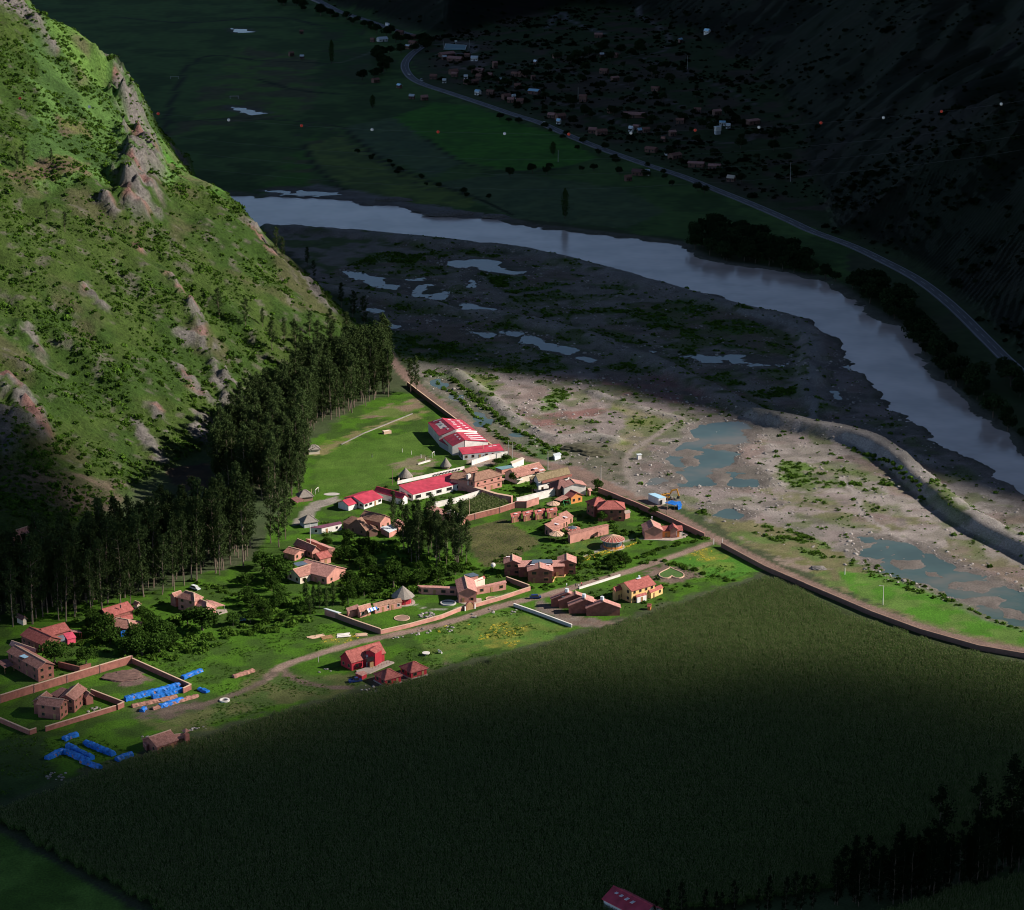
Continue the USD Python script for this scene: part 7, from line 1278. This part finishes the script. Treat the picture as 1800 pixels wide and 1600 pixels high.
q = P(680, 762); t = thing('water_trough', q, 0.5, 'pale concrete box at the far edge of the playing field', 'trough'); obj('basin', join([box([0, sg * 0.9, 0.7], (4.0, 0.25, 1.5)) for sg in (-1, 1)] + [box([sg * 1.9, 0, 0.7], (0.25, 1.6, 1.5)) for sg in (-1, 1)]), M['tan'], t); obj('slab', box([0, 0, 1.2], (3.6, 1.6, 0.2)), M['white'], t)
q = P(583, 869); t = thing('sand_pit', q, 0.1, 'pale oval of sand at the near edge of the playing field', 'sand pit'); obj('sand', prism(np.column_stack([3.6 * np.cos(np.arange(24) * .2618), 2.0 * np.sin(np.arange(24) * .2618)]), np.full(24, 0.12), -0.3), M['concrete'], t)
for (a, b), lab in ((((700, 846.5), (707, 836)), 'left log arm of the thatched hut'), (((718, 834), (725, 843)), 'right log arm of the thatched hut')):
    A, B = flat(*a), flat(*b); tag(obj('log', beam([*A[:2], 0.6], [*B[:2], 1.2], 0.5, 0.5), M['tan']), lab, 'log')
q = P(996, 888); t = thing('swing_set', q, 0.5, 'green swing frame on the lawn beside the cottage', 'swing'); [obj('leg', beam([sx * 1.6, sy * 0.8, 0], [sx * 1.6, 0, 2.2], 0.12, 0.12), M['green'], t) for sx in (-1, 1) for sy in (-1, 1)]; obj('crossbar', beam([-1.7, 0, 2.2], [1.7, 0, 2.2], 0.12, 0.12), M['green'], t); obj('seat', box([0, 0, 0.5], (0.6, 0.3, 0.08)), M['green'], t)
# yellow flower borders
for i, (px, lab) in enumerate([([(1015, 985), (1050, 974), (1082, 964)], 'upper yellow flower border of the gazebo path'), ([(1014, 990), (1050, 979), (1100, 962), (1118, 955)], 'lower yellow flower border of the gazebo path')]):
    p = along(px, 0.7, rng, 0.1); r = np.random.default_rng(40 + i); parts = []
    for x, y in p: parts.append((shrub_mesh(int(r.integers(900)), 16, 0.4)[0] * 0.75 + [x, y, float(height(x, y))], shrub_mesh(0, 16)[1]))
    tag(obj('flower_border', join(parts), M['flowers']), lab, 'flowers', kind='stuff')
_fl = inside([(838, 1112), (885, 1092), (936, 1106), (900, 1140), (846, 1144)], 1.6, rng); _fl = _fl[fbm2(_fl[:, 0], _fl[:, 1], 6, 3, 77) > 0.54]
_fl = np.vstack([_fl] + [(lambda p: p[fbm2(p[:, 0], p[:, 1], 5, 3, 78) > 0.56])(inside(pp, 1.7, rng)) for pp in ([(760, 1100), (830, 1095), (820, 1110), (770, 1115)], [(560, 1130), (640, 1115), (620, 1128), (570, 1138)], [(1190, 975), (1240, 963), (1270, 978), (1230, 990)])])
cloud_of('yellow_wildflowers', [shrub_mesh(500 + i, 26, 0.35) for i in range(3)], [M['flowers']] * 3, on_land(_fl), rng.uniform(0.35, 0.75, len(_fl)), 'yellow wildflowers spread through the meadow and lane verge', 'flowers')
_ml = np.vstack([inside(pp, 1.5, rng) for pp in ([(690, 1120), (800, 1095), (900, 1070), (1000, 1105), (900, 1138), (760, 1180), (690, 1150)], [(240, 1165), (400, 1110), (560, 1095), (650, 1115), (500, 1165), (400, 1225), (340, 1200)], [(640, 1195), (500, 1190), (330, 1260), (340, 1285), (630, 1205)], [(1180, 985), (1345, 1003), (1240, 1025), (1180, 1010)], [(0, 1290), (150, 1290), (250, 1330), (80, 1370), (0, 1400)])])
_ml = _ml[fbm2(_ml[:, 0], _ml[:, 1], 8, 3, 79) > 0.47]
GRASS_LEAF = leaf_material('grass_leaf', (0.10, 0.20, 0.03), 0.3, 0.35, 0.3)
cloud_of('meadow_tufts', [shrub_mesh(520 + i, 22, 0.5) for i in range(4)], [GRASS_LEAF] * 4, on_land(_ml), rng.gamma(4, 0.1, len(_ml)).clip(0.2, 0.9), 'tufts of tall grass in the village meadows', 'grass')
_pl = inside([(820, 930), (886, 912), (950, 952), (905, 984), (850, 997), (828, 965)], 1.3, rng)
cloud_of('crop_rows', [shrub_mesh(540 + i, 14, 0.4) for i in range(3)], [GRASS_LEAF] * 3, on_land(_pl), rng.uniform(0.2, 0.5, len(_pl)), 'thin young crop on the ploughed plot beside the guest rooms', 'crop')

_vs = np.vstack([inside(pp, 3.0, rng) for pp in ([(500, 930), (690, 900), (830, 930), (830, 1000), (740, 1050), (580, 1090), (470, 1090)], [(870, 870), (1050, 860), (1230, 945), (1150, 990), (1010, 1030), (870, 1030), (830, 1000), (950, 950)], [(60, 1120), (240, 1050), (420, 1010), (470, 1050), (450, 1110), (230, 1160), (90, 1190)], [(1020, 1040), (1180, 1000), (1300, 1010), (1160, 1065), (1080, 1075)], [(600, 880), (700, 850), (830, 840), (900, 800), (1050, 850), (900, 890)])])
_vs = _vs[fbm2(_vs[:, 0], _vs[:, 1], 10, 3, 97) > 0.5]
cloud_of('garden_shrubs', [shrub_mesh(600 + i, 70, 0.45) for i in range(4)], [SHRUB_LEAF, TREE_LEAF, SHRUB_LEAF, TREE_LEAF], on_land(_vs), rng.gamma(3, 0.22, len(_vs)).clip(0.25, 1.5), 'low garden shrubs scattered over the village lawns', 'shrubs')

# the far sports court
q0 = [P(u, v) for u, v in ((781, 88), (818, 88), (820, 80), (783, 80))]; zc = max(p[2] for p in q0) + 0.25; o = thing('sports_court', (*q0[0][:2], zc), 0, 'pale green sports court of the far schoolhouse', 'court'); L0 = np.array([*q0[0][:2], zc])
obj('slab', prism(np.array([p[:2] for p in q0]) - L0[:2], np.full(4, 0.0), -2.0), M['teal'], o); obj('line', join([beam(np.append((q0[i][:2] - L0[:2]), 0.02), np.append((q0[(i + 1) % 4][:2] - L0[:2]), 0.02), 0.5, 0.06) for i in range(4)]), M['white'], o)
_hoop = (q0[2][:2] + q0[3][:2]) / 2 - L0[:2]; obj('backboard', box([*_hoop, 3.2], (2.4, 0.2, 1.6)), M['white'], o); obj('post', cyl([*_hoop, 0], 0.12, 2.6, 8), M['metal'], o)
q = P(1261, 236); t = thing('water_tower', q, 0, 'white boxy water tower in the far village', 'tower'); obj('tank', box([0, 0, 4.4], (4.5, 4.0, 3.0), 0.4), M['white'], t); obj('base', box([0, 0, 1.2], (4.0, 3.6, 4.0), 0.4), M['grey'], t); obj('roof', box([0, 0, 6.0], (4.9, 4.4, 0.25), 0.4), M['tin'], t)

# ------------------------------------------------------------------ the power line across the valley with its marker balls
def hang(u, v, y):
    d = sight(u, v); return EYE + d * (y / d[1])
BALLS = [(35, 173, 1), (157, 188, 0), (278, 200, 1), (402, 211, 0), (530, 221, 1), (654, 228, 0), (770, 232, 1), (887, 235, 0), (1000, 236, 1), (1109, 234, 0), (1222, 229, 1), (1334, 224, 0), (1443, 216, 1), (1553, 207, 0), (1655, 196, 1), (1760, 183, 0)]
RED_BALL = simple('red_ball', (0.7, 0.06, 0.03), 0.45, 0.05, 1.0); WIRE = simple('wire', (0.16, 0.16, 0.17), 0.6, 0.05, 1.0)
_w = spline(np.array([hang(u, v, 800.0) for u, v in [(-120, 150)] + [b[:2] for b in BALLS] + [(1900, 160)]]), 4)
tag(obj('overhead_cable', limb(_w, np.full(len(_w), 0.014), 4), WIRE), 'thin cable carrying the marker balls across the valley', 'cable')
for i, (a, lab) in enumerate(zip((34, 60, 86), ('upper of the three bare cables below the marker balls', 'middle of the three bare cables below the marker balls', 'lowest of the three bare cables below the marker balls'))):
    _w = spline(np.array([hang(u, v + a + 12 - 12 * abs(u - 900) / 900, 800.0 - 4 * i) for u, v in [(-120, 150)] + [b[:2] for b in BALLS] + [(1900, 160)]]), 4)
    tag(obj('overhead_cable', limb(_w, np.full(len(_w), 0.012), 4), WIRE), lab, 'cable')
_seen = {0: 'white marker ball hanging on the cable ', 1: 'red marker ball hanging on the cable '}
_where = ['above the left hillside at the frame edge', 'over the hillside cliff', 'just off the hill edge', 'beside the twin puddle', 'over the far left pasture', 'over the grey green field', 'over the left end of the bright field', 'over the middle of the bright field', 'over the highway', 'over the long red roof and white hut', 'over the bare plots of the far village', 'at the pink roof at the village end', 'first on the bare mountain slope', 'second on the bare mountain slope', 'third on the bare mountain slope', 'last at the right frame edge']
for (u, v, r_), wh in zip(BALLS, _where):
    m = trimesh.creation.icosphere(2, 0.48); tag(obj('marker_ball', (m.vertices + hang(u, v, 800.0), m.faces), RED_BALL if r_ else M['white'], smooth=True), _seen[r_] + wh, 'marker ball', 'marker balls on the power line')
# people on the lane
SKIN = simple('skin', (0.35, 0.2, 0.14), 0.7, 0.05, 2.0)
def person(u, v, label, shirt, trousers, rz):
    q = P(u, v); t = thing('person', q, rz, label, 'person')
    J = {'hip': (0, 0, .95), 'chest': (0, 0, 1.3), 'neck': (0, 0, 1.5), 'head': (0, .02, 1.63), 'ls': (-.2, 0, 1.42), 'rs': (.2, 0, 1.42), 'le': (-.27, .03, 1.14), 're': (.27, .02, 1.14), 'lh': (-.27, .14, .9), 'rh': (.28, .1, .88), 'lk': (-.11, .06, .5), 'rk': (.11, -.02, .5), 'lf': (-.12, 0, .06), 'rf': (.12, -.1, .06), 'lt': (-.12, .15, .04), 'rt': (.12, .06, .04), 'lp': (-.1, 0, .92), 'rp': (.1, 0, .92)}
    def hull(a, ra, b, rb):
        s = [trimesh.creation.icosphere(1, r).apply_translation(J[k]) for k, r in ((a, ra), (b, rb))]; return trimesh.util.concatenate(s).convex_hull
    sk = trimesh.util.concatenate([hull('neck', .06, 'head', .1), hull('le', .045, 'lh', .035), hull('re', .045, 'rh', .035)]); obj('body', sk, SKIN, t)
    obj('shirt', trimesh.util.concatenate([hull('hip', .15, 'chest', .18), hull('ls', .08, 'rs', .08), hull('chest', .17, 'neck', .08), hull('ls', .075, 'le', .05), hull('rs', .075, 're', .05)]), shirt, t); obj('trousers', trimesh.util.concatenate([hull('lp', .11, 'lk', .075), hull('rp', .11, 'rk', .075), hull('lk', .07, 'lf', .05), hull('rk', .07, 'rf', .05), hull('lf', .05, 'lt', .04), hull('rf', .05, 'rt', .04)]), trousers, t); obj('hair', trimesh.creation.icosphere(1, .105).apply_translation((0, -.01, 1.67)), M['rubber'], t)
for u, v, lab, a, b, rz in [(996, 1032, 'person in a pale shirt standing on the lane above the stepped row', M['stripe'], M['greycloth'], 1.0), (1012, 1032, 'person in dark clothes in the group by the kerb wall', M['greycloth'], M['rubber'], 2.5), (1017, 1034, 'person in a white top in the group by the kerb wall', M['white'], M['navy'], 0.4), (1022, 1030, 'person in a red top at the right of the group on the lane', M['pinkcloth'], M['rubber'], 4.0), (654, 804, 'person in dark clothes standing on the playing field', M['rubber'], M['greycloth'], 1.5)]: person(u, v, lab, a, b, rz)
